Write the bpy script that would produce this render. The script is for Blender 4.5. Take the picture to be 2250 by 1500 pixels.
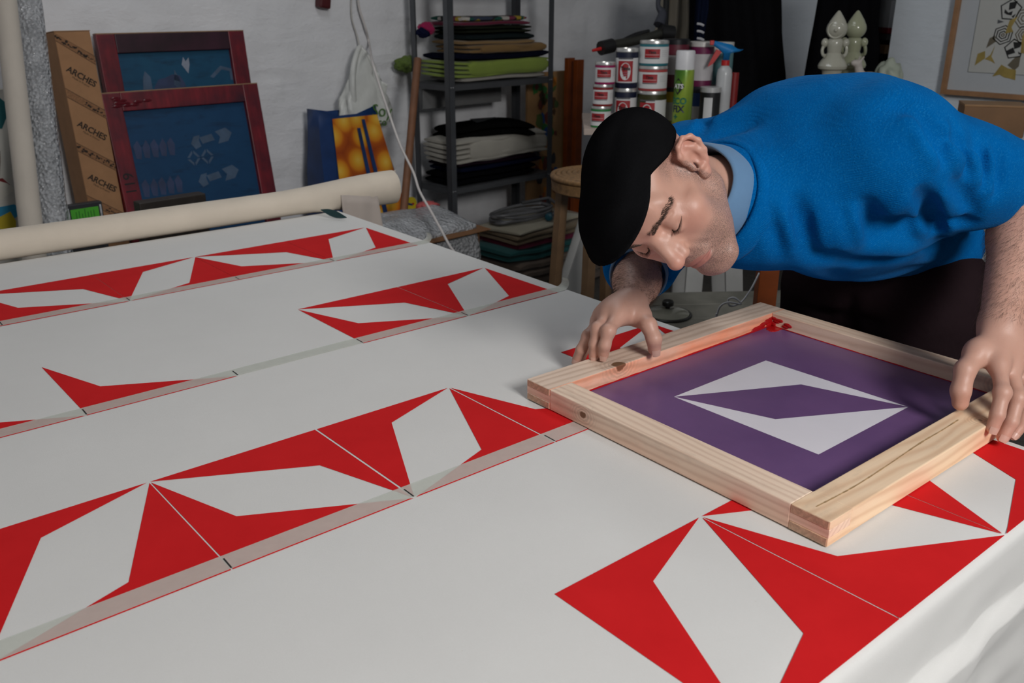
import bpy, bmesh, math, random
import numpy as np
from mathutils import Vector, Matrix, noise

# ------------------------------------------------------------------ clear
for o in list(bpy.data.objects):
    bpy.data.objects.remove(o, do_unlink=True)
scene = bpy.context.scene
COL = scene.collection
random.seed(7)
np.random.seed(7)

# ------------------------------------------------------------------ camera
FPX = 1960.0                       # focal length in pixels of the 2250x1500 frame
PITCH = math.radians(20.863)
AZ = math.radians(50.617)          # viewing azimuth, measured from +X towards +Y
CAM = Vector((0.0, 0.0, 1.48))
cam_data = bpy.data.cameras.new('camera')
cam_data.sensor_width = 36.0
cam_data.lens = 36.0 * FPX / 2250.0
cam_data.clip_start = 0.05
cam_data.dof.use_dof = True
cam_data.dof.focus_distance = 1.36
cam_data.dof.aperture_fstop = 9.0
cam = bpy.data.objects.new('camera', cam_data)
cam.location = CAM
cam.rotation_euler = (math.pi / 2 - PITCH, 0.0, AZ - math.pi / 2)
COL.objects.link(cam)
scene.camera = cam
C_RIGHT = Vector((math.sin(AZ), -math.cos(AZ), 0.0))
C_FWD = Vector((math.cos(AZ) * math.cos(PITCH), math.sin(AZ) * math.cos(PITCH), -math.sin(PITCH)))
C_UP = C_RIGHT.cross(C_FWD)


def V(px, py, depth):
    """World point seen at a photograph pixel, at a given depth along the optical axis."""
    return CAM + depth * (C_FWD + C_RIGHT * ((px - 1125.0) / FPX) - C_UP * ((py - 750.0) / FPX))


def VZ(px, py, z):
    """World point seen at a photograph pixel on the horizontal plane of height z."""
    r = C_FWD + C_RIGHT * ((px - 1125.0) / FPX) - C_UP * ((py - 750.0) / FPX)
    return CAM + r * ((z - CAM.z) / r.z)


# ------------------------------------------------------------------ world, lights, exposure
world = bpy.data.worlds.new('world')
scene.world = world
world.use_nodes = True
world.node_tree.nodes['Background'].inputs[0].default_value = (0.75, 0.85, 1.0, 1)
world.node_tree.nodes['Background'].inputs[1].default_value = 0.05


def area_light(name, loc, target, size, power, color=(1, 1, 1), size_y=None):
    l = bpy.data.lights.new(name, 'AREA')
    l.energy = power
    l.color = color
    l.size = size
    if size_y:
        l.shape = 'RECTANGLE'
        l.size_y = size_y
    o = bpy.data.objects.new(name, l)
    o.location = loc
    d = Vector(target) - Vector(loc)
    o.rotation_euler = d.to_track_quat('-Z', 'Y').to_euler()
    COL.objects.link(o)
    return o


area_light('studio_softbox', (0.45, -1.75, 2.55), (1.05, 1.2, 0.95), 0.8, 70.0, (1.0, 0.985, 0.965))
area_light('ceiling_fill', (1.6, 2.3, 2.86), (1.6, 2.3, 0.0), 0.35, 9.5, (0.93, 0.97, 1.0), 1.5)  # unseen area light added under the ceiling as ambient fill
vs = scene.view_settings
vs.view_transform = 'Standard'
vs.look = 'None'
vs.gamma = 1.0
vs.use_curve_mapping = False
vs.exposure = 0.0

# ------------------------------------------------------------------ material helpers
def lin(r, g, b):
    f = lambda c: (c / 255.0 / 12.92) if c <= 10.3 else ((c / 255.0 + 0.055) / 1.055) ** 2.4
    return (f(r), f(g), f(b))


class N:
    """Tiny wrapper around a material's node tree."""
    def __init__(self, name):
        self.m = bpy.data.materials.new(name)
        self.m.use_nodes = True
        self.t = self.m.node_tree
        self.b = self.t.nodes['Principled BSDF']

    def n(self, typ, **kw):
        nd = self.t.nodes.new(typ)
        for k, v in kw.items():
            if k.startswith('i_'):
                key = k[2:]
                key = int(key) if key.isdigit() else key.replace('_', ' ')
                nd.inputs[key].default_value = v
            else:
                setattr(nd, k, v)
        return nd

    def l(self, a, b):
        self.t.links.new(a, b)

    def coord(self, which='Object', scale=None, rot=None, loc=None):
        tc = self.n('ShaderNodeTexCoord')
        if scale is None and rot is None and loc is None:
            return tc.outputs[which]
        mp = self.n('ShaderNodeMapping')
        if scale is not None:
            mp.inputs['Scale'].default_value = scale if isinstance(scale, (tuple, list)) else (scale,) * 3
        if rot is not None:
            mp.inputs['Rotation'].default_value = rot
        if loc is not None:
            mp.inputs['Location'].default_value = loc
        self.l(tc.outputs[which], mp.inputs['Vector'])
        return mp.outputs['Vector']

    def ramp(self, fac, stops, interp='LINEAR'):
        r = self.n('ShaderNodeValToRGB')
        r.color_ramp.interpolation = interp
        e = r.color_ramp.elements
        while len(e) > len(stops):
            e.remove(e[-1])
        while len(e) < len(stops):
            e.new(1.0)
        for el, (p, c) in zip(e, stops):
            el.position = p
            el.color = tuple(c) + (1,) if len(c) == 3 else c
        self.l(fac, r.inputs['Fac'])
        return r.outputs['Color']

    def mix(self, fac, a, b, blend='MIX'):
        m = self.n('ShaderNodeMix', data_type='RGBA', blend_type=blend)
        for sock, v in ((m.inputs['Factor'], fac), (m.inputs['A'], a), (m.inputs['B'], b)):
            if hasattr(v, 'links'):
                self.l(v, sock)
            elif isinstance(v, (int, float)):
                sock.default_value = v
            else:
                sock.default_value = tuple(v) + (1,) if len(v) == 3 else v
        return m.outputs['Result']

    def math(self, op, a, b=None, c=None, clamp=False):
        m = self.n('ShaderNodeMath', operation=op)
        m.use_clamp = clamp
        for i, v in enumerate((a, b, c)):
            if v is None:
                continue
            if hasattr(v, 'links'):
                self.l(v, m.inputs[i])
            else:
                m.inputs[i].default_value = v
        return m.outputs[0]

    def noise(self, vec, scale, detail=3.0, rough=0.55, dist=0.0):
        nd = self.n('ShaderNodeTexNoise', i_Scale=scale, i_Detail=detail, i_Roughness=rough, i_Distortion=dist)
        if vec is not None:
            self.l(vec, nd.inputs['Vector'])
        return nd.outputs['Fac']

    def bump(self, h, strength=0.2, dist=0.01, normal=None):
        bp = self.n('ShaderNodeBump', i_Strength=strength, i_Distance=dist)
        self.l(h, bp.inputs['Height'])
        if normal is not None:
            self.l(normal, bp.inputs['Normal'])
        self.l(bp.outputs['Normal'], self.b.inputs['Normal'])
        return bp.outputs['Normal']

    def color(self, c):
        if hasattr(c, 'links'):
            self.l(c, self.b.inputs['Base Color'])
        else:
            self.b.inputs['Base Color'].default_value = tuple(c) + (1,)

    def set(self, **kw):
        for k, v in kw.items():
            self.b.inputs[k.replace('_', ' ')].default_value = v
        return self.m


_mc = {}


def plain(name, col, rough=0.6, metal=0.0, var=0.08, vscale=12.0, bump=0.0, bscale=60.0, **kw):
    """Procedural plain material: colour with slight mottling and optional fine relief."""
    if name in _mc:
        return _mc[name]
    k = N(name)
    co = k.coord('Object')
    f = k.noise(co, vscale, 4.0)
    a = tuple(max(0.0, c * (1 - var)) for c in col)
    b = tuple(min(1.0, c * (1 + var)) for c in col)
    k.color(k.ramp(f, [(0.3, a), (0.7, b)]))
    if bump:
        k.bump(k.noise(co, bscale, 3.0), bump, 0.004)
    k.set(Roughness=rough, Metallic=metal, **kw)
    _mc[name] = k.m
    return k.m


def cloth_mat(name, col, rough=0.92, weave=900.0, strength=0.25, var=0.06, wrinkle=0.0, sheen=0.15):
    if name in _mc:
        return _mc[name]
    k = N(name)
    co = k.coord('Object')
    f = k.noise(co, 7.0, 4.0)
    k.color(k.ramp(f, [(0.3, tuple(c * (1 - var) for c in col)), (0.7, tuple(min(1, c * (1 + var)) for c in col))]))
    w = k.noise(co, weave, 1.0)
    n1 = k.bump(w, strength, 0.0008)
    if wrinkle:
        n1 = k.bump(k.noise(co, 9.0, 3.0, 0.5, 0.6), wrinkle, 0.02, n1)
    k.set(Roughness=rough, Sheen_Weight=sheen if max(col) > 0.05 else 0.0, Specular_IOR_Level=0.3 if max(col) > 0.05 else 0.0)
    _mc[name] = k.m
    return k.m


# ------------------------------------------------------------------ object helpers
def tag(o, label=None, cat=None, group=None, kind=None):
    if label:
        o['label'] = label
    if cat:
        o['category'] = cat
    if group:
        o['group'] = group
    if kind:
        o['kind'] = kind
    return o


def empty(name, loc, rz=0.0, label=None, cat=None, group=None):
    o = bpy.data.objects.new(name, None)
    o.empty_display_size = 0.05
    o.location = loc
    o.rotation_euler = (0, 0, rz)
    COL.objects.link(o)
    return tag(o, label, cat, group)


def link(name, me, mat=None, parent=None, smooth=False):
    o = bpy.data.objects.new(name, me)
    COL.objects.link(o)
    if mat is not None:
        me.materials.append(mat)
    if parent is not None:
        o.parent = parent
    if smooth:
        for p in me.polygons:
            p.use_smooth = True
    return o


def mesh(name, verts, faces, mat=None, parent=None, smooth=False, loc=None):
    me = bpy.data.meshes.new(name)
    me.from_pydata([tuple(v) for v in verts], [], [tuple(f) for f in faces])
    me.update()
    o = link(name, me, mat, parent, smooth)
    if loc is not None:
        o.location = loc
    return o


def from_bm(name, bm, mat=None, parent=None, smooth=False):
    me = bpy.data.meshes.new(name)
    bmesh.ops.recalc_face_normals(bm, faces=bm.faces[:])
    bm.to_mesh(me)
    bm.free()
    return link(name, me, mat, parent, smooth)


def add_box(bm, c, s, rot=None, bevel=0.0, seg=2):
    """box of full size s centred at c; rot: 3x3 matrix"""
    r = bmesh.ops.create_cube(bm, size=1.0)
    vs_ = r['verts']
    for v in vs_:
        p = Vector((v.co.x * s[0], v.co.y * s[1], v.co.z * s[2]))
        v.co = p
    if bevel:
        es = list({e for v in vs_ for e in v.link_edges})
        rb = bmesh.ops.bevel(bm, geom=es, offset=bevel, segments=seg, profile=0.5, affect='EDGES')
        vs_ = list({v for v in rb['verts']} | {v for v in vs_ if v.is_valid})
    for v in vs_:
        p = v.co
        if rot is not None:
            p = rot @ p
        v.co = p + Vector(c)
    return vs_


def box(name, c, s, mat, parent=None, rot=None, bevel=0.002):
    bm = bmesh.new()
    add_box(bm, (0, 0, 0), s, None, bevel)
    o = from_bm(name, bm, mat, parent)
    o.location = c
    if rot is not None:
        if isinstance(rot, (tuple, list)):
            o.rotation_euler = rot
        else:
            o.rotation_euler = rot.to_euler()
    return o


def lathe(name, prof, mat, parent=None, seg=32, loc=(0, 0, 0), smooth=True, cap=True):
    """prof: list of (r, z) from bottom to top"""
    vs_, fs = [], []
    n = len(prof)
    for r, z in prof:
        for i in range(seg):
            a = 2 * math.pi * i / seg
            vs_.append((r * math.cos(a), r * math.sin(a), z))
    for j in range(n - 1):
        for i in range(seg):
            i2 = (i + 1) % seg
            fs.append((j * seg + i, j * seg + i2, (j + 1) * seg + i2, (j + 1) * seg + i))
    if cap:
        fs.append(tuple(range(seg - 1, -1, -1)))
        fs.append(tuple((n - 1) * seg + i for i in range(seg)))
    o = mesh(name, vs_, fs, mat, parent, False, loc)
    if smooth:
        sharpen(o)
    return o


def sharpen(o, ang=35):
    me = o.data
    for p in me.polygons:
        p.use_smooth = True
    try:
        me.set_sharp_from_angle(angle=math.radians(ang))
    except Exception:
        pass


def catmull(pts, n=8):
    pts = [Vector(p) for p in pts]
    if len(pts) < 3:
        return [pts[0].lerp(pts[-1], i / n) for i in range(n + 1)]
    out = []
    P = [pts[0] * 2 - pts[1]] + pts + [pts[-1] * 2 - pts[-2]]
    for i in range(1, len(P) - 2):
        p0, p1, p2, p3 = P[i - 1], P[i], P[i + 1], P[i + 2]
        for k in range(n):
            t = k / n
            out.append(0.5 * ((2 * p1) + (p2 - p0) * t + (2 * p0 - 5 * p1 + 4 * p2 - p3) * t * t
                              + (3 * p1 - p0 - 3 * p2 + p3) * t ** 3))
    out.append(pts[-1])
    return out


def tube_data(path, radii, seg=8, cap=True, off=0):
    """path: list of Vectors; radii: number or list; returns verts, faces"""
    n = len(path)
    if not hasattr(radii, '__len__'):
        radii = [radii] * n
    vs_, fs = [], []
    t0 = (path[1] - path[0]).normalized()
    ref = Vector((0, 0, 1)) if abs(t0.z) < 0.9 else Vector((1, 0, 0))
    u = t0.cross(ref).normalized()
    for i in range(n):
        t = (path[min(i + 1, n - 1)] - path[max(i - 1, 0)]).normalized()
        u = (u - t * u.dot(t)).normalized()
        w = t.cross(u)
        for k in range(seg):
            a = 2 * math.pi * k / seg
            vs_.append(path[i] + (u * math.cos(a) + w * math.sin(a)) * radii[i])
    for i in range(n - 1):
        for k in range(seg):
            k2 = (k + 1) % seg
            fs.append((off + i * seg + k, off + i * seg + k2, off + (i + 1) * seg + k2, off + (i + 1) * seg + k))
    if cap:
        fs.append(tuple(off + k for k in range(seg - 1, -1, -1)))
        fs.append(tuple(off + (n - 1) * seg + k for k in range(seg)))
    return vs_, fs


def tube(name, pts, r, mat, parent=None, seg=8, n=8, smooth=True, curve=True):
    path = catmull(pts, n) if curve else [Vector(p) for p in pts]
    if hasattr(r, '__len__') and len(r) != len(path):
        rr = []
        for i in range(len(path)):
            t = i / (len(path) - 1) * (len(r) - 1)
            a = min(int(t), len(r) - 2)
            rr.append(r[a] * (1 - (t - a)) + r[a + 1] * (t - a))
        r = rr
    v, f = tube_data(path, r, seg)
    o = mesh(name, v, f, mat, parent)
    if smooth:
        sharpen(o, 60)
    return o


def prism(name, poly, h, mat, parent=None, bevel=0.0, M=None):
    """polygon (list of 2D points) in the local XY plane, extruded from z=0 to z=h"""
    bm = bmesh.new()
    a = [bm.verts.new((p[0], p[1], 0)) for p in poly]
    b = [bm.verts.new((p[0], p[1], h)) for p in poly]
    n = len(poly)
    bm.faces.new(a[::-1])
    bm.faces.new(b)
    for i in range(n):
        bm.faces.new((a[i], a[(i + 1) % n], b[(i + 1) % n], b[i]))
    if bevel:
        bmesh.ops.bevel(bm, geom=bm.edges[:], offset=bevel, segments=1, affect='EDGES')
    if M is not None:
        bmesh.ops.transform(bm, matrix=M, verts=bm.verts[:])
    return from_bm(name, bm, mat, parent)


_fontcache = {}


def text_mesh(name, body, size, mat, parent=None, loc=(0, 0, 0), rot=(0, 0, 0), extrude=0.0003, align='CENTER',
              squeeze=1.0, bold=0.0):
    cu = bpy.data.curves.new(name, 'FONT')
    cu.body = body
    cu.size = size
    cu.align_x = align
    cu.align_y = 'CENTER'
    cu.extrude = extrude
    cu.offset = bold
    cu.resolution_u = 3
    tmp = bpy.data.objects.new(name + '_tmp', cu)
    COL.objects.link(tmp)
    dg = bpy.context.evaluated_depsgraph_get()
    dg.update()
    me = bpy.data.meshes.new_from_object(tmp.evaluated_get(dg))
    bpy.data.objects.remove(tmp, do_unlink=True)
    bpy.data.curves.remove(cu)
    me.name = name
    if squeeze != 1.0:
        for v in me.vertices:
            v.co.x *= squeeze
    me.materials.clear()
    o = link(name, me, mat, parent)
    o.location = loc
    if isinstance(rot, Matrix):
        o.rotation_euler = rot.to_euler()
    else:
        o.rotation_euler = rot
    return o


def rotz(a):
    return Matrix.Rotation(a, 3, 'Z')


def frame_axes(x, y, z):
    """3x3 rotation with the given vectors as columns (orthonormalised)"""
    x = Vector(x).normalized()
    z = Vector(z)
    z = (z - x * z.dot(x)).normalized()
    y = z.cross(x)
    return Matrix((x, y, z)).transposed()

# ------------------------------------------------------------------ room shell
# world axes follow the printing table: X along the printed rows, Y along the table's length
TZ = 0.88  
K = 6.0 / 7.0                               # scale of the table plan
#                                 # table height
WALL_A = math.radians(5.0)                  # the back wall is turned a little against the table
WB = Vector((2.65, 4.16, 0.0))              # a point of the back wall's face
WD = Vector((math.cos(WALL_A), math.sin(WALL_A), 0.0))
WN = Vector((math.sin(WALL_A), -math.cos(WALL_A), 0.0))     # towards the room
CORNER = WB + WD * 2.25
ROOM_H = 2.9


def wall_material(name, col, brick=True, bstr=0.6):
    k = N(name)
    co = k.coord('Object')
    f = k.noise(co, 2.2, 6.0, 0.6)
    c1 = tuple(c * 0.90 for c in col)
    base = k.ramp(f, [(0.3, c1), (0.65, col)])
    # smudges and scuffs
    s = k.noise(k.coord('Object', (1.3, 1.3, 3.0)), 3.1, 8.0, 0.68, 0.8)
    base = k.mix(k.math('MULTIPLY', k.ramp(s, [(0.58, (0, 0, 0)), (0.75, (1, 1, 1))]), 0.25), base,
                 tuple(c * 0.7 for c in col))
    k.color(base)
    h1 = k.noise(co, 55.0, 5.0, 0.6)
    h2 = k.noise(k.coord('Object', (4.0, 4.0, 14.0)), 1.0, 5.0, 0.62, 0.5)
    h = k.math('ADD', k.math('MULTIPLY', h1, 0.35), k.math('MULTIPLY', h2, 1.0))
    k.bump(h, bstr, 0.012)
    k.set(Roughness=0.75, Specular_IOR_Level=0.3)
    return k.m


M_WALL = wall_material('white_painted_masonry', (0.80, 0.80, 0.82))
M_WALL2 = wall_material('white_rough_plaster', (0.74, 0.80, 0.86), bstr=0.45)


def wall_slab(name, a, b, h, thick, mat, nrm, relief=0.0, res=0.05):
    """vertical wall between ground points a and b; its face is at a-b, body behind it. Painted-masonry relief is real."""
    a, b = Vector(a), Vector(b)
    L = (b - a).length
    d = (b - a) / L
    nx, nz = max(2, int(L / res)), max(2, int(h / res))
    vs_, fs = [], []
    for j in range(nz + 1):
        for i in range(nx + 1):
            u, w = L * i / nx, h * j / nz
            off = 0.0
            if relief:
                ch = 0.115                       # course height of the painted bricks
                row = math.floor(w / ch)
                bw = 0.27
                uu = u + (row % 2) * bw * 0.5
                col_ = math.floor(uu / bw)
                fw = abs((w / ch) - row - 0.5) * 2
                fu = abs((uu / bw) - col_ - 0.5) * 2
                q = Vector((u * 1.3, w * 1.3, 3.7))
                fade = max(0.0, min(1.0, 0.5 + 1.4 * noise.noise(q * 1.7)))
                g = max(fw ** 9, fu ** 20) * fade
                rnd = noise.noise(Vector((col_ * 3.3 + 0.5, row * 5.7 + 0.5, 0.3)))
                off = relief * (0.9 * noise.noise(q * 3.0) + 0.5 * noise.noise(q * 9.0) + 0.55 * rnd - 1.2 * g)
            p = a + d * u + nrm * off
            vs_.append((p.x, p.y, w))
    W_ = nx + 1
    for j in range(nz):
        for i in range(nx):
            fs.append((j * W_ + i, j * W_ + i + 1, (j + 1) * W_ + i + 1, (j + 1) * W_ + i))
    k = len(vs_)
    for p, w in ((a, 0), (b, 0), (b, h), (a, h)):
        q = p - nrm * thick
        vs_.append((q.x, q.y, w))
    fs.append((k + 3, k + 2, k + 1, k))
    bl, br, tl, tr = 0, nx, nz * W_, nz * W_ + nx
    fs.append(tuple([k, k + 1] + [i for i in range(br, bl - 1, -1)]))
    fs.append(tuple([k + 2, k + 3] + [tl + i for i in range(0, nx + 1)]))
    fs.append(tuple([k + 3, k] + [j * W_ for j in range(0, nz + 1)]))
    fs.append(tuple([k + 1, k + 2] + [j * W_ + nx for j in range(nz, -1, -1)]))
    o = mesh(name, vs_, fs, mat)
    for p in o.data.polygons:
        p.use_smooth = len(p.vertices) == 4 and p.index < nx * nz
    return tag(o, kind='structure')


RX0, RY0 = -2.2, -3.0                        # far corners of the room behind the camera
wl = WB + WD * ((RX0 - WB.x) / WD.x)
wall_slab('wall_back', wl, CORNER, ROOM_H, 0.2, M_WALL, WN, relief=0.009, res=0.022)
RD = -WN * -1.0
right_end = CORNER + WN * 7.4
wall_slab('wall_right', CORNER, right_end, ROOM_H, 0.2, M_WALL2, -WD, relief=0.0, res=0.5)
wall_slab('wall_left', (RX0, right_end.y, 0), (RX0, wl.y, 0), ROOM_H, 0.2, M_WALL2, Vector((1, 0, 0)), res=0.5)
wall_slab('wall_front', right_end, (RX0, right_end.y, 0), ROOM_H, 0.2, M_WALL2, Vector((0, 1, 0)), res=0.5)


def floor_mat():
    k = N('worn_concrete')
    co = k.coord('Object')
    f = k.noise(co, 2.5, 8.0, 0.65)
    g = k.noise(co, 30.0, 4.0, 0.6)
    k.color(k.mix(0.35, k.ramp(f, [(0.3, (0.03, 0.026, 0.022)), (0.7, (0.085, 0.075, 0.062))]),
                  k.ramp(g, [(0.35, (0.03, 0.027, 0.024)), (0.7, (0.11, 0.10, 0.09))])))
    k.bump(g, 0.2, 0.003)
    k.set(Roughness=0.7)
    return k.m


fl = mesh('floor', [(RX0 - .2, right_end.y - .2, 0), (5.6, right_end.y - .2, 0), (5.6, 4.7, 0), (RX0 - .2, 4.7, 0),
                    (RX0 - .2, right_end.y - .2, -.1), (5.6, right_end.y - .2, -.1), (5.6, 4.7, -.1), (RX0 - .2, 4.7, -.1)],
          [(0, 1, 2, 3), (7, 6, 5, 4), (0, 4, 5, 1), (1, 5, 6, 2), (2, 6, 7, 3), (3, 7, 4, 0)], floor_mat())
tag(fl, kind='structure')
cl = mesh('ceiling', [(RX0 - .2, right_end.y - .2, ROOM_H), (5.6, right_end.y - .2, ROOM_H), (5.6, 4.7, ROOM_H), (RX0 - .2, 4.7, ROOM_H),
                      (RX0 - .2, right_end.y - .2, ROOM_H + .1), (5.6, right_end.y - .2, ROOM_H + .1), (5.6, 4.7, ROOM_H + .1), (RX0 - .2, 4.7, ROOM_H + .1)],
          [(3, 2, 1, 0), (4, 5, 6, 7), (0, 1, 5, 4), (1, 2, 6, 5), (2, 3, 7, 6), (3, 0, 4, 7)],
          plain('ceiling_paint', (0.7, 0.7, 0.7), 0.9))
tag(cl, kind='structure')

# ------------------------------------------------------------------ printing table with canvas
TX0, TX1, TY0, TY1 = -0.12 * K, 1.512 * K, 0.384 * K, 2.86 * K
M_TBOARD = plain('table_board', lin(150, 125, 95), 0.6, var=0.15)
M_GREYSTEEL = plain('grey_steel', (0.25, 0.26, 0.28), 0.45, 0.6)
tbl = empty('printing_table', ((TX0 + TX1) / 2, (TY0 + TY1) / 2, 0), 0,
            'long printing table under the white canvas with red prints', 'table')
bm = bmesh.new()
add_box(bm, (0, 0, TZ - 0.0225), (TX1 - TX0 - 0.006, TY1 - TY0 - 0.006, 0.035), None, 0.002)
from_bm('table_top', bm, M_TBOARD, tbl)
for sx in (-1, 1):
    for sy in (-1, 1):
        box('leg', (sx * 0.58, sy * 0.96, 0.42), (0.06, 0.06, 0.84), M_TBOARD, tbl)
for sx in (-1, 1):
    box('apron', (sx * 0.58, 0, 0.797), (0.03, 1.86, 0.09), M_TBOARD, tbl)

# canvas: flat sheet over the top that folds over the near end of the table and hangs down
def canvas_mat():
    k = N('white_canvas')
    co = k.coord('Object')
    f = k.noise(co, 5.0, 6.0, 0.6)
    fine = k.noise(co, 700.0, 2.0, 0.6)
    base = k.ramp(f, [(0.3, (0.70, 0.695, 0.68)), (0.7, (0.735, 0.73, 0.715))])
    base = k.mix(k.math('MULTIPLY', fine, 0.16), base, (0.5, 0.48, 0.44))
    # tiny lint specks
    vo = k.n('ShaderNodeTexVoronoi', i_Scale=40.0)
    k.l(co, vo.inputs['Vector'])
    base = k.mix(k.ramp(vo.outputs['Distance'], [(0.018, (0.3,) * 3), (0.03, (0, 0, 0))]), base, (0.45, 0.4, 0.32))
    k.color(base)
    n1 = k.bump(fine, 0.22, 0.0006)
    k.bump(k.noise(co, 3.0, 2.0), 0.12, 0.03, n1)
    k.set(Roughness=0.9, Sheen_Weight=0.1)
    return k.m


M_CANVAS = canvas_mat()
vs_, fs = [], []
cols = 90
ys = [TY1 - 0.03 - i * (TY1 - 0.03 - TY0 - 0.012) / 40 for i in range(41)]
prof = [(y, TZ + 0.0006) for y in ys]
for a in (20, 40, 60, 80):
    prof.append((TY0 + 0.012 - 0.014 * math.sin(math.radians(a)), TZ - 0.0134 + 0.014 * math.cos(math.radians(a))))
for i in range(1, 72):
    prof.append((TY0 - 0.003, TZ - 0.014 - i * 0.0072))
for j, (y, z) in enumerate(prof):
    for i in range(cols + 1):
        x = TX0 - 0.02 + (TX1 - TX0 + 0.022) * i / cols
        yy = y
        zz = z
        if z < TZ - 0.02:
            dz = TZ - z
            w = min(1.0, dz / 0.22)
            yy = y - w * (0.010 + 0.012 * math.sin(x * 9.0 + 1.0) + 0.016 * noise.noise(Vector((x * 5, dz * 7, 0))) + 0.006 * noise.noise(Vector((x * 14, dz * 16, 3)))) + dz * 0.10
            fd = dz - 0.115 - 0.05 * (x - 1.0)
            if fd > 0:                        # a lower fold stands a little proud of the drape
                yy -= 0.020 * min(1.0, fd / 0.010)
        vs_.append((x, yy, zz))
W_ = cols + 1
for j in range(len(prof) - 1):
    for i in range(cols):
        fs.append((j * W_ + i, (j + 1) * W_ + i, (j + 1) * W_ + i + 1, j * W_ + i + 1))
canvas = mesh('canvas', vs_, fs, M_CANVAS, None, True)
tag(canvas, 'white canvas spread on the table with red geometric prints', 'canvas')


def ink_mat():
    k = N('red_printing_ink')
    co = k.coord('Object')
    f = k.noise(co, 14.0, 5.0, 0.6)
    fine = k.noise(co, 900.0, 2.0)
    base = k.ramp(f, [(0.3, (0.60, 0.009, 0.012)), (0.7, (0.66, 0.012, 0.015))])
    base = k.mix(k.math('MULTIPLY', fine, 0.12), base, (0.65, 0.05, 0.045))
    k.color(base)
    k.bump(fine, 0.18, 0.0005)
    k.set(Roughness=0.8, Specular_IOR_Level=0.12)
    return k.m


M_INK = ink_mat()
PW, PH = 0.2867 * K, 0.3015 * K
ZP = TZ + 0.0011


def grid(i, ytop):
    return 0.3374 * K + PW * i - 0.0195 * (ytop - 1.301 * K)


def motif(i, ytop, kind, parts='ul', dx=0.0, gap=0.0007):
    """kind A: white kite from top-left to bottom-right; B: its mirror image. parts: u upper, l lower"""
    x0 = grid(i, ytop) + dx
    g = gap

    def P(u, v):
        y = ytop - v * PH
        return (x0 + u * PW - 0.0195 * (y - ytop), y)
    e = g / PW
    if kind == 'A':
        if 'u' in parts:
            red_poly([P(0.006, 0.0), P(1 - e, 0), P(1 - e, 0.985), P(0.797, 0.399)])
        if 'l' in parts:
            red_poly([P(e, 0.012), P(0.212, 0.600), P(0.994, 1.0), P(e, 1.0)])
    else:                                        # B is A turned by a quarter
        if 'u' in parts:
            red_poly([P(e, 0.0), P(0.985, 0.0), P(0.405, 0.202), P(e, 0.985)])
        if 'l' in parts:
            red_poly([P(1 - e, 0.012), P(1 - e, 1.0), P(0.012, 1.0), P(0.607, 0.806)])


def red_poly(poly, mat=None, name='red_print', z=ZP, h=0.00015, par=None):
    o = prism(name, poly, h, mat or M_INK, par or canvas, M=Matrix.Translation((0, 0, z)))
    return o


R1, R3, R4, R5 = 2.543 * K, 1.9165 * K, 1.301 * K, 0.6915 * K
for i, kd in ((-1, 'B'), (0, 'A'), (1, 'B'), (2, 'A'), (3, 'B')):
    motif(i, R1 if i > 0 else R1 - 0.001, kd, gap=0.0006 if i in (0, 2) else 0.0001)
motif(-1, R3, 'A', 'l')
motif(0, R3, 'A', 'l')
motif(2, R3, 'A', gap=0.001)
motif(3, R3, 'B', gap=0.0006)
motif(-1, R4, 'B')
motif(0, R4, 'A', gap=0.0012)
motif(1, R4, 'B', gap=0.0020)
motif(2, R4, 'A', 'l', gap=0.0008)
motif(3, R4, 'B', dx=0.004)
motif(1, R5, 'B', gap=0.0009)
motif(2, R5, 'A', gap=0.0009)
motif(3, R5, 'B', gap=0.0003)

# strips of translucent masking tape along the bottom of the printed rows
def tape_mat():
    k = N('masking_tape_film')
    co = k.coord('Object')
    f = k.noise(co, 60.0, 4.0, 0.6)
    k.color(k.ramp(f, [(0.3, (0.74, 0.76, 0.69)), (0.7, (0.79, 0.81, 0.74))]))
    k.set(Roughness=0.6, Alpha=0.40)
    return k.m


M_TAPE = tape_mat()
M_PEN = plain('black_pen', (0.01, 0.01, 0.012), 0.7)


def tape(ytop, xa, xb, ticks, label, curl=False):
    yb = ytop - PH
    z = ZP + 0.0003
    y0, y1 = yb + 0.0019, yb + 0.0325
    n = 12
    v, f = [], []
    path = []
    for i in range(n + 1):
        x = xa + (xb - xa) * i / n
        path.append((x, z, 0.0))
    if curl:
        for a in range(1, 9):
            t = a / 8
            path.append((xb + 0.014 * math.sin(t * 2.4) + 0.004 * t, z + 0.013 * (1 - math.cos(t * 2.4)), 0.006 * t))
    for x, zz, tw in path:
        sk = -0.0195 * (-PH)
        v += [(x + sk, y0 + tw, zz), (x + sk, y1 - tw, zz), (x + sk, y1 - tw, zz + 0.0002), (x + sk, y0 + tw, zz + 0.0002)]
    for i in range(len(path) - 1):
        a, b = i * 4, i * 4 + 4
        for q in range(4):
            f.append((a + q, a + (q + 1) % 4, b + (q + 1) % 4, b + q))
    f.append((0, 3, 2, 1))
    e = (len(path) - 1) * 4
    f.append((e, e + 1, e + 2, e + 3))
    o = mesh('masking_tape', v, f, M_TAPE)
    tag(o, label, 'tape', 'strips of masking tape on the canvas')
    for t in ticks:
        red_poly([(t - 0.001, y0 + 0.001), (t + 0.001, y0 + 0.001), (t + 0.0012, y0 + 0.024), (t - 0.0008, y0 + 0.024)], M_PEN, 'pen_mark', z + 0.0002, 0.0002, o)


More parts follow.
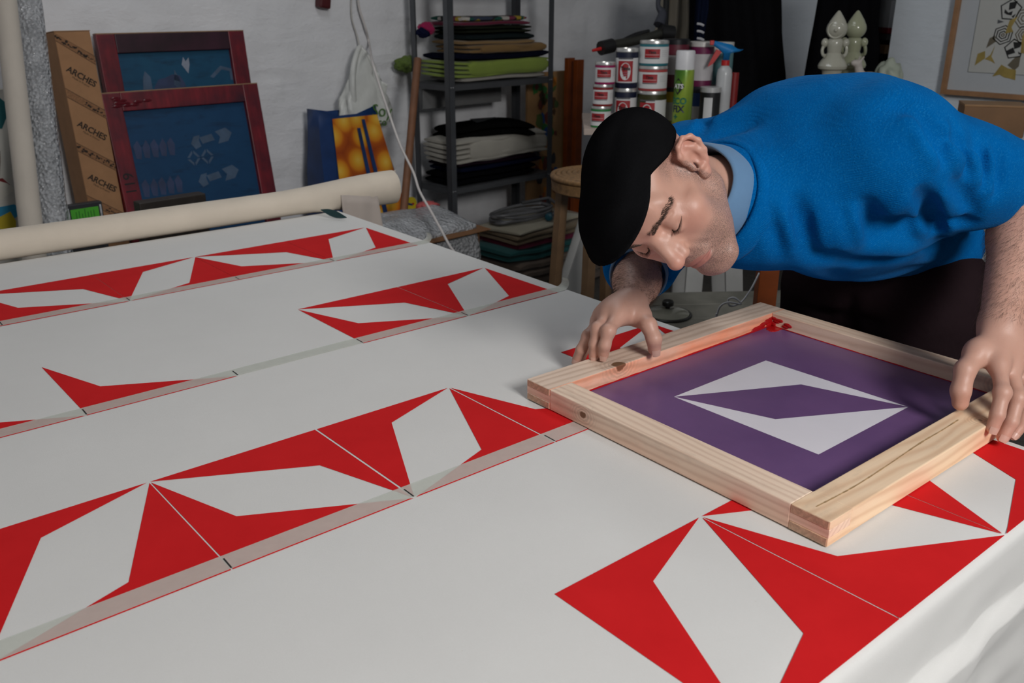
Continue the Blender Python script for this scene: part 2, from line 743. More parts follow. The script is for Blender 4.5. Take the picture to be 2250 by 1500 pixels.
tape(R1, -0.10, 1.284, [grid(i, R1) + 0.006 for i in (0, 1, 2, 3)], 'masking tape strip along the print row next to the canvas roll', True)
tape(R3, -0.10, 1.284, [grid(i, R3) + 0.006 for i in (0, 1, 2, 3)], 'masking tape strip with bare yellow stretch between two printed motifs', True)
tape(R4, -0.10, 0.90, [grid(i, R4) + 0.006 for i in (0, 1, 2)], 'masking tape strip that runs to the wooden screen frame')

# ------------------------------------------------------------------ rolled canvas at the far end
def roll_canvas():
    r0 = 0.0405
    M_ROLL = cloth_mat('natural_canvas', (0.66, 0.58, 0.48), weave=800, wrinkle=0.12)
    root = empty('canvas_roll', (0.7 * K, 2.462, TZ), 0, 'thick roll of cream canvas lying across the far end of the table', 'fabric roll')
    vs_, fs = [], []
    nx, na = 120, 44
    for i in range(nx + 1):
        x = -0.30 + 1.823 * i / nx
        t = max(0.0, (x - 1.10) / 0.40)
        t = min(1, t)
        s = t * t * (3 - 2 * t)
        for j in range(na):
            a = 2 * math.pi * j / na
            r = r0 * (1 + 0.30 * s)
            ny = 0.03 * noise.noise(Vector((x * 2.5, math.cos(a) * 1.2, math.sin(a) * 1.2)))
            r *= 1 + ny + 0.010 * math.sin(3 * a + x * 5)
            y = math.cos(a) * r * (1 + 0.05 * (1 - s))
            z = math.sin(a) * r * (1 - 0.08 * (1 - s)) + r0 * 0.93
            # a crease where the flared end begins
            z -= 0.012 * math.exp(-((x - 1.26) / 0.026) ** 2) * max(0, -math.sin(a + 0.7))
            z += 0.004 * s
            zz = max(z, 0.0022) if x < 1.31 else z
            if i == nx:
                y *= 0.93
                z *= 1.0
            vs_.append((x - 0.7 * K, y - 0.004 * math.sin(2 * x), zz))
    for i in range(nx):
        for j in range(na):
            j2 = (j + 1) % na
            fs.append((i * na + j, i * na + j2, (i + 1) * na + j2, (i + 1) * na + j))
    fs.append(tuple(range(na)))
    o = mesh('rolled_cloth', vs_, fs, M_ROLL, root, True)
    # spiral end of the roll, recessed layers
    sp = []
    for i in range(120):
        a = i * 0.28
        r = 0.012 + 0.0017 * a
        if r > r0 * 1.16:
            break
        sp.append(Vector((0.923 - 0.003, math.cos(a) * r, math.sin(a) * r + r0 * 0.97)))
    v, f = tube_data(sp, 0.0028, 6)
    mesh('spiral_edge', v, f, M_ROLL, root, True)
    # frayed threads at the open end
    v, f = [], []
    for i in range(46):
        a = random.uniform(-0.4, 2.0)
        r = r0 * 1.28
        p = Vector((0.925, math.cos(a) * -r * 0.2 + math.cos(a) * r * 0.85, math.sin(a) * r + r0 * 0.97))
        q = p + Vector((random.uniform(0.004, 0.012), random.uniform(-0.004, 0.004), random.uniform(-0.005, 0.004)))
        a_, b_ = tube_data([p - Vector((0.006, 0, 0)), q], 0.0006, 3, True, len(v))
        v += a_
        f += b_
    fr = mesh('frayed_threads', v, f, M_ROLL, root)
    fr['kind'] = 'stuff'
    return root


roll_canvas()
# loose printed cloth hanging over the far corner behind the roll
def hanging_flap():
    vs_, fs = [], []
    for i in range(15):
        for j in range(13):
            u, w = i / 14, j / 12
            x = 1.305 + 0.13 * u
            z = TZ + 0.03 - 0.33 * w + 0.02 * (1 - u)
            y = 2.36 + 0.012 * math.sin(u * 5) * w - 0.05 * w + 0.005 * math.sin(u * 9 + w * 3)
            vs_.append((x, y + 0.05, z))
    for i in range(14):
        for j in range(12):
            a = i * 13 + j
            fs.append((a, a + 13, a + 14, a + 1))
    o = mesh('hanging_cloth', vs_, fs, cloth_mat('greige_cloth', (0.44, 0.38, 0.34)), None, True)
    sol = o.modifiers.new('thick', 'SOLIDIFY')
    sol.thickness = 0.003
    tag(o, 'greige cloth with a dark teal brush mark hanging beside the canvas roll', 'cloth')
    leaf = []
    for t in range(13):
        s = t / 12
        w = 0.010 * math.sin(math.pi * s) + 0.001
        leaf.append((s, w))
    p0, p1 = V(705, 461, 3.06 * K), V(762, 478, 3.04 * K)
    M_TEAL = plain('teal_ink', (0.004, 0.035, 0.04), 0.6)
    d = (p1 - p0)
    up = Vector((0, 0, 1))
    vv = [p0 + d * s + up * w for s, w in leaf] + [p0 + d * s - up * w for s, w in leaf[::-1]]
    n = len(vv)
    nn = (C_FWD * -1) * 0.002
    vv2 = [p + nn for p in vv]
    mesh('brush_mark', vv + vv2, [tuple(range(n)), tuple(range(2 * n - 1, n - 1, -1))] +
         [(i, (i + 1) % n, n + (i + 1) % n, n + i) for i in range(n)], M_TEAL, o)


hanging_flap()

# ------------------------------------------------------------------ silkscreen frame on the table
def pine_mat(name, base, dark, knots=(), stain=None, grain=1.0, seed=0.0):
    """pine with grain along local X; knots: (x, y, z, radius); stain: (colour, axis mask settings)"""
    k = N(name)
    co = k.coord('Object', (1.2, 42.0 * grain, 42.0 * grain), loc=(seed, seed * 2, seed * 3))
    wob = k.noise(k.coord('Object', (3.0, 10.0, 10.0), loc=(seed, 0, 0)), 1.0, 3.0, 0.5)
    vec = k.n('ShaderNodeVectorMath', operation='ADD')
    k.l(co, vec.inputs[0])
    cmb = k.n('ShaderNodeCombineXYZ')
    k.l(k.math('MULTIPLY', wob, 1.1), cmb.inputs[1])
    k.l(k.math('MULTIPLY', wob, 0.8), cmb.inputs[2])
    k.l(cmb.outputs[0], vec.inputs[1])
    wv = k.n('ShaderNodeTexWave', i_Scale=1.0, i_Distortion=1.0, i_Detail=2.0)
    wv.wave_type = 'BANDS'
    wv.bands_direction = 'DIAGONAL'
    k.l(vec.outputs[0], wv.inputs['Vector'])
    col = k.ramp(wv.outputs['Fac'], [(0.0, dark), (0.35, tuple(a * 0.6 + b * 0.4 for a, b in zip(base, dark))), (0.75, base)])
    fib = k.noise(k.coord('Object', (8.0, 300.0, 300.0)), 1.0, 2.0)
    col = k.mix(k.math('MULTIPLY', fib, 0.22), col, tuple(c * 0.72 for c in dark))
    obj = k.coord('Object')
    for (x, y, z, r) in knots:
        s = k.n('ShaderNodeVectorMath', operation='SUBTRACT')
        k.l(obj, s.inputs[0])
        s.inputs[1].default_value = (x, y, z)
        ml = k.n('ShaderNodeVectorMath', operation='MULTIPLY')
        k.l(s.outputs[0], ml.inputs[0])
        ml.inputs[1].default_value = (0.75, 1, 1)
        ln = k.n('ShaderNodeVectorMath', operation='LENGTH')
        k.l(ml.outputs[0], ln.inputs[0])
        dist = k.math('ADD', ln.outputs['Value'], k.math('MULTIPLY', k.math('SUBTRACT', k.noise(obj, 120.0, 2.0), 0.5), r * 0.6))
        halo = k.math('MULTIPLY', k.math('SUBTRACT', 1.0, k.math('DIVIDE', dist, r * 3.4), clamp=True), 0.75)
        rings = k.math('SINE', k.math('MULTIPLY', dist, 6.28 / (r * 0.55)))
        col = k.mix(k.math('MULTIPLY', halo, k.math('MULTIPLY_ADD', rings, 0.5, 0.5)), col, tuple(c * 0.55 for c in dark))
        core = k.ramp(k.math('DIVIDE', dist, r), [(0.75, (1, 1, 1)), (1.05, (0, 0, 0))])
        col = k.mix(core, col, (0.19, 0.10, 0.05))
    if stain:
        sc, lo, hi, axis, amt, nz = stain
        sep = k.n('ShaderNodeSeparateXYZ')
        k.l(obj, sep.inputs[0])
        m = k.n('ShaderNodeMapRange', i_1=lo, i_2=hi, i_3=1.0, i_4=0.0)
        k.l(k.math('ADD', sep.outputs[axis], k.math('MULTIPLY', k.math('SUBTRACT', k.noise(obj, 28.0, 4.0, 0.6), 0.5), nz)), m.inputs[0])
        patch = k.noise(k.coord('Object', (4, 14, 14)), 1.6, 4.0, 0.6)
        fac = k.math('MULTIPLY', k.math('MULTIPLY', m.outputs[0], amt), k.ramp(patch, [(0.3, (0.35,) * 3), (0.65, (1, 1, 1))]))
        col = k.mix(fac, col, k.mix(1.0, col, sc, 'MULTIPLY'))
    # faint handling dirt
    d = k.noise(k.coord('Object', (3, 9, 9), loc=(seed * 3, 0, 0)), 2.0, 6.0, 0.65)
    col = k.mix(k.math('MULTIPLY', k.ramp(d, [(0.56, (0, 0, 0)), (0.75, (1, 1, 1))]), 0.35), col, (0.28, 0.2, 0.15))
    k.color(col)
    k.bump(wv.outputs['Fac'], 0.12, 0.001)
    k.set(Roughness=0.58, Specular_IOR_Level=0.35)
    return k.m


FX0, FX1, FY0, FY1 = 0.992 * K, 1.708 * K, 0.530 * K, 1.164 * K
FH = 0.040 * K
FZ = TZ + 0.0024
WL, WR, WN_, WF = 0.054 * K, 0.044 * K, 0.062 * K, 0.064 * K      # widths of the left, back, near and far members
scr = empty('silkscreen_frame', ((FX0 + FX1) / 2, (FY0 + FY1) / 2, FZ), 0,
            'pine silkscreen frame with a purple stencil held by the man', 'screen frame')
BASE = (0.80, 0.56, 0.36)
DARK = (0.66, 0.40, 0.23)
PINK = (0.80, 0.50, 0.36)


def member(name, length, width, rail, mat, loc, rz, ends=(0.05, 0.05)):
    """bridle-jointed member: rails keep outer cheeks at the ends, stiles a middle tenon"""
    bm = bmesh.new()
    h3 = FH / 3
    e0, e1 = ends
    add_box(bm, ((e0 - e1) / 2, 0, FH / 2), (length - e0 - e1, width, FH), None, 0.0016)
    if rail:
        for z in (h3 / 2, FH - h3 / 2):
            add_box(bm, (-length / 2 + e0 / 2 + .0004, 0, z), (e0 + .0008, width - .0002, h3), None, 0.0008)
            add_box(bm, (length / 2 - e1 / 2 - .0004, 0, z), (e1 + .0008, width - .0002, h3), None, 0.0008)
    else:
        add_box(bm, (-length / 2 + e0 / 2 + .0004, 0, FH / 2), (e0 + .0008, width - .0004, h3), None, 0.0006)
        add_box(bm, (length / 2 - e1 / 2 - .0004, 0, FH / 2), (e1 + .0008, width - .0004, h3), None, 0.0006)
    o = from_bm(name, bm, mat, scr)
    o.location = Vector(loc) - scr.location
    o.rotation_euler = (0, 0, rz)
    return o


LX, LY = FX1 - FX0, FY1 - FY0
cx, cy = (FX0 + FX1) / 2, (FY0 + FY1) / 2
m_far = pine_mat('pine_far_rail', (0.84, 0.66, 0.53), (0.68, 0.50, 0.38), [(-0.150, -0.022, 0.033, 0.011)],
                 ((1.20, 0.58, 0.42), -0.0272, -0.0262, 1, 1.0, 0.0006), 1.0, 0.3)
m_near = pine_mat('pine_near_rail', (0.94, 0.72, 0.50), (0.82, 0.57, 0.37), [(0.10, -0.012, 0.040, 0.007), (0.28, -0.031, 0.02, 0.008)],
                  ((1.0, 0.72, 0.58), 0.0, 0.05, 2, 0.4, 0.03), 0.8, 1.7)
m_left = pine_mat('pine_left_stile', (0.94, 0.74, 0.58), (0.80, 0.59, 0.45), [(0.142, 0.027, 0.018, 0.0075)],
                  ((1.0, 0.70, 0.60), 0.0, 0.034, 2, 0.6, 0.02), 1.3, 2.9)
m_back = pine_mat('pine_back_stile', (0.92, 0.70, 0.54), (0.80, 0.57, 0.42), [(-0.215, 0.022, 0.024, 0.009)], None, 0.9, 4.1)
member('far_rail', LX, WF, True, m_far, (cx, FY1 - WF / 2, FZ), 0, (WL, WR))
member('near_rail', LX, WN_, True, m_near, (cx, FY0 + WN_ / 2, FZ), 0, (WL, WR))
member('left_stile', LY, WL, False, m_left, (FX0 + WL / 2, cy, FZ), math.pi / 2, (WN_, WF))
member('back_stile', LY, WR, False, m_back, (FX1 - WR / 2, cy, FZ), math.pi / 2, (WN_, WF))

# stretched mesh: emulsion with an open stencil
def emulsion_mat():
    k = N('purple_emulsion')
    co = k.coord('Object')
    st = k.noise(k.coord('Object', (2.0, 60.0, 1.0), rot=(0, 0, 0.15)), 1.0, 4.0, 0.6)
    f = k.noise(co, 9.0, 5.0, 0.6)
    col = k.ramp(f, [(0.3, (0.145, 0.072, 0.185)), (0.7, (0.185, 0.092, 0.225))])
    col = k.mix(k.math('MULTIPLY', st, 0.22), col, (0.15, 0.10, 0.24))
    k.color(col)
    k.bump(k.noise(co, 1400.0, 1.0), 0.1, 0.0003)
    k.set(Roughness=0.33, Specular_IOR_Level=0.45)
    return k.m


M_EMUL = emulsion_mat()
M_OPEN = plain('open_mesh', (0.82, 0.79, 0.84), 0.45, var=0.02, bump=0.05, bscale=1500)
ox, oy = scr.location.x, scr.location.y
x0, x1, y0, y1 = FX0 + WL - .004, FX1 - WR + .004, FY0 + WN_ - .004, FY1 - WF + .004
sx0, sx1, sy0, sy1 = 1.196 * K, 1.483 * K, 0.681 * K, 0.981 * K
TL, TR, BR, BL = (sx0, sy1), (sx1 - .003, sy1), (sx1 + .007, sy0), (sx0 + .007, sy0)
PP, QQ = (1.429 * K, 0.864 * K), (1.261 * K, 0.804 * K)
zs = 0.007


def panel(name, poly, mat, z=zs):
    return prism(name, [(p[0] - ox, p[1] - oy) for p in poly], 0.0006, mat, scr, M=Matrix.Translation((0, 0, z)))


O = [(x0, y1), (x1, y1), (x1, y0), (x0, y0)]
S_ = [TL, TR, BR, BL]
for i in range(4):
    panel('emulsion', [O[i], O[(i + 1) % 4], S_[(i + 1) % 4], S_[i]][::-1], M_EMUL)
panel('emulsion', [TL, QQ, BR, PP], M_EMUL)
panel('open_mesh', [TL, PP, BR, TR], M_OPEN)
panel('open_mesh', [TL, BL, BR, QQ], M_OPEN)
# dried red ink along the foot of the inner walls and in the far corner
M_WET = plain('wet_red_ink', (0.42, 0.008, 0.010), 0.22, var=0.15)
iy, ix = FY1 - WF, FX1 - WR


def ink_line(pts, name='ink_residue', r=0.0022):
    path = [Vector(p) - Vector((ox, oy, 0)) for p in catmull([Vector(p) for p in pts], 14)]
    rr = [r * (0.55 + 0.9 * abs(noise.noise(p * 31.0))) for p in path]
    v, f = tube_data(path, rr, 6)
    return mesh(name, v, f, M_WET, scr, True)


ink_line([(FX0 + WL, iy, zs + .001), (1.30 * K, iy, zs + .001), (1.5 * K, iy - .0005, zs + .0015), (ix, iy, zs + .002)])
ink_line([(ix, iy, zs + .002), (ix, 0.95 * K, zs + .001), (ix, 0.8 * K, zs + .001), (ix, FY0 + WN_, zs + .001)], r=0.0016)
bm = bmesh.new()
for i in range(34):
    t = random.random()
    if i < 16:
        p = (ix - 0.001 - 0.055 * t ** 1.5, iy - 0.0003, zs + 0.003 + 0.016 * random.random() * (1 - t))
        s = (0.010, 0.0018, 0.006)
    elif i < 26:
        p = (ix - 0.0003, iy - 0.04 * t ** 1.2, zs + 0.005 + 0.016 * random.random() * (1 - 0.5 * t))
        s = (0.0018, 0.008, 0.0035)
    else:
        p = (ix - 0.03 * t, iy - 0.02 * random.random(), zs + 0.0006)
        s = (0.012, 0.008, 0.0012)
    bmesh.ops.create_icosphere(bm, subdivisions=2, radius=1.0,
                               matrix=Matrix.Translation((p[0] - ox, p[1] - oy, p[2])) @ Matrix.Diagonal((*s, 1)))
from_bm('ink_blob', bm, M_WET, scr, True)

# end grain of the rails, a crack and stains on the near rail
M_END = plain('pine_end_grain', (0.55, 0.36, 0.24), 0.75, var=0.25, vscale=180)
h3_ = FH / 3
for nm, yc, wd in (('far', FY1 - WF / 2, WF), ('near', FY0 + WN_ / 2, WN_)):
    for zc_ in (h3_ / 2, FH - h3_ / 2):
        box('end_grain', (FX0 - ox - 0.0002, yc - oy, zc_), (0.0008, wd - .004, h3_ - .002), M_END, scr, bevel=0)
M_CRACK = plain('crack_brown', (0.46, 0.29, 0.14), 0.8, var=0.4, vscale=120)
ctop = FZ + FH + 0.0001
crk = [VZ(px, py, ctop) for px, py in ((1793, 1113), (1838, 1090), (1885, 1064), (1950, 1022), (2021, 974), (2070, 945), (2106, 922))]
v, f = [], []
cc = catmull(crk, 10)
for i, p in enumerate(cc):
    w = 0.0008 + 0.0012 * abs(noise.noise(Vector((i * .31, 2, 0))))
    for sgn in (-1, 1):
        v.append((p.x - ox, p.y - oy + sgn * w, FH + 0.00035))
for i in range(len(cc) - 1):
    f.append((2 * i, 2 * i + 2, 2 * i + 3, 2 * i + 1))
mesh('crack', v, f, M_CRACK, scr)

# ------------------------------------------------------------------ person: smooth-blended distance-field modelling
class Field:
    """Ordered list of blended primitives; evaluated only near each block of the grid."""
    def __init__(self):
        self.items = []
        self.mods = []

    def _add(self, op, fn, c, rad, k):
        self.items.append((op, fn, np.array(c, float), float(rad), float(k)))

    def cone(self, a, b, r1, r2, k=0.01, op='u'):
        a, b = np.array(a, float), np.array(b, float)
        ba = b - a
        L2 = max(1e-12, ba @ ba)

        def fn(p):
            t = np.clip(((p - a) @ ba) / L2, 0, 1)
            q = p - a - t[:, None] * ba
            return np.sqrt((q * q).sum(1)) - (r1 + (r2 - r1) * t)
        self._add(op, fn, (a + b) / 2, math.sqrt(L2) / 2 + max(r1, r2), k)

    def chain(self, pts, rad, k=0.006, op='u'):
        for i in range(len(pts) - 1):
            self.cone(pts[i], pts[i + 1], rad[i], rad[i + 1], k, op)

    def ell(self, c, r, R=None, k=0.01, op='u'):
        c, r = np.array(c, float), np.array(r, float)
        Rm = np.eye(3) if R is None else np.array(R, float)

        def fn(p):
            q = (p - c) @ Rm
            k0 = np.sqrt(((q / r) ** 2).sum(1))
            k1 = np.sqrt(((q / (r * r)) ** 2).sum(1)) + 1e-9
            return k0 * (k0 - 1.0) / k1
        self._add(op, fn, c, r.max(), k)

    def half(self, c, n, k=0.004, rad=9.0, centre=None):
        """remove everything on the side n of the plane (within rad of the centre)"""
        c, n = np.array(c, float), np.array(n, float)
        n = n / np.linalg.norm(n)
        cc = c if centre is None else np.array(centre, float)

        def fn(p):
            d = -((p - c) @ n)
            if rad < 8:
                d = np.maximum(d, np.sqrt(((p - cc) ** 2).sum(1)) - rad)
            return d
        self._add('s', fn, cc, rad, k)

    def eval(self, p, bc=None, br=None):
        d = np.full(len(p), 1.0)
        items = self.items
        if bc is not None:
            if getattr(self, '_n', 0) != len(items):
                self._n = len(items)
                self._c = np.array([i[2] for i in items])
                self._r = np.array([i[3] * 1.12 + i[4] * 1.4 + 0.012 for i in items])
            keep = np.nonzero(((self._c - bc) ** 2).sum(1) < (self._r + br) ** 2)[0]
            items = [items[i] for i in keep]
        for op, fn, c, rad, k in items:
            e = fn(p)
            if op == 'u':
                h = np.maximum(k - np.abs(d - e), 0) / k
                d = np.minimum(d, e) - h * h * k * 0.25
            elif op == 's':
                h = np.maximum(k - np.abs(-d - e), 0) / k
                d = -(np.minimum(-d, e) - h * h * k * 0.25)
        for m in self.mods:
            if bc is not None and hasattr(m, 'c') and np.linalg.norm(m.c - bc) > m.r + br:
                continue
            d = m(p, d)
        return d

    def surface(self, lo, hi, h, B=16):
        """sparse surface nets; returns vertices and quads"""
        lo = np.array(lo, float)
        hi = np.array(hi, float)
        nb = np.ceil((hi - lo) / (h * B)).astype(int)
        NN = nb * B + 2
        gi = np.stack(np.meshgrid(*[np.arange(B + 1)] * 3, indexing='ij'), -1).reshape(-1, 3)
        cells_id, cells_p, quads = [], [], []
        half = B * h / 2
        diag = half * math.sqrt(3)
        S1 = B + 1
        UC = np.array([i[2] for i in self.items if i[0] == 'u'])
        UR = np.array([i[3] + i[4] for i in self.items if i[0] == 'u'])
        for bx in range(nb[0]):
            for by in range(nb[1]):
                for bz in range(nb[2]):
                    base = np.array((bx, by, bz)) * B
                    c = lo + base * h + half
                    if not (((UC - c) ** 2).sum(1) < (UR + diag) ** 2).any():
                        continue
                    dc = self.eval(c[None, :], c, diag)[0]
                    if abs(dc) > diag * 2.4:
                        continue
                    p = lo + (base + gi) * h
                    d = self.eval(p, c, diag).reshape(S1, S1, S1)
                    s = d < 0
                    if s.all() or not s.any():
                        continue
                    # cell vertices
                    cs = [s[i:B + i, j:B + j, k_:B + k_] for i in (0, 1) for j in (0, 1) for k_ in (0, 1)]
                    tot = sum(x.astype(np.int8) for x in cs)
                    act = (tot > 0) & (tot < 8)
                    idx = np.argwhere(act)
                    if len(idx) == 0:
                        continue
                    acc = np.zeros((len(idx), 3))
                    cnt = np.zeros(len(idx))
                    X, Y, Z = idx.T
                    for ax in range(3):
                        o1, o2 = [a for a in range(3) if a != ax]
                        for u in (0, 1):
                            for w in (0, 1):
                                o = [0, 0, 0]
                                o[o1], o[o2] = u, w
                                da = d[X + o[0], Y + o[1], Z + o[2]]
                                e = o.copy()
                                e[ax] = 1
                                db = d[X + e[0], Y + e[1], Z + e[2]]
                                cr = (da < 0) != (db < 0)
                                t = np.where(cr, da / np.where(cr, da - db, 1), 0)
                                pt = np.zeros((len(idx), 3))
                                pt[:, o1], pt[:, o2], pt[:, ax] = u, w, t
                                acc += pt * cr[:, None]
                                cnt += cr
                    pos = lo + (base + idx + acc / cnt[:, None]) * h
                    g = base + idx
                    cells_id.append((g[:, 0] * NN[1] + g[:, 1]) * NN[2] + g[:, 2])
                    cells_p.append(pos)
                    # faces around sign-changing edges
                    for ax in range(3):
                        o1, o2 = (ax + 1) % 3, (ax + 2) % 3
                        sl0 = [slice(0, B)] * 3
                        sl1 = [slice(0, B)] * 3
                        sl1[ax] = slice(1, B + 1)
                        a, b = s[tuple(sl0)], s[tuple(sl1)]
                        for flip in (False, True):
                            m = (a & ~b) if not flip else (~a & b)
                            e = np.argwhere(m) + base
                            if len(e) == 0:
                                continue
                            e1 = e.copy(); e1[:, o1] -= 1
                            e2 = e1.copy(); e2[:, o2] -= 1
                            e3 = e.copy(); e3[:, o2] -= 1
                            ids = [(q[:, 0] * NN[1] + q[:, 1]) * NN[2] + q[:, 2] for q in (e, e1, e2, e3)]
                            if flip:
                                ids = ids[::-1]
                            quads.append(np.stack(ids, 1))
        cid = np.concatenate(cells_id)
        cp = np.concatenate(cells_p)
        order = np.argsort(cid)
        cid, cp = cid[order], cp[order]
        q = np.concatenate(quads)
        ix = np.searchsorted(cid, q)
        ix = np.minimum(ix, len(cid) - 1)
        ok = (cid[ix] == q).all(1)
        return cp, ix[ok]


def np_mesh(name, v, q, mat, parent=None, colors=None):
    me = bpy.data.meshes.new(name)
    me.vertices.add(len(v))
    me.vertices.foreach_set('co', v.astype(np.float32).ravel())
    me.loops.add(len(q) * 4)
    me.loops.foreach_set('vertex_index', q.astype(np.int32).ravel())
    me.polygons.add(len(q))
    me.polygons.foreach_set('loop_start', np.arange(0, len(q) * 4, 4, dtype=np.int32))
    me.polygons.foreach_set('loop_total', np.full(len(q), 4, dtype=np.int32))
    me.polygons.foreach_set('use_smooth', np.ones(len(q), dtype=bool))
    me.update(calc_edges=True)
    me.validate()
    if colors is not None:
        at = me.color_attributes.new('tint', 'FLOAT_COLOR', 'POINT')
        at.data.foreach_set('color', (colors if colors.shape[1] == 4 else np.c_[colors, np.ones(len(colors))]).astype(np.float32).ravel())
    return link(name, me, mat, parent)


def smooth_mesh(v, q, it=2, lam=0.5):
    n = len(v)
    e = np.concatenate([q[:, [0, 1]], q[:, [1, 2]], q[:, [2, 3]], q[:, [3, 0]]])
    for _ in range(it):
        acc = np.zeros((n, 3))
        cnt = np.zeros(n)
        for a, b in ((0, 1), (1, 0)):
            for ax in range(3):
                acc[:, ax] += np.bincount(e[:, a], v[e[:, b], ax], n)
            cnt += np.bincount(e[:, a], minlength=n)
        v = v + lam * (acc / np.maximum(cnt, 1)[:, None] - v)
    return v


def A(v):
    return np.array(v, float)


# ---- head frame: columns are his left, the way he faces, and the crown direction
CB = np.array([C_RIGHT, C_UP, -C_FWD]).T                    # camera basis in world axes
HR = CB @ np.array([[0.524, -0.064, -0.849], [0.414, -0.853, 0.319], [0.745, 0.519, 0.42]])
u_, s_, v_ = np.linalg.svd(HR)
HR = u_ @ v_
HC = A(V(1431.0, 411.0, 1.310))


def H(x, y, z):
    return HC + HR @ np.array((x, y, z), float)


def toH(p):
    return (p - HC) @ HR


def sm(x, a, b):
    t = np.clip((x - a) / (b - a), 0, 1)
    return t * t * (3 - 2 * t)


# joints
NECK = A(V(1592, 448, 1.415))
SH_L = A(V(1955, 345, 1.345))
SH_R = A(V(1515, 385, 1.56))
HIP = A((1.66, 0.86, 0.945))
THOR = A((1.385, 0.85, 1.19))
LUM = A((1.55, 0.855, 1.10))
EL_L = A(V(2258, 416, 1.44))
WR_L = A(V(2200, 715, 1.345))
EL_R = A(V(1408, 583, 1.70))
WR_R = A(V(1388, 664, 1.545))


def rotmat(ax, deg):
    return np.array(Matrix.Rotation(math.radians(deg), 3, ax))


def build_head(F):
    def hell(c, r, k, op='u', R=None):
        F.ell(H(*c), r, HR if R is None else HR @ R, k, op)

    def hcone(a, b, r1, r2, k, op='u'):
        F.cone(H(*a), H(*b), r1, r2, k, op)
    hell((0, -.008, .026), (.076, .098, .074), .03)              # cranium
    hell((0, .028, -.025), (.062, .066, .088), .03)              # mid face
    for s in (1, -1):
        hcone((s * .052, .002, -.066), (s * .021, .072, -.122), .0195, .017, .022)   # jaw
        hell((s * .046, .058, -.028), (.024, .022, .018), .022)                     # cheekbone
        hell((s * .041, .056, -.066), (.022, .022, .034), .026)                     # cheek
        hcone((s * .014, .0895, .018), (s * .046, .073, .021), .0095, .0085, .014)   # brow
        hell((s * .066, .03, .012), (.010, .026, .022), .02, 's')                   # temple hollow
    hell((0, .075, -.127), (.023, .021, .019), .018)             # chin
    hell((0, .0740, -.076), (.033, .024, .032), .018)            # muzzle
    hell((0, .088, .045), (.045, .012, .028), .03)               # forehead
    for s in (1, -1):
        hell((s * .0325, .0990, -.004), (.018, .0155, .0115), .014, 's')           # eye socket
        hell((s * .0325, .0752, -.005), (.0160, .0150, .0140), .006)               # closed lid over the eyeball
        hcone((s * .0205, .0830, -.0165), (s * .0325, .0865, -.0190), .0032, .0038, .010)   # lower lid
        hcone((s * .0325, .0865, -.0190), (s * .0450, .0775, -.0150), .0038, .0030, .010)
        pts = [(s * .0185, .0840, -.0105), (s * .026, .0895, -.0135), (s * .034, .0900, -.0143), (s * .0415, .0850, -.0128), (s * .0475, .0775, -.0095)]
        for i in range(4):
            hcone(pts[i], pts[i + 1], .0006, .0006, .0012, 's')                    # lash line
        pts = [(s * .0195, .0890, .0035), (s * .028, .0915, .0062), (s * .037, .0890, .0062), (s * .0465, .0800, .0025)]
        for i in range(3):
            hcone(pts[i], pts[i + 1], .0010, .0010, .0040, 's')                    # crease above the lid
    # nose
    hcone((0, .0905, .004), (0, .1175, -.040), .0085, .0098, .012)
    hell((0, .1165, -.0435), (.0118, .0120, .0108), .008)
    for s in (1, -1):
        hell((s * .0130, .1035, -.0475), (.0072, .0105, .0080), .006)
        hcone((s * .008, .096, -.020), (s * .011, .099, -.038), .0058, .0058, .014)
        hell((s * .0068, .1080, -.0555), (.0036, .0060, .0035), .003, 's')
        # crease beside the nose
        hcone((s * .020, .0985, -.047), (s * .033, .0890, -.074), .0018, .0014, .008, 's')
    hcone((0, .106, -.054), (0, .098, -.062), .0038, .0035, .006)      # columella
    hcone((0, .1015, -.062), (0, .1020, -.072), .0018, .0018, .005, 's')
    # lips
    hell((0, .0905, -.0815), (.0245, .0120, .0052), .006)
    hell((0, .0895, -.0915), (.0215, .0120, .0064), .006)
    md = [(-.0255, .0870, -.0872), (-.013, .0985, -.0862), (0, .1018, -.0866), (.013, .0985, -.0862), (.0255, .0870, -.0872)]
    for i in range(4):
        hcone(md[i], md[i + 1], .0015, .0015, .0030, 's')
    hell((0, .1035, -.1065), (.016, .0085, .0065), .010, 's')          # hollow under the lip
    # ears
    for s in (1, -1):
        T = rotmat('Z', s * 30) @ rotmat('X', 12)
        base = np.array((s * .0740, -.002, -.008))

        def E(x, y, z):
            q = T @ np.array((s * x * 1.0, y * 1.0, z * 1.02))
            return tuple(base + q)
        Rm = T.copy()
        hell(E(.005, -.007, .003), (.0056, .0190, .0325), .006, 'u', Rm)
        # helix rim
        rim = [(.004, .010, .006), (.010, .012, .020), (.0125, .004, .0305), (.0135, -.010, .0325), (.0145, -.0205, .024), (.0145, -.0240, .010),
               (.0125, -.0205, -.006), (.009, -.0130, -.018), (.006, -.004, -.027)]
        for i in range(len(rim) - 1):
            hcone(E(*rim[i]), E(*rim[i + 1]), .0036, .0036, .004)
        hell(E(.005, .000, -.030), (.0050, .0085, .0090), .006, 'u', Rm)      # lobe
        hell(E(.0125, -.0035, -.004), (.0075, .0095, .0130), .004, 's', Rm)   # concha
        # antihelix
        an = [(.0085, -.0125, -.012), (.0105, -.0150, .000), (.0105, -.0135, .011), (.0090, -.0070, .020)]
        for i in range(3):
            hcone(E(*an[i]), E(*an[i + 1]), .0031, .0031, .005)
        hell(E(.0075, .0085, -.008), (.0038, .0042, .0062), .004, 'u', Rm)    # tragus
        hell(E(.0085, -.002, -.018), (.0036, .0060, .0036), .004, 'u', Rm)    # antitragus
        hell(E(.004, .0035, -.010), (.0060, .0040, .0050), .003, 's', Rm)     # ear canal


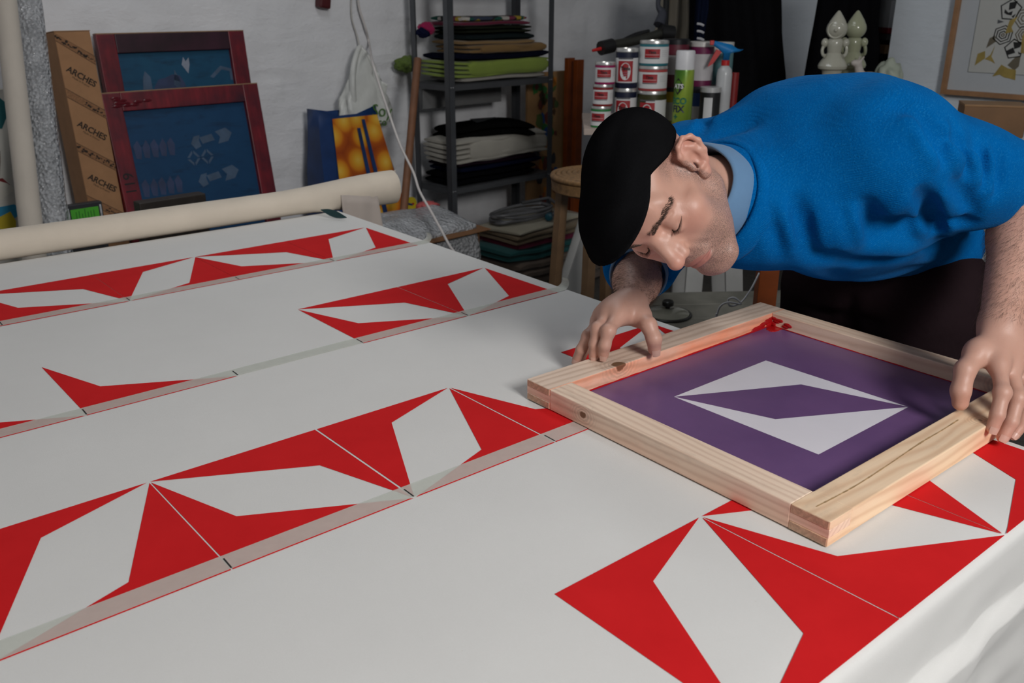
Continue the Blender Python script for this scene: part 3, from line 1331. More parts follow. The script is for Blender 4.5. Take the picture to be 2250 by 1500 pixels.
def finger(F, joints, rad, k=0.006):
    P = [A(V(*j)) for j in joints]
    F.chain(P, rad, k)
    return P


NAILS = []


def build_hand(F, wrist, fingers, thumb, palm_c):
    mcps = []
    for js, rs in fingers:
        P = finger(F, js, rs, 0.004)
        mcps.append(P[0])
        # fleshy joint bulges
        F.ell(P[1], (rs[1] * 1.02,) * 3, None, 0.008)
        NAILS.append((P[-2], P[-1], rs[-1]))
    for m, w in zip(mcps, (0.0140, 0.0140, 0.0132, 0.0120)):
        F.cone(wrist * 0.88 + m * 0.12, m, 0.0175, w * 0.95, 0.018)
        F.ell(m, (w * 0.88,) * 3, None, 0.008)
    P = finger(F, *thumb, 0.006)
    F.cone(wrist * 0.8 + P[0] * 0.2, P[0], 0.016, 0.0150, 0.016)
    F.cone(P[0], mcps[0] * 0.7 + wrist * 0.3, 0.011, 0.010, 0.022)       # web between thumb and index
    NAILS.append((P[-2], P[-1], thumb[1][-1]))
    # heel of the palm
    F.ell((wrist + mcps[1] + mcps[2]) / 3 + palm_c, (0.022, 0.022, 0.022), None, 0.025)


def build_body():
    F = Field()
    build_head(F)
    # neck
    F.cone(H(0, -.030, -.045), NECK * 0.72 + H(0, -.03, -.08) * 0.28, .054, .060, .035)
    F.cone(H(0, .012, -.075), NECK * 0.75 + H(0, .02, -.08) * 0.25 + A((-.005, 0, -.02)), .032, .042, .03)
    F.cone(NECK * 0.72 + H(0, -.03, -.08) * 0.28, NECK, .060, .060, .02)
    # trunk inside the clothes
    F.cone(NECK, THOR, .055, .075, .05)
    F.cone(THOR, LUM, .075, .075, .05)
    F.cone(LUM, HIP, .070, .060, .05)
    F.cone(NECK, SH_L, .045, .042, .04)
    F.cone(NECK, SH_R, .045, .042, .04)
    # arms
    mL = WR_L * 0.35 + EL_L * 0.65
    F.cone(SH_L, EL_L, .045, .039, .02)
    F.cone(EL_L, mL, .041, .0425, .02)
    F.cone(mL, WR_L, .0425, .0305, .02)
    F.cone(WR_L, WR_L + (WR_L - mL) * 0.06, .0300, .0285, .015)
    mR = WR_R * 0.45 + EL_R * 0.55
    F.cone(SH_R, EL_R, .045, .039, .02)
    F.cone(EL_R, mR, .040, .0410, .02)
    F.cone(mR, WR_R, .0410, .0285, .02)
    # right hand on the far rail
    r = (.0112, .0106, .0100, .0090)
    build_hand(F, WR_R,
               [([(1358, 695, 1.503), (1337, 727, 1.470), (1329, 758, 1.474), (1326, 779, 1.4865)], r),
                ([(1338, 692, 1.518), (1314, 722, 1.488), (1307, 756, 1.492), (1305, 783, 1.503)], r),
                ([(1322, 697, 1.540), (1293, 738, 1.516), (1277, 768, 1.522), (1267, 790, 1.533)], (.0105, .0098, .0092, .0083)),
                ([(1316, 704, 1.562), (1294, 744, 1.552), (1284, 770, 1.553), (1278, 788, 1.558)], (.0092, .0086, .0080, .0072))],
               ([(1404, 692, 1.525), (1425, 714, 1.497), (1437, 744, 1.492), (1438, 766, 1.5035)], (.0160, .0136, .0126, .0112)),
               A((0, 0, 0.0)))
    # left hand on the near rail
    build_hand(F, WR_L,
               [([(2194, 800, 1.300), (2203, 862, 1.266), (2192, 910, 1.262), (2181, 940, 1.266)], r),
                ([(2220, 804, 1.318), (2236, 874, 1.282), (2222, 926, 1.276), (2204, 960, 1.278)], r),
                ([(2240, 808, 1.342), (2258, 880, 1.306), (2248, 928, 1.298), (2228, 955, 1.298)], (.0105, .0098, .0092, .0083)),
                ([(2254, 815, 1.366), (2274, 876, 1.335), (2266, 914, 1.328), (2252, 938, 1.328)], (.0092, .0086, .0080, .0072))],
               ([(2150, 774, 1.318), (2121, 812, 1.300), (2111, 858, 1.296), (2110, 884, 1.301)], (.0165, .0146, .0136, .0118)),
               A((0, 0, 0.0)))
    return F


def skin_colors(v):
    q = toH(v)
    n = len(v)
    base = np.tile(np.array((0.555, 0.320, 0.245)), (n, 1))
    x, y, z = q.T
    inhead = sm(-np.linalg.norm(q, axis=1), -.20, -.14)
    rnd = np.random.rand(n)

    def blend(m, c):
        m = np.clip(m, 0, 1)[:, None]
        return base * (1 - m) + np.array(c) * m

    def blob(cx, cy, cz, r):
        return np.exp(-((x - cx) ** 2 + (y - cy) ** 2 + (z - cz) ** 2) / (r * r))
    red = 0
    for s in (1, -1):
        red = red + blob(s * .045, .07, -.03, .022) * .6 + blob(s * .078, -.02, .02, .028) * 1.0 + blob(s * .08, -.01, -.035, .02) * .7
    red = red + blob(0, .122, -.045, .017) * .8 + blob(0, .09, .03, .03) * .3
    base = blend(inhead * red * .68, (0.56, 0.20, 0.145))
    # stubble: beard, upper lip, sideburns, cropped temples
    jaw = sm(-z, .030, .060) * sm(y, -.030, -.005) * sm(-z, -.2, .155) * (1 - sm(-z, .128, .150))
    cheek_clear = np.clip(sm(y, .045, .075) * sm(z, -.068, -.050), 0, 1)
    beard = jaw * (1 - cheek_clear * .9)
    nosec = (blob(0, .115, -.045, .024) > .4)
    beard = np.where(nosec, 0, beard)
    side = np.exp(-((y - .012) / .012) ** 2) * sm(z, -.06, -.04) * (1 - sm(z, .0, .02)) * (np.abs(x) > .05)
    crop = sm(z, .0, .02) * (1 - sm(y, .015, .05)) * .9 * (np.abs(x) < .0785)
    m = np.clip(np.maximum(np.maximum(beard, side * .9), crop), 0, 1) * inhead * (1 - sm(np.abs(x), .0775, .0800))
    stub = m
    base = blend(m * .38, (0.30, 0.215, 0.190))
    # lips
    lip = (1 - sm(((x / .0245) ** 2 + ((z + .0866) / .0112) ** 2), .75, 1.1)) * sm(y, .080, .086)
    base = blend(lip * .8 * inhead, (0.40, 0.150, 0.125))
    stub = stub * (1 - lip)
    for P0, P1, r_ in NAILS:
        tipd = np.linalg.norm(v - P1, axis=1)
        base = blend(np.exp(-(tipd / (r_ * 1.7)) ** 2) * .5, (0.60, 0.27, 0.20))
    return np.c_[base, stub]


def skin_mat():
    k = N('skin')
    at = k.n('ShaderNodeAttribute', attribute_name='tint')
    co = k.coord('Object')
    f = k.noise(co, 45.0, 5.0, 0.6)
    col = k.mix(k.math('MULTIPLY', k.ramp(f, [(0.35, (0, 0, 0)), (0.7, (1, 1, 1))]), 0.16), at.outputs['Color'], (0.50, 0.22, 0.16))
    # stubble: fine dark hairs where the skin carries a beard shadow
    hair = k.noise(co, 900.0, 2.0, 0.6)
    hm = k.math('MULTIPLY', k.ramp(hair, [(0.46, (0, 0, 0)), (0.57, (1, 1, 1))]), at.outputs['Alpha'])
    col = k.mix(k.math('MULTIPLY', hm, 0.72), col, (0.085, 0.062, 0.055))
    k.color(col)
    k.bump(k.noise(co, 420.0, 3.0, 0.6), 0.16, 0.0012)
    k.set(Roughness=0.45, Specular_IOR_Level=0.45, Subsurface_Weight=0.12, Subsurface_Scale=0.006)
    k.b.inputs['Subsurface Radius'].default_value = (1.0, 0.35, 0.2)
    return k.m


M_SKIN = skin_mat()
F_body = build_body()
bv, bq = F_body.surface((0.86, 0.38, 0.80), (1.85, 1.22, 1.50), 0.0017, 14)
bv = smooth_mesh(bv, bq, 1, 0.45)
PERSON_BASE = A((1.68, 0.86, 0.0))
person = np_mesh('person', bv - PERSON_BASE, bq, M_SKIN, None, skin_colors(bv))
person.location = PERSON_BASE
tag(person, 'man in a blue sweater and black flat cap bending over the silkscreen frame', 'person')


def child(name, v, q, mat):
    return np_mesh(name, v - PERSON_BASE, q, mat, person)


# ---- finger nails: thin curved plates on the finger tips, a child of the body
def nail_plates():
    v, f = [], []
    for P0, P1, r_ in NAILS:
        d = (P1 - P0) / np.linalg.norm(P1 - P0)
        # the back of the finger: away from the palm, here upwards and towards the camera
        b = A(-C_FWD) * .8 + A((0, 0, 1)) * .5
        b = b - d * (b @ d)
        b /= np.linalg.norm(b)
        side = np.cross(d, b)
        c = P1 + d * r_ * .25
        base = len(v)
        n, m = 7, 7
        for i in range(n):
            for j in range(m):
                a, t = (i / (n - 1) - .5) * 1.35, j / (m - 1)
                q = c - d * r_ * .55 + d * (t * r_ * 1.15)
                sh = 1.0 if t < .75 else 1 - (t - .75) * .5
                rr = r_ * (1.045 - .10 * max(0, t - .55))
                v.append(q + (b * math.cos(a * sh) + side * math.sin(a * sh)) * rr - PERSON_BASE)
        for i in range(n - 1):
            for j in range(m - 1):
                q = base + i * m + j
                f.append((q, q + 1, q + m + 1, q + m))
    return v, f


nv_, nf_ = nail_plates()
for k_ in range(len(NAILS) - 1):
    mesh('finger_nail', nv_[k_ * 49:(k_ + 1) * 49], nf_[:36], plain('nail', (0.60, 0.36, 0.29), 0.3), person, True)

# ---- flat cap
def build_cap():
    F = Field()
    F.ell(H(0, -.010, .032), (.0825, .104, .0735), HR @ rotmat('X', -6), .02)
    F.ell(H(0, .030, .055), (.076, .084, .038), HR @ rotmat('X', 6), .02)
    F.ell(H(0, .082, .068), (.066, .064, .026), HR @ rotmat('X', -4), .03)
    # opening for the head and the slanted lower edge
    ky = np.array((-.12, -.06, .0125, .057, .15, .25))
    kz = np.array((-.006, .002, .030, .058, .057, .057))

    def below(p):
        q = toH(p)
        return q[:, 2] - np.interp(q[:, 1], ky, kz)
    F._add('s', below, HC, 9.0, .010)
    # visor
    F.ell(H(0, .092, .063), (.070, .068, .0095), HR @ rotmat('X', -1), .010)
    for (a, b, w, dp) in [((-.06, .152, .078), (.06, .152, .078), .006, .006), ((.055, .150, .078), (.080, .08, .070), .006, .005), ((.03, .13, .08), (.088, .06, .07), .012, .003),
                          ((.088, .0, .06), (.07, .09, .085), .012, .003), ((.05, -.08, .08), (.02, .08, .125), .014, .003)]:
        groove(F, H(*a), H(*b), w, dp)
    return F


def groove(F, a, b, w, dp):
    a, b = A(a), A(b)
    ba = b - a
    L2 = ba @ ba

    def m(p, d):
        t = np.clip(((p - a) @ ba) / L2, 0, 1)
        qd = p - a - t[:, None] * ba
        d2 = (qd * qd).sum(1)
        taper = np.sin(np.pi * (0.12 + 0.76 * t))
        return d + dp * taper * np.exp(-d2 / (w * w))
    m.c = (a + b) / 2
    m.r = math.sqrt(L2) / 2 + 2.4 * w
    F.mods.append(m)


cv, cq = build_cap().surface(HC - .24, HC + .24, 0.0028)
cv = smooth_mesh(cv, cq, 2)
M_CAP = cloth_mat('black_felt', (0.0065, 0.0065, 0.0072), 0.95, 500, 0.6, 0.3, 0.0, 0.0)
child('flat_cap', cv, cq, M_CAP)

# ---- blue knitted sweater
def build_sweater():
    F = Field()
    sp = [HIP + A((0.02, 0, 0.02)), LUM, THOR, NECK]
    ax = (THOR - HIP) / np.linalg.norm(THOR - HIP)
    lat = A((0.0, 1.0, 0.0))
    R0 = np.stack([ax, lat, np.cross(ax, lat)], 1)
    ax2 = (NECK - THOR) / np.linalg.norm(NECK - THOR)
    R1_ = np.stack([ax2, lat, np.cross(ax2, lat)], 1)
    F.ell(THOR + A((0.0, -0.005, -.004)), (.205, .185, .138), R0, .06)
    F.ell(A((1.40, .745, 1.245)), (.13, .10, .10), R0, .09)         # rib cage
    F.ell(THOR * .5 + LUM * .5 + A((.0, -.005, 0.012)), (.19, .172, .122), R0, .06)
    F.ell(LUM + A((0.005, -.005, 0.03)), (.15, .168, .110), R0, .06)              # waist
    F.ell(HIP + A((.01, 0, .105)), (.11, .178, .115), R0, .06)                    # hips
    F.cone(THOR + A((-.05, -.02, .05)), SH_L + A((.01, .02, .01)), .085, .080, .06)
    F.cone(THOR + A((-.05, .02, .05)), SH_R + A((0, -.02, .0)), .085, .078, .06)
    F.ell(NECK + A((.03, 0, -.01)), (.085, .10, .085), R1_, .06)
    F.cone(NECK + A((.03, 0, 0)), SH_L, .078, .078, .05)
    F.cone(NECK + A((.03, 0, 0)), SH_R, .078, .078, .05)
    # belly cloth hanging under the chest
    F.ell(A((1.30, 0.80, 1.15)), (.14, .12, .075), None, .07)
    # sleeves
    cuffL = EL_L * 0.93 + SH_L * 0.07
    F.cone(SH_L, SH_L * .45 + EL_L * .55, .085, .074, .05)
    F.cone(SH_L * .45 + EL_L * .55, EL_L + (EL_L - SH_L) * .05, .074, .066, .04)
    F.cone(SH_R, SH_R * .45 + EL_R * .55, .082, .072, .05)
    F.cone(SH_R * .45 + EL_R * .55, EL_R, .072, .066, .04)
    F.cone(EL_R, EL_R * .74 + WR_R * .26, .066, .058, .02)
    # cut the cuffs
    nL = (WR_L - EL_L) / np.linalg.norm(WR_L - EL_L)
    nL2 = nL + 0.9 * (EL_L - SH_L) / np.linalg.norm(EL_L - SH_L)
    aL = (EL_L - SH_L) / np.linalg.norm(EL_L - SH_L)
    F.half(SH_L + (EL_L - SH_L) * .85, aL + nL * .40, .010, .15, EL_L + aL * .06)
    nR = (WR_R - EL_R) / np.linalg.norm(WR_R - EL_R)
    F.half(EL_R * .76 + WR_R * .24, nR, .010, .16, WR_R)
    # neck opening
    nk = (H(0, -.03, -.05) - NECK)
    nk /= np.linalg.norm(nk)
    F.half(NECK + nk * .060, nk, .012, .12, NECK + nk * .13)
    F.cone(NECK + nk * .03, NECK + nk * .14, .070, .074, .008, 's')
    # hem
    F.half(HIP + A((.03, 0, .065)), A((.25, 0, -1.0)), .012)

    def fold(px0, py0, px1, py1, w, dp, D0=1.25, D1=1.25):
        # creases follow the cloth surface: find it along the line of sight of each end
        a, b = surf(F0, px0, py0), surf(F0, px1, py1)
        if px0 > 1985 and py0 < 520:
            dp *= 1.45
            w *= .9
        groove(F, a, b, w, dp * 1.7)
        if dp > 0:                                   # the cloth pushed aside stands up next to the crease
            L_ = math.hypot(px1 - px0, py1 - py0)
            ox_, oy_ = -(py1 - py0) / L_ * w * 2300, (px1 - px0) / L_ * w * 2300
            groove(F, surf(F0, px0 + ox_, py0 + oy_), surf(F0, px1 + ox_, py1 + oy_), w * .9, -dp * .75)
    F0 = Field()
    F0.items = list(F.items)
    for f in [(2040, 285, 2075, 340, .013, .020), (2065, 300, 2160, 330, .014, .010), (2015, 245, 2060, 290, .012, .008),
              (2100, 270, 2130, 380, .010, .010), (2150, 300, 2170, 400, .011, .010), (2195, 320, 2190, 420, .010, .010),
              (1905, 455, 1925, 520, .014, .022), (1940, 500, 2040, 490, .020, .026), (2025, 430, 2060, 500, .015, .018),
              (2080, 480, 2130, 490, .011, .014), (2100, 400, 2140, 470, .012, .008),
              (1750, 450, 1775, 545, .014, .014), (1775, 545, 1850, 575, .018, .012), (1700, 480, 1720, 560, .016, .006),
              (1820, 470, 1850, 540, .014, -.008), (1645, 275, 1560, 300, .016, .008), (1560, 250, 1540, 290, .010, .006),
              (1960, 240, 2010, 230, .016, .006), (2000, 545, 2100, 520, .014, .010), (1860, 575, 2000, 560, .016, .010),
              (1800, 480, 1815, 560, .010, -.008), (1960, 470, 1990, 420, .012, -.008), (2070, 430, 2090, 500, .009, -.008),
              (2120, 300, 2150, 390, .009, -.007), (2085, 300, 2100, 360, .009, -.007), (2175, 330, 2180, 420, .008, -.006),
              (1365, 555, 1480, 580, .008, .008), (1375, 590, 1480, 602, .008, .008)]:
        fold(*f)

    def rough(p, d):
        q = p * 6.0
        return (d + 0.004 * (np.sin(q[:, 0] * 2.1 + 1.3 * np.sin(q[:, 1] * 1.7)) * np.sin(q[:, 2] * 2.6 + q[:, 1]))
                + 0.0016 * np.sin(q[:, 0] * 7.3 + 2.0 * np.sin(q[:, 2] * 4.1)) * np.sin(q[:, 1] * 8.9 + 1.7 * np.sin(q[:, 0] * 3.7)))
    F.mods.append(rough)
    return F


def surf(F, px, py):
    """first point of a field met along the line of sight through a pixel (to anchor creases on the cloth)"""
    ds = np.linspace(1.0, 2.0, 600)
    r = A(V(px, py, 1.0)) - A(CAM)
    P = A(CAM) + ds[:, None] * r
    d = F.eval(P)
    i = np.argmax(d < 0)
    if not (d < 0).any():
        i = np.argmin(d)
    return P[i]


F_sw = build_sweater()
sv, sq = F_sw.surface((0.95, 0.42, 0.82), (1.92, 1.30, 1.46), 0.0042)
sv = smooth_mesh(sv, sq, 2)


def knit_mat():
    k = N('blue_knit')
    co = k.coord('Object')
    f = k.noise(co, 10.0, 5.0, 0.6)
    fz = k.noise(co, 380.0, 3.0, 0.7)
    col = k.ramp(f, [(0.3, (0.0006, 0.086, 0.29)), (0.7, (0.0012, 0.116, 0.37))])
    col = k.mix(k.math('MULTIPLY', k.ramp(fz, [(0.5, (0, 0, 0)), (0.8, (1, 1, 1))]), 0.30), col, (0.03, 0.30, 0.62))
    k.color(col)
    wv = k.n('ShaderNodeTexWave', i_Scale=105.0, i_Distortion=1.6, i_Detail=1.0, i_Detail_Scale=2.0)
    wv.bands_direction = 'Z'
    k.l(k.coord('Object', rot=(0.1, 0.65, 0.0)), wv.inputs['Vector'])
    h = k.math('ADD', k.math('MULTIPLY', wv.outputs['Fac'], 0.28), k.math('MULTIPLY', fz, 0.9))
    k.bump(h, 0.55, 0.0022)
    k.set(Roughness=0.95, Sheen_Weight=0.06, Sheen_Roughness=0.4, Specular_IOR_Level=0.0)
    k.b.inputs['Sheen Tint'].default_value = (0.35, 0.65, 1.0, 1)
    return k.m


M_KNIT = knit_mat()
child('sweater', sv, sq, M_KNIT)

# ---- shirt collar and rolled shirt cuff
def ring_band(name, centre, axis, ref, prof_fn, mat, a0=0.0, a1=2 * math.pi, n=72, th=0.0032, closed=True):
    axis = axis / np.linalg.norm(axis)
    u = ref - axis * (ref @ axis)
    u /= np.linalg.norm(u)
    w = np.cross(axis, u)
    rows = []
    for i in range(n + (0 if closed else 1)):
        a = a0 + (a1 - a0) * i / n
        prof = prof_fn(a)
        rows.append([centre + (u * math.cos(a) + w * math.sin(a)) * r + axis * z for r, z in prof])
    m = len(rows[0])
    v = [p for r in rows for p in r]
    f = []
    R_ = len(rows)
    for i in range(R_ if closed else R_ - 1):
        j = (i + 1) % R_
        for q in range(m):
            q2 = (q + 1) % m
            f.append((i * m + q, j * m + q, j * m + q2, i * m + q2))
    if not closed:
        f.append(tuple(range(m)))
        f.append(tuple((R_ - 1) * m + q for q in range(m - 1, -1, -1)))
    v = [tuple(p - PERSON_BASE) for p in v]
    o = mesh(name, v, f, mat, person, True)
    return o


M_SHIRT = cloth_mat('chambray', (0.105, 0.205, 0.345), 0.85, 1200, 0.3, 0.1, 0.1)
NKD = H(0, -.03, -.05) - NECK
NKD = NKD / np.linalg.norm(NKD)


def collar_prof(a):
    front = 0.5 - 0.5 * math.cos(a)
    h = 0.040
    b = 0.001 * math.sin(5 * a)
    w = .006 * math.sin(2 * a + .5)
    return [(.0690 + b, .020), (.0695 + b, .072 + w), (.0708 + b, .0775 + w), (.0735 + b, .0780 + w), (.0765 + b, .072 + w), (.0820 + b, .048), (.0855 + b, .018),
            (.0833 + b, .017), (.0800 + b, .046), (.0748 + b, .068 + w), (.0728 + b, .0735 + w), (.0712, .020)]


col_ = ring_band('shirt_collar', NECK, NKD, A((0, 0, 1)), collar_prof, M_SHIRT)
col_['label'] = 'light blue chambray collar folded over the sweater neckline'
ring_band('neck_rib', NECK, NKD, A((0, 0, 1)),
          lambda a: [(.083, .006), (.0845, .030), (.0875, .035), (.0925, .034), (.0975, .026), (.103, .006), (.100, -.004), (.088, -.004)], M_KNIT, n=96)
nL = (WR_L - EL_L) / np.linalg.norm(WR_L - EL_L)
aL = (EL_L - SH_L) / np.linalg.norm(EL_L - SH_L)
cu = ring_band('shirt_cuff', SH_L + (EL_L - SH_L) * .88, aL + nL * .40, A((0, 0, 1)),
               lambda a: [(.052, -.02), (.055, .022), (.058, .027), (.062, .025), (.064, -.012), (.060, -.02)], M_SHIRT)
nR = (WR_R - EL_R) / np.linalg.norm(WR_R - EL_R)
ring_band('shirt_cuff', EL_R * .76 + WR_R * .24, nR, A((0, 0, 1)),
          lambda a: [(.047, -.02), (.049, .010), (.051, .013), (.054, .011), (.055, -.012), (.052, -.02)], M_SHIRT)

# ---- trousers and shoes
def build_trousers():
    F = Field()
    F.ell(HIP + A((-.005, -.02, .01)), (.135, .195, .135), None, .05)
    for s in (1, -1):
        kn = A((1.63, 0.86 + s * .11, 0.50))
        an = A((1.70, 0.86 + s * .13, 0.075))
        F.cone(HIP + A((0, s * .10 - .01, -.03)), kn, .110, .070, .05)
        F.cone(kn, an, .068, .060, .03)
    for a, b, w, dp in [((1.53, .84, .95), (1.55, .86, .70), .016, .030), ((1.52, .72, .92), (1.55, .95, .90), .012, .014), ((1.53, .70, .86), (1.56, .80, .84), .012, .008),
                        ((1.54, .9, .87), (1.56, 1.02, .82), .012, .008), ((1.56, .84, .90), (1.58, .86, .78), .010, .010)]:
        groove(F, a, b, w, dp)
    F.half((1.7, .86, .055), (0, 0, -1), .004)
    return F


tv, tq = build_trousers().surface((1.40, 0.56, 0.02), (1.90, 1.16, 1.12), 0.008)
tv = smooth_mesh(tv, tq, 2)
child('trousers', tv, tq, cloth_mat('dark_twill', (0.018, 0.011, 0.013), 0.9, 700, 0.3, 0.2, 0.3))
for s in (1, -1):
    F = Field()
    yb = 0.86 + s * .135
    F.cone((1.72, yb, .050), (1.52, yb - s * .005, .036), .042, .034, .02)
    F.cone((1.70, yb, .06), (1.70, yb, .10), .045, .045, .02)
    F.half((1.6, yb, .001), (0, 0, -1), .004)
    v, q = F.surface((1.40, yb - .08, -.02), (1.82, yb + .08, .17), 0.007)
    child('shoe', smooth_mesh(v, q, 1), q, plain('black_leather', (0.012, 0.011, 0.01), 0.5))

# ---- brows, lashes, forearm hair: fine strands
def strands(name, items, mat, r=0.00028, kind=True):
    v, f = [], []
    for pts in items:
        path = [Vector(p - PERSON_BASE) for p in pts]
        n = len(path)
        rr = [r * (1 - 0.85 * i / (n - 1)) for i in range(n)]
        a, b = tube_data(path, rr, 3, False, len(v))
        v += a
        f += b
    o = mesh(name, v, f, mat, person, True)
    o['kind'] = 'stuff'
    return o


M_HAIR = plain('dark_hair', (0.060, 0.040, 0.030), 0.7)
rng = random.Random(3)
bt = [(bv[i]) for i in range(0)]


def snap(P):
    """project points near the head onto the skin; returns points and normals"""
    P = np.array(P)
    e = 0.0006
    for _ in range(5):
        d = F_body.eval(P, HC, .16)
        g = np.stack([F_body.eval(P + dv, HC, .16) - d for dv in np.eye(3) * e], 1) / e
        g /= np.linalg.norm(g, axis=1)[:, None] + 1e-9
        P = P - g * d[:, None]
    return P, g


brow, lash = [], []
pb, db, pl, dl = [], [], [], []
for s in (1, -1):
    for i in range(560):
        t = rng.random()
        x = s * (.011 + .042 * t)
        z = .0135 + .010 * math.sin(t * 2.2) * 0.9 - .004 * t + rng.uniform(-.0058, .0058) * (1 - .45 * t)
        pb.append(H(x, .100 - .03 * t * t, z))
        d = HR @ np.array((s * (.5 + .6 * t + rng.uniform(-.3, .3)), -.15 * t, .55 - .8 * t + rng.uniform(-.35, .35)))
        db.append(d / np.linalg.norm(d) * rng.uniform(.0045, .0078))
    root = catmull([(s * .0190, .0842, -.0108), (s * .026, .0900, -.0138), (s * .034, .0905, -.0146), (s * .0415, .0855, -.0130), (s * .0475, .0782, -.0098)], 14)
    for i, q in enumerate(root):
        t = i / (len(root) - 1)
        if t < .25:
            continue
        pl.append(H(*q))
        d = HR @ np.array((s * (.05 + .75 * (t - .35)), .80, -.62 + rng.uniform(-.08, .08)))
        dl.append(d / np.linalg.norm(d) * (.0062 + .0040 * math.sin(math.pi * min(1, t * 1.05))))
pb, nb_ = snap(pb)
for p, n, d in zip(pb, nb_, db):
    brow.append([p - n * .0005, p + d * .5 + n * .0012, p + d + n * .0006])
for p, d in zip(pl, dl):
    lash.append([p - d * .12, p + d * .5, p + d + HR @ np.array((0, .0008, .0016))])
strands('eyebrows', brow, plain('brow_hair', (0.085, 0.056, 0.042), 0.8), .00024)
strands('eyelashes', lash, M_HAIR, .00042)
arm = []
for W_, E_ in ((WR_L, EL_L), (WR_R, EL_R)):
    axd = (W_ - E_) / np.linalg.norm(W_ - E_)
    rel = bv - E_
    t = rel @ axd
    L = np.linalg.norm(W_ - E_)
    rad = np.linalg.norm(rel - t[:, None] * axd, axis=1)
    cand = np.argwhere((t > .03) & (t < L * 1.02) & (rad < .06))[:, 0]
    for i in rng.sample(list(cand), min(4200, len(cand))):
        p = bv[i]
        n = rel[i] - t[i] * axd
        n = n / (np.linalg.norm(n) + 1e-9)
        side = np.cross(axd, n)
        d = axd * rng.uniform(.5, 1.0) + side * rng.uniform(-.1, .7) + n * rng.uniform(.1, .35)
        d /= np.linalg.norm(d)
        ln = rng.uniform(.008, .019)
        arm.append([p - n * .0008, p + d * ln * .5 + n * .0006, p + d * ln - n * .0008])
strands('arm_hair', arm, plain('arm_hair_brown', (0.075, 0.048, 0.034), 0.7), .00013)

# ------------------------------------------------------------------ things along the back wall
def wall_dist(p):
    return (Vector(p) - WB).dot(WN)


def wall_point(px, py, off=0.0):
    """point in front of the back wall (by off) seen at a pixel"""
    r = V(px, py, 1.0) - CAM
    t = (off - (CAM - WB).dot(WN)) / r.dot(WN)
    return CAM + r * t


def to_floor(a, b, z=0.0):
    """extend the line a->b until height z"""
    t = (z - a.z) / (b.z - a.z)
    return a + (b - a) * t


def leaning_frame(a_top, lean, W_, H_, name, label, cat, group=None):
    """Empty at the foot of a flat thing that leans against the back wall; local X along the wall, Y up the thing, Z outwards"""
    up = (-WN * math.sin(lean) + Vector((0, 0, 1)) * math.cos(lean)).normalized()
    R = Matrix((WD, up, WD.cross(up))).transposed()
    foot = Vector(a_top) - up * H_
    o = empty(name, foot, 0, label, cat, group)
    o.rotation_euler = R.to_euler()
    return o


# --- two old silkscreens with red-stained frames
def red_wood():
    k = N('red_stained_wood')
    f = k.noise(k.coord('Object', (30, 4, 4)), 1.0, 6.0, 0.65)
    g = k.noise(k.coord('Object'), 6.0, 5.0, 0.6)
    c = k.ramp(f, [(0.25, (0.06, 0.006, 0.010)), (0.6, (0.20, 0.012, 0.022)), (0.85, (0.26, 0.03, 0.035))])
    k.color(k.mix(k.ramp(g, [(0.45, (0, 0, 0)), (0.7, (1, 1, 1))]), c, (0.04, 0.008, 0.018)))
    k.set(Roughness=0.42)
    return k.m


def blue_mesh(name, a, b):
    k = N(name)
    co = k.coord('Object')
    f = k.noise(co, 3.0, 6.0, 0.65, 0.7)
    g = k.noise(k.coord('Object', (3, 14, 1)), 2.0, 5.0, 0.7, 0.5)
    c = k.ramp(f, [(0.3, a), (0.7, b)])
    k.color(k.mix(k.math('MULTIPLY', k.ramp(g, [(0.52, (0, 0, 0)), (0.72, (1, 1, 1))]), 0.55), c, (0.006, 0.012, 0.03)))
    k.set(Roughness=0.5, Specular_IOR_Level=0.3)
    return k.m


M_RW = red_wood()
M_RWD = plain('dark_red_stain', (0.028, 0.006, 0.014), 0.45, var=0.5, vscale=9)
M_BM1 = blue_mesh('blue_emulsion', (0.006, 0.042, 0.11), (0.010, 0.060, 0.145))
M_BM2 = blue_mesh('teal_blue_emulsion', (0.008, 0.055, 0.12), (0.012, 0.085, 0.16))
M_GHOST = plain('ghost_image', (0.055, 0.095, 0.16), 0.6, var=0.25)
M_GHOST2 = plain('faded_ghost_image', (0.028, 0.045, 0.11), 0.6, var=0.3)
M_PALE = plain('pale_ghost_image', (0.24, 0.27, 0.34), 0.6, var=0.2)
M_BAREWOOD = plain('bare_wood_edge', lin(150, 120, 90), 0.7, var=0.2)


def old_screen(top_l, top_r, H_, lean, mw, name, label, mesh_mat, dark_top):
    W_ = (top_r - top_l).length
    o = leaning_frame(top_l, lean, W_, H_, name, label, 'screen frame', 'old red-framed silkscreens against the wall')
    th = 0.032
    for nm, c, s in (('stile', (mw / 2, H_ / 2, 0), (mw, H_, th)), ('stile', (W_ - mw / 2, H_ / 2, 0), (mw, H_, th)),
                     ('rail', (W_ / 2, mw / 2, 0), (W_ - 2 * mw, mw, th)), ('rail', (W_ / 2, H_ - mw / 2, 0), (W_ - 2 * mw, mw, th))):
        m = M_RWD if (dark_top and nm == 'rail') else M_RW
        box(nm, c, s, m, o, bevel=0.003)
    box('top_edge', (W_ / 2, H_ + 0.0015, 0), (W_, 0.004, th), M_BAREWOOD, o, bevel=0.001)
    box('stencil_mesh', (W_ / 2, H_ / 2, -0.006), (W_ - 2 * mw + .004, H_ - 2 * mw + .004, 0.003), mesh_mat, o, bevel=0)
    return o, W_


def ghost(o, poly, mat, z=-0.0044, name='ghost_image'):
    return prism(name, poly, 0.0006, mat, o, M=Matrix.Translation((0, 0, z)))


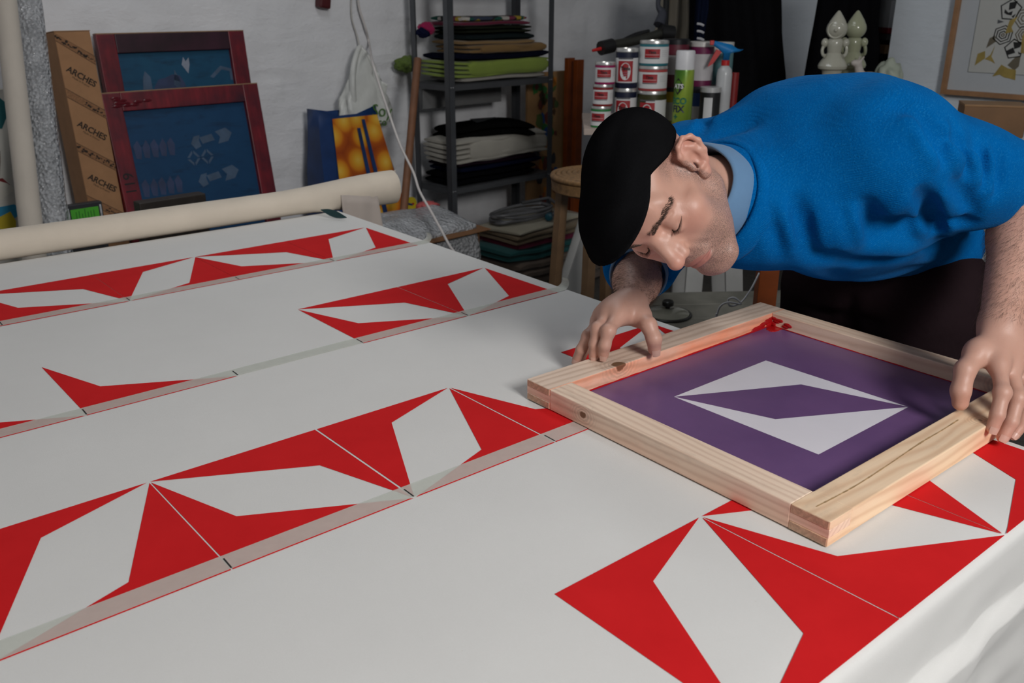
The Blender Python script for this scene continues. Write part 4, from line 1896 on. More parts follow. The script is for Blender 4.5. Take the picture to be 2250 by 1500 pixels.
tl, tr = wall_point(206, 76, 0.06), wall_point(531, 66, 0.06)
sB, WBk = old_screen(tl, tr, tl.z - 0.01, 0.10, 0.075, 'old_silkscreen',
                     'taller old silkscreen, half hidden, with white shapes on teal-blue mesh', M_BM2, True)
Hb = tl.z - 0.01
for poly, m in [([(0.20, -.48), (0.21, -.40), (0.225, -.36), (0.25, -.40), (0.25, -.48)], M_GHOST),
                ([(0.26, -.47), (0.29, -.42), (0.33, -.41), (0.37, -.39), (0.41, -.40), (0.43, -.45), (0.44, -.50), (0.27, -.52)], M_GHOST2),
                ([(0.37, -.46), (0.385, -.36), (0.41, -.44), (0.40, -.49)], M_GHOST),
                ([(0.43, -.33), (0.445, -.28), (0.455, -.31), (0.475, -.285), (0.475, -.33), (0.46, -.39)], M_PALE),
                ([(0.58, -.42), (0.65, -.35), (0.73, -.38), (0.72, -.45), (0.70, -.45), (0.70, -.39), (0.655, -.375), (0.60, -.43)], M_GHOST)]:
    ghost(sB, [(x * 0.80, Hb + .075 + y * 0.62) for x, y in poly], m)
tl, tr = wall_point(219, 207, 0.19), wall_point(562, 188, 0.19)
Hf = tl.z + 0.01
sF, WFr = old_screen(tl, tr, Hf, 0.16, 0.072, 'old_silkscreen',
                     'shorter old silkscreen with deep blue mesh and faint arrow shapes', M_BM1, False)


def gpoly(pts, m, z=-0.0044):
    ghost(sF, [(x * WFr, Hf - y) for x, y in pts], m, z)


def ghost_px(pts, m):
    """shapes of the front screen given as (fraction of width, metres below the top)"""
    gpoly([(x - 0.095, y) for x, y in pts], m)


# faint arrows (right half) and two little diamond rings
for y0 in (0.185, 0.345):
    ghost_px([(.585, y0 + .04), (.61, y0 + .012), (.65, y0 + .008), (.64, y0 + .03), (.65, y0 + .055), (.61, y0 + .065)], M_GHOST)
    ghost_px([(.645, y0 + .018), (.73, y0 + .008), (.745, y0 + .035), (.66, y0 + .045)], M_GHOST)
    ghost_px([(.755, y0 + .0), (.83, y0 - .012), (.87, y0 + .012), (.835, y0 + .045), (.765, y0 + .052), (.785, y0 + .024)], M_GHOST)
for cx_ in (.585, .675):
    for k_ in range(4):
        a0, a1 = math.pi / 2 * k_, math.pi / 2 * (k_ + 1)
        P_ = [(cx_ + .042 * math.cos(a), .285 + .032 * math.sin(a)) for a in (a0 + .12, a1 - .12)]
        Q_ = [(cx_ + .026 * math.cos(a), .285 + .020 * math.sin(a)) for a in (a1 - .12, a0 + .12)]
        ghost_px(P_ + Q_, M_GHOST)
for y0 in (0.190, 0.345):
    for k_ in range(5):
        xx = .225 + .052 * k_
        ghost_px([(xx, y0 + .02 + .01 * (k_ % 2)), (xx + .03, y0), (xx + .048, y0 + .03), (xx + .035, y0 + .075), (xx + .005, y0 + .07)], M_GHOST2)
for i, ch in enumerate('119'):
    text_mesh('lettering', ch, 0.062, plain('black_marker', (0.004, 0.004, 0.006), 0.6), sF,
              (0.038, Hf - 0.385 + 0.030 * i, 0.0164), (0, 0, math.pi / 2), 0.0003)
# glossy drips of old ink on the top rail
bm = bmesh.new()
for i in range(12):
    bmesh.ops.create_icosphere(bm, subdivisions=2, radius=1.0, matrix=Matrix.Translation((0.05 + 0.05 * random.random() * i / 4, Hf - 0.02 - 0.04 * random.random(), 0.0165))
                               @ Matrix.Diagonal((0.02, 0.006, 0.0018, 1)))
from_bm('ink_drips', bm, plain('glossy_dark_red', (0.10, 0.008, 0.014), 0.12), sF, True)
# wooden block standing before the screens
p = V(376, 452, 3.0)
blk = box('wood_block', (p.x, p.y, 0.5), (0.23, 0.05, 1.0), plain('dark_walnut', (0.018, 0.013, 0.010), 0.5, var=0.4, vscale=25), None, (0, 0, WALL_A), 0.004)
blk.location.z = p.z / 2 + 0.0
blk.scale.z = 1.0
blk.data.transform(Matrix.Scale((p.z + 0.03), 4, (0, 0, 1)))
blk.location.z = (p.z + 0.03) / 2
tag(blk, 'dark wooden board standing behind the canvas roll before the silkscreen', 'board')

# --- cardboard box with printed bands and lettering
def arches_box():
    M_CARD = plain('brown_cardboard', lin(160, 118, 82), 0.8, var=0.08, vscale=20, bump=0.08, bscale=200)
    M_PRN = plain('dark_print', (0.022, 0.013, 0.008), 0.8, var=0.3)
    M_BAND = plain('band_print', lin(138, 98, 66), 0.8, var=0.25, vscale=160)
    top = wall_point(118, 70, 0.20)
    tr_ = wall_point(197, 66, 0.20)
    w = (tr_ - top).length
    Hh = top.z / math.cos(0.06) - 0.004
    o = leaning_frame(top, 0.085, w, Hh, 'cardboard_box', 'tall brown cardboard box printed with diagonal bands and ARCHES', 'box')
    dpt = 0.15
    box('body', (w / 2, Hh / 2, -dpt / 2), (w, Hh, dpt), M_CARD, o, bevel=0.003)
    box('top_flap', (w / 2, Hh + 0.002, -dpt / 2), (w + .002, 0.003, dpt + .002), M_CARD, o, bevel=0.0008)
    pitch = 0.203
    ang = math.radians(-35)
    R2 = Matrix.Rotation(ang, 2)
    for k_ in range(0, 6):
        yc = Hh - 0.115 - pitch * k_
        # lettering
        if yc - .05 > 0.1 and k_ >= 0:
            t = text_mesh('lettering', 'ARCHES', 0.0315, M_PRN, o, (w * 0.52, yc - .050, 0.0004), (0, 0, ang), 0.0003, bold=0.0009)
            text_mesh('small_lettering', 'Made in France', 0.011, M_BAND if False else M_PRN, o,
                      (w * 0.52 + .022 * math.sin(ang) + .006, yc - .050 - .022 * math.cos(ang), 0.0004), (0, 0, ang), 0.0002)
        # ornamented diagonal band, clipped to the face
        def clip(c, hw):
            pts = []
            for sgn, xs in ((1, (0.0, w)), (-1, (w, 0.0))):
                for x in xs:
                    pts.append((x, min(Hh - .003 + .0002 * len(pts), c + (x - w / 2) * math.tan(ang) + sgn * hw / math.cos(ang))))
            return pts[::-1]
        cb = yc + pitch / 2 - .048
        prism('printed_band', clip(cb, 0.014), 0.0003, M_BAND, o, M=Matrix.Translation((0, 0, 0.0001)))
        bm = bmesh.new()
        for i in range(26):
            u = (i + .5) / 26
            if (k_ % 2 == 1 and u < 0.45):
                continue
            x = u * w
            y = min(Hh - .008, cb + (x - w / 2) * math.tan(ang) + random.uniform(-.008, .008))
            r_ = random.uniform(.0028, .0062)
            bmesh.ops.create_circle(bm, cap_ends=True, segments=6, radius=r_,
                                    matrix=Matrix.Translation((x, y, 0.0007)) @ Matrix.Rotation(random.random() * 3, 4, 'Z') @ Matrix.Diagonal((1, random.uniform(.4, 1), 1, 1)))
        for sgn in (-1, 1):
            q = clip(cb + sgn * 0.0160, 0.0009)
            vs2 = [bm.verts.new((x, y, 0.0006)) for x, y in q]
            bm.faces.new(vs2)
        from_bm('band_ornament', bm, M_PRN, o)
    # label box in front with a green label
    return o


arches_box()
pl_ = empty('label_box', V(184, 470, 3.15), WALL_A, 'small black box with a bright green striped label', 'box')
pl_.location.z = 0
zt = V(184, 444, 3.15).z
box('body', (0, 0, zt / 2), (0.125, 0.03, zt), plain('black_card', (0.02, 0.022, 0.026), 0.5), pl_)
M_GRN = plain('green_label', (0.06, 0.36, 0.02), 0.6)
box('green_label', (0.0, -0.0158, zt - 0.078), (0.095, 0.001, 0.125), M_GRN, pl_, bevel=0)
M_GRN2 = plain('dark_green_ink', (0.02, 0.16, 0.012), 0.6)
for i in range(7):
    box('label_line', (-0.030 + 0.010 * i, -0.0164, zt - 0.06 - 0.004 * (i % 3)), (0.003, 0.0006, 0.07 + .012 * (i % 2)), M_GRN2, pl_, bevel=0)
for s in (-1, 1):
    box('white_edge', (s * 0.055, -0.0160, zt - 0.07), (0.006, 0.001, 0.12), plain('scuffed_white', (0.4, 0.42, 0.44), 0.6, var=0.5, vscale=60), pl_, bevel=0)

# --- rolls leaning at the far left
def lean_roll(name, p_hi, p_lo, r, mat, label, ztop, lumps=0.0, cat='roll'):
    foot = to_floor(p_hi, p_lo, 0.0)
    top = to_floor(p_hi, p_lo, ztop)
    ax = top - foot
    n = 90
    vs_, fs = [], []
    u = ax.normalized().cross(Vector((0, 1, 0))).normalized()
    w = ax.normalized().cross(u)
    seg = 36
    for i in range(n + 1):
        c = ax * (i / n)
        for k in range(seg):
            a = 2 * math.pi * k / seg
            rr = r * (1 + lumps * noise.noise(Vector((math.cos(a) * 2, math.sin(a) * 2, i * 0.35))))
            vs_.append(c + (u * math.cos(a) + w * math.sin(a)) * rr)
    for i in range(n):
        for k in range(seg):
            k2 = (k + 1) % seg
            fs.append((i * seg + k, i * seg + k2, (i + 1) * seg + k2, (i + 1) * seg + k))
    fs.append(tuple(range(seg))[::-1])
    fs.append(tuple(n * seg + k for k in range(seg)))
    o = mesh(name, vs_, fs, mat, None, True, foot + Vector((0, 0, r * 0.3)))
    return tag(o, label, cat)


def bubble_mat():
    k = N('bubble_wrap')
    co = k.coord('Object')
    vo = k.n('ShaderNodeTexVoronoi', i_Scale=85.0)
    k.l(co, vo.inputs['Vector'])
    f = k.noise(co, 12.0, 5.0, 0.7)
    c = k.ramp(f, [(0.3, (0.27, 0.28, 0.29)), (0.7, (0.46, 0.47, 0.49))])
    k.color(c)
    n1 = k.bump(vo.outputs['Distance'], 1.0, 0.010)
    k.bump(k.noise(co, 40.0, 4.0, 0.7, 1.0), 0.6, 0.012, n1)
    k.set(Roughness=0.14, Specular_IOR_Level=1.0)
    return k.m


M_BUB = bubble_mat()
lean_roll('bubble_wrap_roll', V(61, 0, 3.12), V(121, 490, 3.02), 0.045, M_BUB, 'tall roll of shiny grey bubble wrap beside the cardboard box', 1.72, 0.04)
M_TUBE = cloth_mat('beige_fabric', (0.50, 0.45, 0.39), weave=600)
lean_roll('fabric_roll', V(12, 0, 2.98), V(69, 500, 2.86), 0.035, M_TUBE, 'tall beige fabric roll leaning left of the bubble wrap', 1.75, 0.02)
# collage-painted cloth bundle at the very left
def collage():
    o = empty('collage_board', V(5, 420, 3.12), 0, 'board with torn colourful paper shapes behind the beige fabric roll', 'board')
    o.location.z = 0
    up = Vector((0, 0, 1))
    R = Matrix((WD, WN, up)).transposed()
    o.rotation_euler = (0, 0, WALL_A)
    box('board', (-0.06, 0.02, 0.6), (0.30, 0.03, 1.2), plain('offwhite_board', (0.55, 0.53, 0.48), 0.7), o)
    cols_ = [(0.004, 0.10, 0.11), (0.01, 0.09, 0.22), (0.18, 0.012, 0.014), (0.02, 0.24, 0.42), (0.55, 0.42, 0.02), (0.005, 0.06, 0.05), (0.08, 0.04, 0.02), (0.6, 0.57, 0.5)]
    rg = random.Random(11)
    zz = [(1.13, 0), (1.05, 6), (0.98, 1), (0.97, 6), (0.88, 2), (0.86, 7), (0.83, 5), (0.78, 3), (0.74, 4), (0.70, 3), (0.66, 4), (0.60, 7), (0.56, 0), (0.50, 5), (0.44, 0), (0.40, 5), (0.36, 0), (0.30, 0)]
    for i, (z, c) in enumerate(zz):
        n = rg.choice((5, 6, 7))
        poly = []
        r0 = 0.035 + 0.03 * rg.random() + (0.06 if z < 0.5 else 0)
        for q in range(n):
            a = 2 * math.pi * q / n + rg.uniform(-.3, .3)
            poly.append((r0 * rg.uniform(.5, 1.2) * math.cos(a), r0 * rg.uniform(.5, 1.3) * math.sin(a)))
        M_ = Matrix.Translation((rg.uniform(-.06, .06), 0.0045 - 0.0004 * i * 0.2, z)) @ Matrix.Rotation(math.pi / 2, 4, 'X')
        m = plain('paper_%d' % c, cols_[c], 0.7)
        prism('paper_shape', poly, 0.0008, m, o, M=M_)


collage()

# --- red hook, strings, bags
p = wall_point(710, 4, 0.03)
bm = bmesh.new()
add_box(bm, (0, 0, 0.02), (0.062, 0.05, 0.10), None, 0.010, 3)
add_box(bm, (-0.036, 0, 0.05), (0.04, 0.03, 0.03), None, 0.006, 2)
hk = from_bm('wall_clamp', bm, plain('dark_red_plastic', (0.07, 0.006, 0.008), 0.5))
hk.location = p
hk.rotation_euler = (0.0, 0.15, WALL_A)
tag(hk, 'dark red clamp fixed on the white wall above the bags', 'clamp')

M_CORD = plain('white_cord', (0.62, 0.58, 0.56), 0.6)
M_STRING = plain('cotton_string', (0.50, 0.48, 0.45), 0.9)
hang = [wall_point(775, -60, .02), wall_point(772, 30, .02), wall_point(785, 80, .025), wall_point(795, 125, .05)]
tag(tube('string', hang, 0.0035, M_STRING), 'pale string hanging on the wall left of its neighbour', 'string')
cord = [wall_point(786, -60, .03), wall_point(788, 10, .03), wall_point(803, 60, .035), wall_point(812, 100, .05), V(818, 135, 3.92), V(830, 175, 3.84),
        V(855, 250, 3.74), V(880, 320, 3.66), V(908, 378, 3.58), V(922, 420, 3.5), V(950, 470, 3.38), V(985, 535, 3.2), V(1004, 576, 3.05)]
cord.append(Vector((cord[-1].x, cord[-1].y + .02, 0.45)))
cord.append(Vector((cord[-1].x, cord[-1].y + .02, 0.004)))
tag(tube('power_cord', cord, 0.0052, M_CORD, None, 8, 10), 'white cord hanging past the bags and down to the floor', 'cord')


def orange_mat():
    k = N('orange_fruit_print')
    co = k.coord('Object')
    vo = k.n('ShaderNodeTexVoronoi', i_Scale=8.6, i_Randomness=0.7)
    vo.voronoi_dimensions = '2D'
    mp = k.n('ShaderNodeSeparateXYZ')
    k.l(co, mp.inputs[0])
    cb = k.n('ShaderNodeCombineXYZ')
    k.l(mp.outputs['X'], cb.inputs[0])
    k.l(mp.outputs['Z'], cb.inputs[1])
    k.l(cb.outputs[0], vo.inputs['Vector'])
    d = vo.outputs['Distance']
    c = k.ramp(d, [(0.0, (0.78, 0.50, 0.08)), (0.18, (0.74, 0.38, 0.03)), (0.40, (0.64, 0.22, 0.010)), (0.47, (0.52, 0.13, 0.006)), (0.53, (0.42, 0.085, 0.005)), (0.8, (0.28, 0.04, 0.004))])
    k.color(c)
    k.set(Roughness=0.4)
    return k.m


def shopping_bag():
    M_BLUE = plain('blue_bag', (0.008, 0.035, 0.13), 0.45, var=0.2)
    M_OR = orange_mat()
    base = wall_point(803, 410, 0.30)
    o = empty('shopping_bag', (base.x, base.y, 0), WALL_A, 'blue shopping bag printed with oranges leaning on the wall', 'bag')
    sc = 4.0 / 1960
    # profile of the bag: (half width, z); wide at the foot, narrower at the mouth
    zt = wall_point(795, 248, 0.20).z
    zb = 0.02
    n = 14
    def hw(t):
        return 0.315 * (1 - t) + 0.165 * t
    def dp(t):
        return 0.11 * (1 - t) + 0.05 * t
    vs_, fs = [], []
    ring = [(-1, -1), (-0.33, -1), (0.33, -1), (1, -1), (1, 1), (0.33, 1), (-0.33, 1), (-1, 1)]
    for i in range(n + 1):
        t = i / n
        z = zb + (zt - zb) * t
        for a, b in ring:
            q = Vector((a * hw(t) - 0.0, b * dp(t) + 0.16 * t, z))
            q.x += 0.010 * noise.noise(Vector((a * 3, b, t * 6)))
            q.y += 0.012 * noise.noise(Vector((a * 2, b + 5, t * 5)))
            if i == n:
                q.z += 0.03 * abs(a) - 0.02 * (b < 0) * (1 - abs(a))
            vs_.append(q)
    m = len(ring)
    for i in range(n):
        for k in range(m):
            k2 = (k + 1) % m
            fs.append((i * m + k, i * m + k2, (i + 1) * m + k2, (i + 1) * m + k))
    fs.append(tuple(range(m))[::-1])
    body = mesh('bag_body', vs_, fs, M_BLUE, o, True)
    sol = body.modifiers.new('thick', 'SOLIDIFY')
    sol.thickness = 0.002
    sharpen(body, 40)
    # printed front panel, a few millimetres proud
    def panel_(a0, a1, t0, t1, mat, nm, off=0.004):
        v, f = [], []
        nu, nv = 6, 12
        for j in range(nv + 1):
            t = t0 + (t1 - t0) * j / nv
            for i in range(nu + 1):
                a = a0 + (a1 - a0) * i / nu
                v.append((a * hw(t), -dp(t) + 0.16 * t - off - 0.006, zb + (zt - zb) * t))
        for j in range(nv):
            for i in range(nu):
                q = j * (nu + 1) + i
                f.append((q, q + 1, q + nu + 2, q + nu + 1))
        mesh(nm, v, f, mat, o, True)
    panel_(-0.60, 0.97, 0.22, 0.985, M_OR, 'fruit_print')
    panel_(0.15, 0.26, 0.20, 0.93, M_BLUE, 'handle_strap', 0.010)
    panel_(0.36, 0.47, 0.20, 0.97, M_BLUE, 'handle_strap', 0.011)
    # little round emblem near the foot
    e = lathe('emblem', [(0.036, 0), (0.036, 0.002)], plain('emblem_yellow', (0.55, 0.42, 0.012), 0.5), o, 28)
    tt = 0.10
    e.location = (0.66 * hw(tt), -dp(tt) + 0.16 * tt - 0.012, 0.18)
    e.rotation_euler = (math.pi / 2, 0, 0)
    e.location.z = wall_point(860, 428, .15).z
    for dx_, m_, w_ in ((-.006, plain('emblem_blue', (0.006, 0.02, 0.12), 0.5), .030), (.012, plain('emblem_red', (0.4, 0.01, 0.01), 0.5), .012)):
        box('emblem_mark', (e.location.x + dx_, e.location.y - .0028, e.location.z), (w_, 0.001, 0.010), m_, o, (0, .3, 0), 0)
    return o


shopping_bag()


def plastic_bag():
    M_PL = plain('white_plastic', (0.64, 0.65, 0.62), 0.35, var=0.08)
    b0 = wall_point(808, 270, 0.13)
    top = wall_point(812, 108, 0.07)
    o = empty('plastic_bag', b0, WALL_A, 'crumpled white plastic bag with green lettering hanging in the shopping bag', 'bag')
    Hh = top.z - b0.z
    n, seg = 26, 40
    vs_, fs = [], []
    for i in range(n + 1):
        t = i / n
        z = Hh * t
        w = 0.115 * (1 - t) ** 0.8 + 0.035 + 0.02 * math.sin(t * 5)
        dpt = 0.045 * (1 - t) + 0.016
        for k in range(seg):
            a = 2 * math.pi * k / seg
            cr = 1 + 0.22 * noise.noise(Vector((math.cos(a) * 2.2, math.sin(a) * 2.2, t * 4))) + 0.10 * noise.noise(Vector((math.cos(a) * 6, math.sin(a) * 6, t * 9)))
            vs_.append((w * cr * math.cos(a) + 0.01 * t, dpt * cr * math.sin(a) + 0.03 * t, z))
    for i in range(n):
        for k in range(seg):
            k2 = (k + 1) % seg
            fs.append((i * seg + k, i * seg + k2, (i + 1) * seg + k2, (i + 1) * seg + k))
    fs.append(tuple(range(seg))[::-1])
    fs.append(tuple(n * seg + k for k in range(seg)))
    mesh('bag_body', vs_, fs, M_PL, o, True)
    # handle loops gathered on the string
    for sx, r_ in ((-0.075, 0.014), (0.060, 0.011)):
        pts = [(sx * 1.0, 0.0, Hh * .15), (sx * 1.15, -.01, Hh * .45), (sx * .85, 0, Hh * .8), (0.0, .03, Hh * 1.04), (-sx * .3, .03, Hh * .9)]
        v, f = tube_data(catmull(pts, 10), [r_ * (1.5 - 0.9 * i / 40) for i in range(41)], 10)
        mesh('bag_handle', v, f, M_PL, o, True)
    # crumpled side flap
    vs_, fs = [], []
    for i in range(13):
        for j in range(13):
            u, w = i / 12, j / 12
            vs_.append((0.035 + 0.085 * u * (1 - .1 * w), -0.02 + 0.02 * math.sin(7 * u + 3 * w), Hh * (.12 + .62 * w * (1 - .35 * u))))
    for i in range(12):
        for j in range(12):
            a = i * 13 + j
            fs.append((a, a + 13, a + 14, a + 1))
    fl_ = mesh('bag_flap', vs_, fs, M_PL, o, True)
    fl_.modifiers.new('thick', 'SOLIDIFY').thickness = 0.001
    M_GT = plain('green_lettering', (0.06, 0.16, 0.02), 0.6)
    text_mesh('lettering', 'Soy', 0.085, M_GT, o, (0.045, -0.066, Hh * .17), (math.pi / 2, 0.10, 0.0), 0.0006)
    text_mesh('lettering', 'eco', 0.055, M_GT, o, (0.03, -0.066, Hh * .02), (math.pi / 2, 0.12, 0.0), 0.0006)
    return o


plastic_bag()
# wooden pole leaning against the shelf
pole = tube('wooden_pole', [to_floor(V(918, 130, 4.35), V(893, 400, 4.2), 0.0), V(893, 400, 4.2), V(918, 130, 4.35)], 0.019, plain('brown_pole', lin(120, 80, 55), 0.6, var=0.2), None, 10, 6)
tag(pole, 'brown wooden pole leaning against the metal shelf beside the bags', 'pole')

# --- metal shelving unit
SX = Vector((2.672, 3.745, 0.0))
SW, SD = 0.75, 0.29
SHV = (0.075, 0.575, 1.095, 1.60)
M_STEEL = plain('grey_shelf_steel', (0.10, 0.105, 0.115), 0.42, 0.55, var=0.1)
M_STEELD = plain('shelf_board_steel', (0.085, 0.088, 0.095), 0.5, 0.4)
shelf = empty('metal_shelf', SX, WALL_A, 'grey metal shelving unit holding stacks of folded fabric', 'shelf')
for (x, y, sx, sy) in ((0, 0, 1, 1), (SW, 0, -1, 1), (0, SD, 1, -1), (SW, SD, -1, -1)):
    bm = bmesh.new()
    add_box(bm, (sx * 0.017, 0, 0.95), (0.036, 0.002, 1.9))
    add_box(bm, (0, sy * 0.017, 0.95), (0.002, 0.036, 1.9))
    o = from_bm('post', bm, M_STEEL, shelf)
    o.location = (x, y, 0)
for z in SHV:
    bm = bmesh.new()
    add_box(bm, (SW / 2, SD / 2, z - .004), (SW - .004, SD - .004, 0.003))
    for y in (0.003, SD - .003):
        add_box(bm, (SW / 2, y, z - .018), (SW - .004, 0.002, 0.032))
    for x in (0.003, SW - .003):
        add_box(bm, (x, SD / 2, z - .018), (0.002, SD - .004, 0.032))
    from_bm('shelf_board', bm, M_STEELD, shelf)
    for x in (0.010, 0.024, SW - .024, SW - .010):
        b = lathe('bolt', [(0.0045, 0), (0.0045, 0.002), (0.002, 0.0035)], plain('bolt_zinc', (0.6, 0.6, 0.62), 0.25, 0.9), shelf, 8)
        b.location = (x, -0.001, z - .018)
        b.rotation_euler = (math.pi / 2, 0, 0)


def SP(x, y, z):
    """shelf coordinates to world"""
    return SX + WD * x - WN * y + Vector((0, 0, z))


def folded(name, x, y, z, w, d, h, layers, mat, label, group, rz=0.0, sag=0.0, seed=0, wav=0.006, cat='fabric', wrap=False, floor=False):
    """a folded piece of cloth: layers with rounded fold edges at the front, layered edges at the sides; returns top height"""
    rg = random.Random(seed * 7 + layers)
    if not floor:
        w = min(w, 0.69)
        x = max(0.034 + w / 2, min(SW - 0.034 - w / 2, x))
        d = min(d, 0.262)
        y = 0.006 + d / 2
    bm = bmesh.new()
    lh = h / layers
    nx, ns = 18, 14
    for L in range(layers + (1 if wrap else 0)):
        jx, jy = rg.uniform(-.008, .008), rg.uniform(-.003, .003)
        ww, dd = w * rg.uniform(.97, 1.0), d * rg.uniform(.97, .985)
        lh = h / layers
        Lc = L + .5
        if L == layers:                        # outer fold wrapping the front of the pile
            lh, Lc, ww, dd, jx, jy = h * 1.01, .5, w * .84, d * .5, w * .075, -d * .25
        rings = []
        for i in range(nx + 1):
            u = i / nx - .5
            e = min(1.0, (0.5 - abs(u)) * 2 * nx / 1.6 + 0.55)
            ring_ = []
            for k in range(ns):
                a = 2 * math.pi * (k + .5) / ns
                ca, sa = math.cos(a), math.sin(a)
                cy_ = math.copysign(abs(ca) ** 0.30, ca)
                cz_ = math.copysign(abs(sa) ** 0.62, sa)
                px_, py_ = u * ww + jx, cy_ * dd / 2 * (0.985 + .015 * e) + jy
                nz = noise.noise(Vector((px_ * 5 + seed * 3.1, py_ * 5, seed * 1.7 + L * 0.15)))
                zc = lh * Lc + nz * wav + sag * (4 * u * u - .4)
                py_ += 0.006 * noise.noise(Vector((px_ * 7, seed * 2.3, L * 1.3)))
                ring_.append(bm.verts.new((px_, py_, zc + cz_ * lh * .53 * e)))
            rings.append(ring_)
        for i in range(nx):
            for k in range(ns):
                k2 = (k + 1) % ns
                bm.faces.new((rings[i][k], rings[i + 1][k], rings[i + 1][k2], rings[i][k2]))
        bm.faces.new(rings[0])
        bm.faces.new(rings[-1][::-1])
    o = from_bm(name, bm, mat, None)
    sharpen(o, 50)
    o.location = SP(x, y, z)
    o.rotation_euler = (0, 0, WALL_A + rz)
    tag(o, label, cat, group)
    return z + h


C_ = lambda n, c: cloth_mat('fabric_' + n, c, weave=500, strength=0.3)
G1 = 'folded fabrics on the upper shelf'
z = SHV[2] + .0025
z = folded('folded_fabric', .40, .12, z, .62, .30, .022, 1, C_('light_grey', (0.30, 0.28, 0.25)), 'light grey folded fabric under the lime green one', G1, seed=1)
z = folded('folded_fabric', .37, .115, z, .78, .32, .078, 4, C_('lime', (0.20, 0.27, 0.045)), 'lime green fabric folded in thick layers on the upper shelf', G1, seed=2, sag=.006, wav=.009, wrap=True)
z = folded('folded_fabric', .36, .125, z, .72, .31, .034, 1, C_('navy', (0.006, 0.007, 0.016)), 'navy folded fabric between lime green and ochre', G1, seed=3, sag=.010)
z = folded('folded_fabric', .42, .13, z, .57, .29, .042, 2, C_('ochre', (0.20, 0.115, 0.040)), 'wide ochre folded fabric over the navy one', G1, seed=4, wrap=True)
z = folded('folded_fabric', .37, .13, z, .50, .27, .022, 1, C_('light_ochre', (0.23, 0.14, 0.055)), 'narrower ochre folded fabric under the slate one', G1, seed=5)
z = folded('folded_fabric', .38, .13, z, .50, .27, .032, 1, C_('slate', (0.012, 0.017, 0.018)), 'dark slate folded fabric over the ochre pair', G1, seed=6)
z = folded('folded_fabric', .36, .13, z, .47, .27, .036, 2, C_('dark_olive', (0.016, 0.018, 0.012)), 'dark olive folded fabric below the magenta one', G1, seed=7)
z = folded('folded_fabric', .34, .13, z, .50, .26, .022, 1, C_('magenta', (0.12, 0.006, 0.028)), 'magenta folded fabric near the top of the upper pile', G1, seed=8)


def pattern_mat():
    k = N('patterned_cloth')
    co = k.coord('Object')
    vo = k.n('ShaderNodeTexVoronoi', i_Scale=22.0)
    k.l(co, vo.inputs['Vector'])
    sep = k.n('ShaderNodeSeparateColor')
    k.l(vo.outputs['Color'], sep.inputs[0])
    c = k.ramp(sep.outputs[0], [(0.0, (0.01, 0.01, 0.012)), (0.3, (0.006, 0.07, 0.05)), (0.45, (0.35, 0.25, 0.02)), (0.6, (0.45, 0.42, 0.38)), (0.75, (0.16, 0.02, 0.05)), (0.9, (0.03, 0.04, 0.07))], 'CONSTANT')
    k.color(c)
    k.set(Roughness=0.9)
    return k.m


z = folded('folded_fabric', .33, .13, z, .46, .25, .024, 1, pattern_mat(), 'multicoloured patterned fabric on top of the upper pile', G1, seed=9)
# scarf ends sticking out at the side
for (px, py, dpt, r, nm, col, lab) in ((938, 62, 4.50, .030, 'pink', (0.30, 0.01, 0.07), 'bright pink cloth end sticking out of the upper pile'),
                                       (930, 72, 4.48, .024, 'ink_blue', (0.008, 0.010, 0.03), 'ink blue cloth end drooping beside the pink one'),
                                       (892, 140, 4.62, .040, 'moss', (0.10, 0.15, 0.03), 'crumpled moss green cloth end behind the shelf post')):
    bm = bmesh.new()
    bmesh.ops.create_icosphere(bm, subdivisions=4, radius=r)
    for v in bm.verts:
        v.co *= 1 + 0.35 * noise.noise(v.co * 45) + 0.2 * noise.noise(v.co * 110)
        v.co.x *= 1.5
    o = from_bm('cloth_end', bm, C_(nm, col), None, True)
    o.location = V(px, py, dpt)
    tag(o, lab, 'fabric', G1)
G2 = 'folded fabrics on the middle shelf'
z = SHV[1] + .0025
z = folded('folded_fabric', .33, .12, z, .60, .30, .060, 2, C_('black', (0.004, 0.004, 0.005)), 'thick black folded fabric lowest on the middle shelf', G2, seed=11)
z = folded('folded_fabric', .38, .13, z, .62, .29, .030, 1, C_('ink', (0.005, 0.007, 0.020)), 'ink blue folded fabric above the black one', G2, seed=12)
z = folded('folded_fabric', .35, .13, z, .58, .29, .024, 1, C_('aubergine', (0.012, 0.005, 0.010)), 'aubergine folded fabric under the pale canvas', G2, seed=13)
z = folded('folded_fabric', .37, .11, z, .72, .34, .120, 5, C_('pale_canvas', (0.36, 0.34, 0.295)), 'thick pile of pale canvas folded in many layers', G2, seed=14, wav=.012, sag=-.010, wrap=True)
z = folded('folded_garment', .36, .12, z - .008, .50, .26, .070, 2, C_('black_jersey', (0.004, 0.004, 0.004)), 'black folded garment on top of the pale canvas', G2, -0.25, seed=15, wav=.012, sag=-.02, cat='garment')
zz_ = z
box('garment_label', SP(.37, .12, zz_ + .004), (0.16, 0.12, 0.002), plain('grey_print', (0.02, 0.022, 0.025), 0.8), None, (0.12, 0, WALL_A - .25), 0)
tag(bpy.data.objects['garment_label'], 'dark grey printed sheet lying on the black garment', 'sheet')
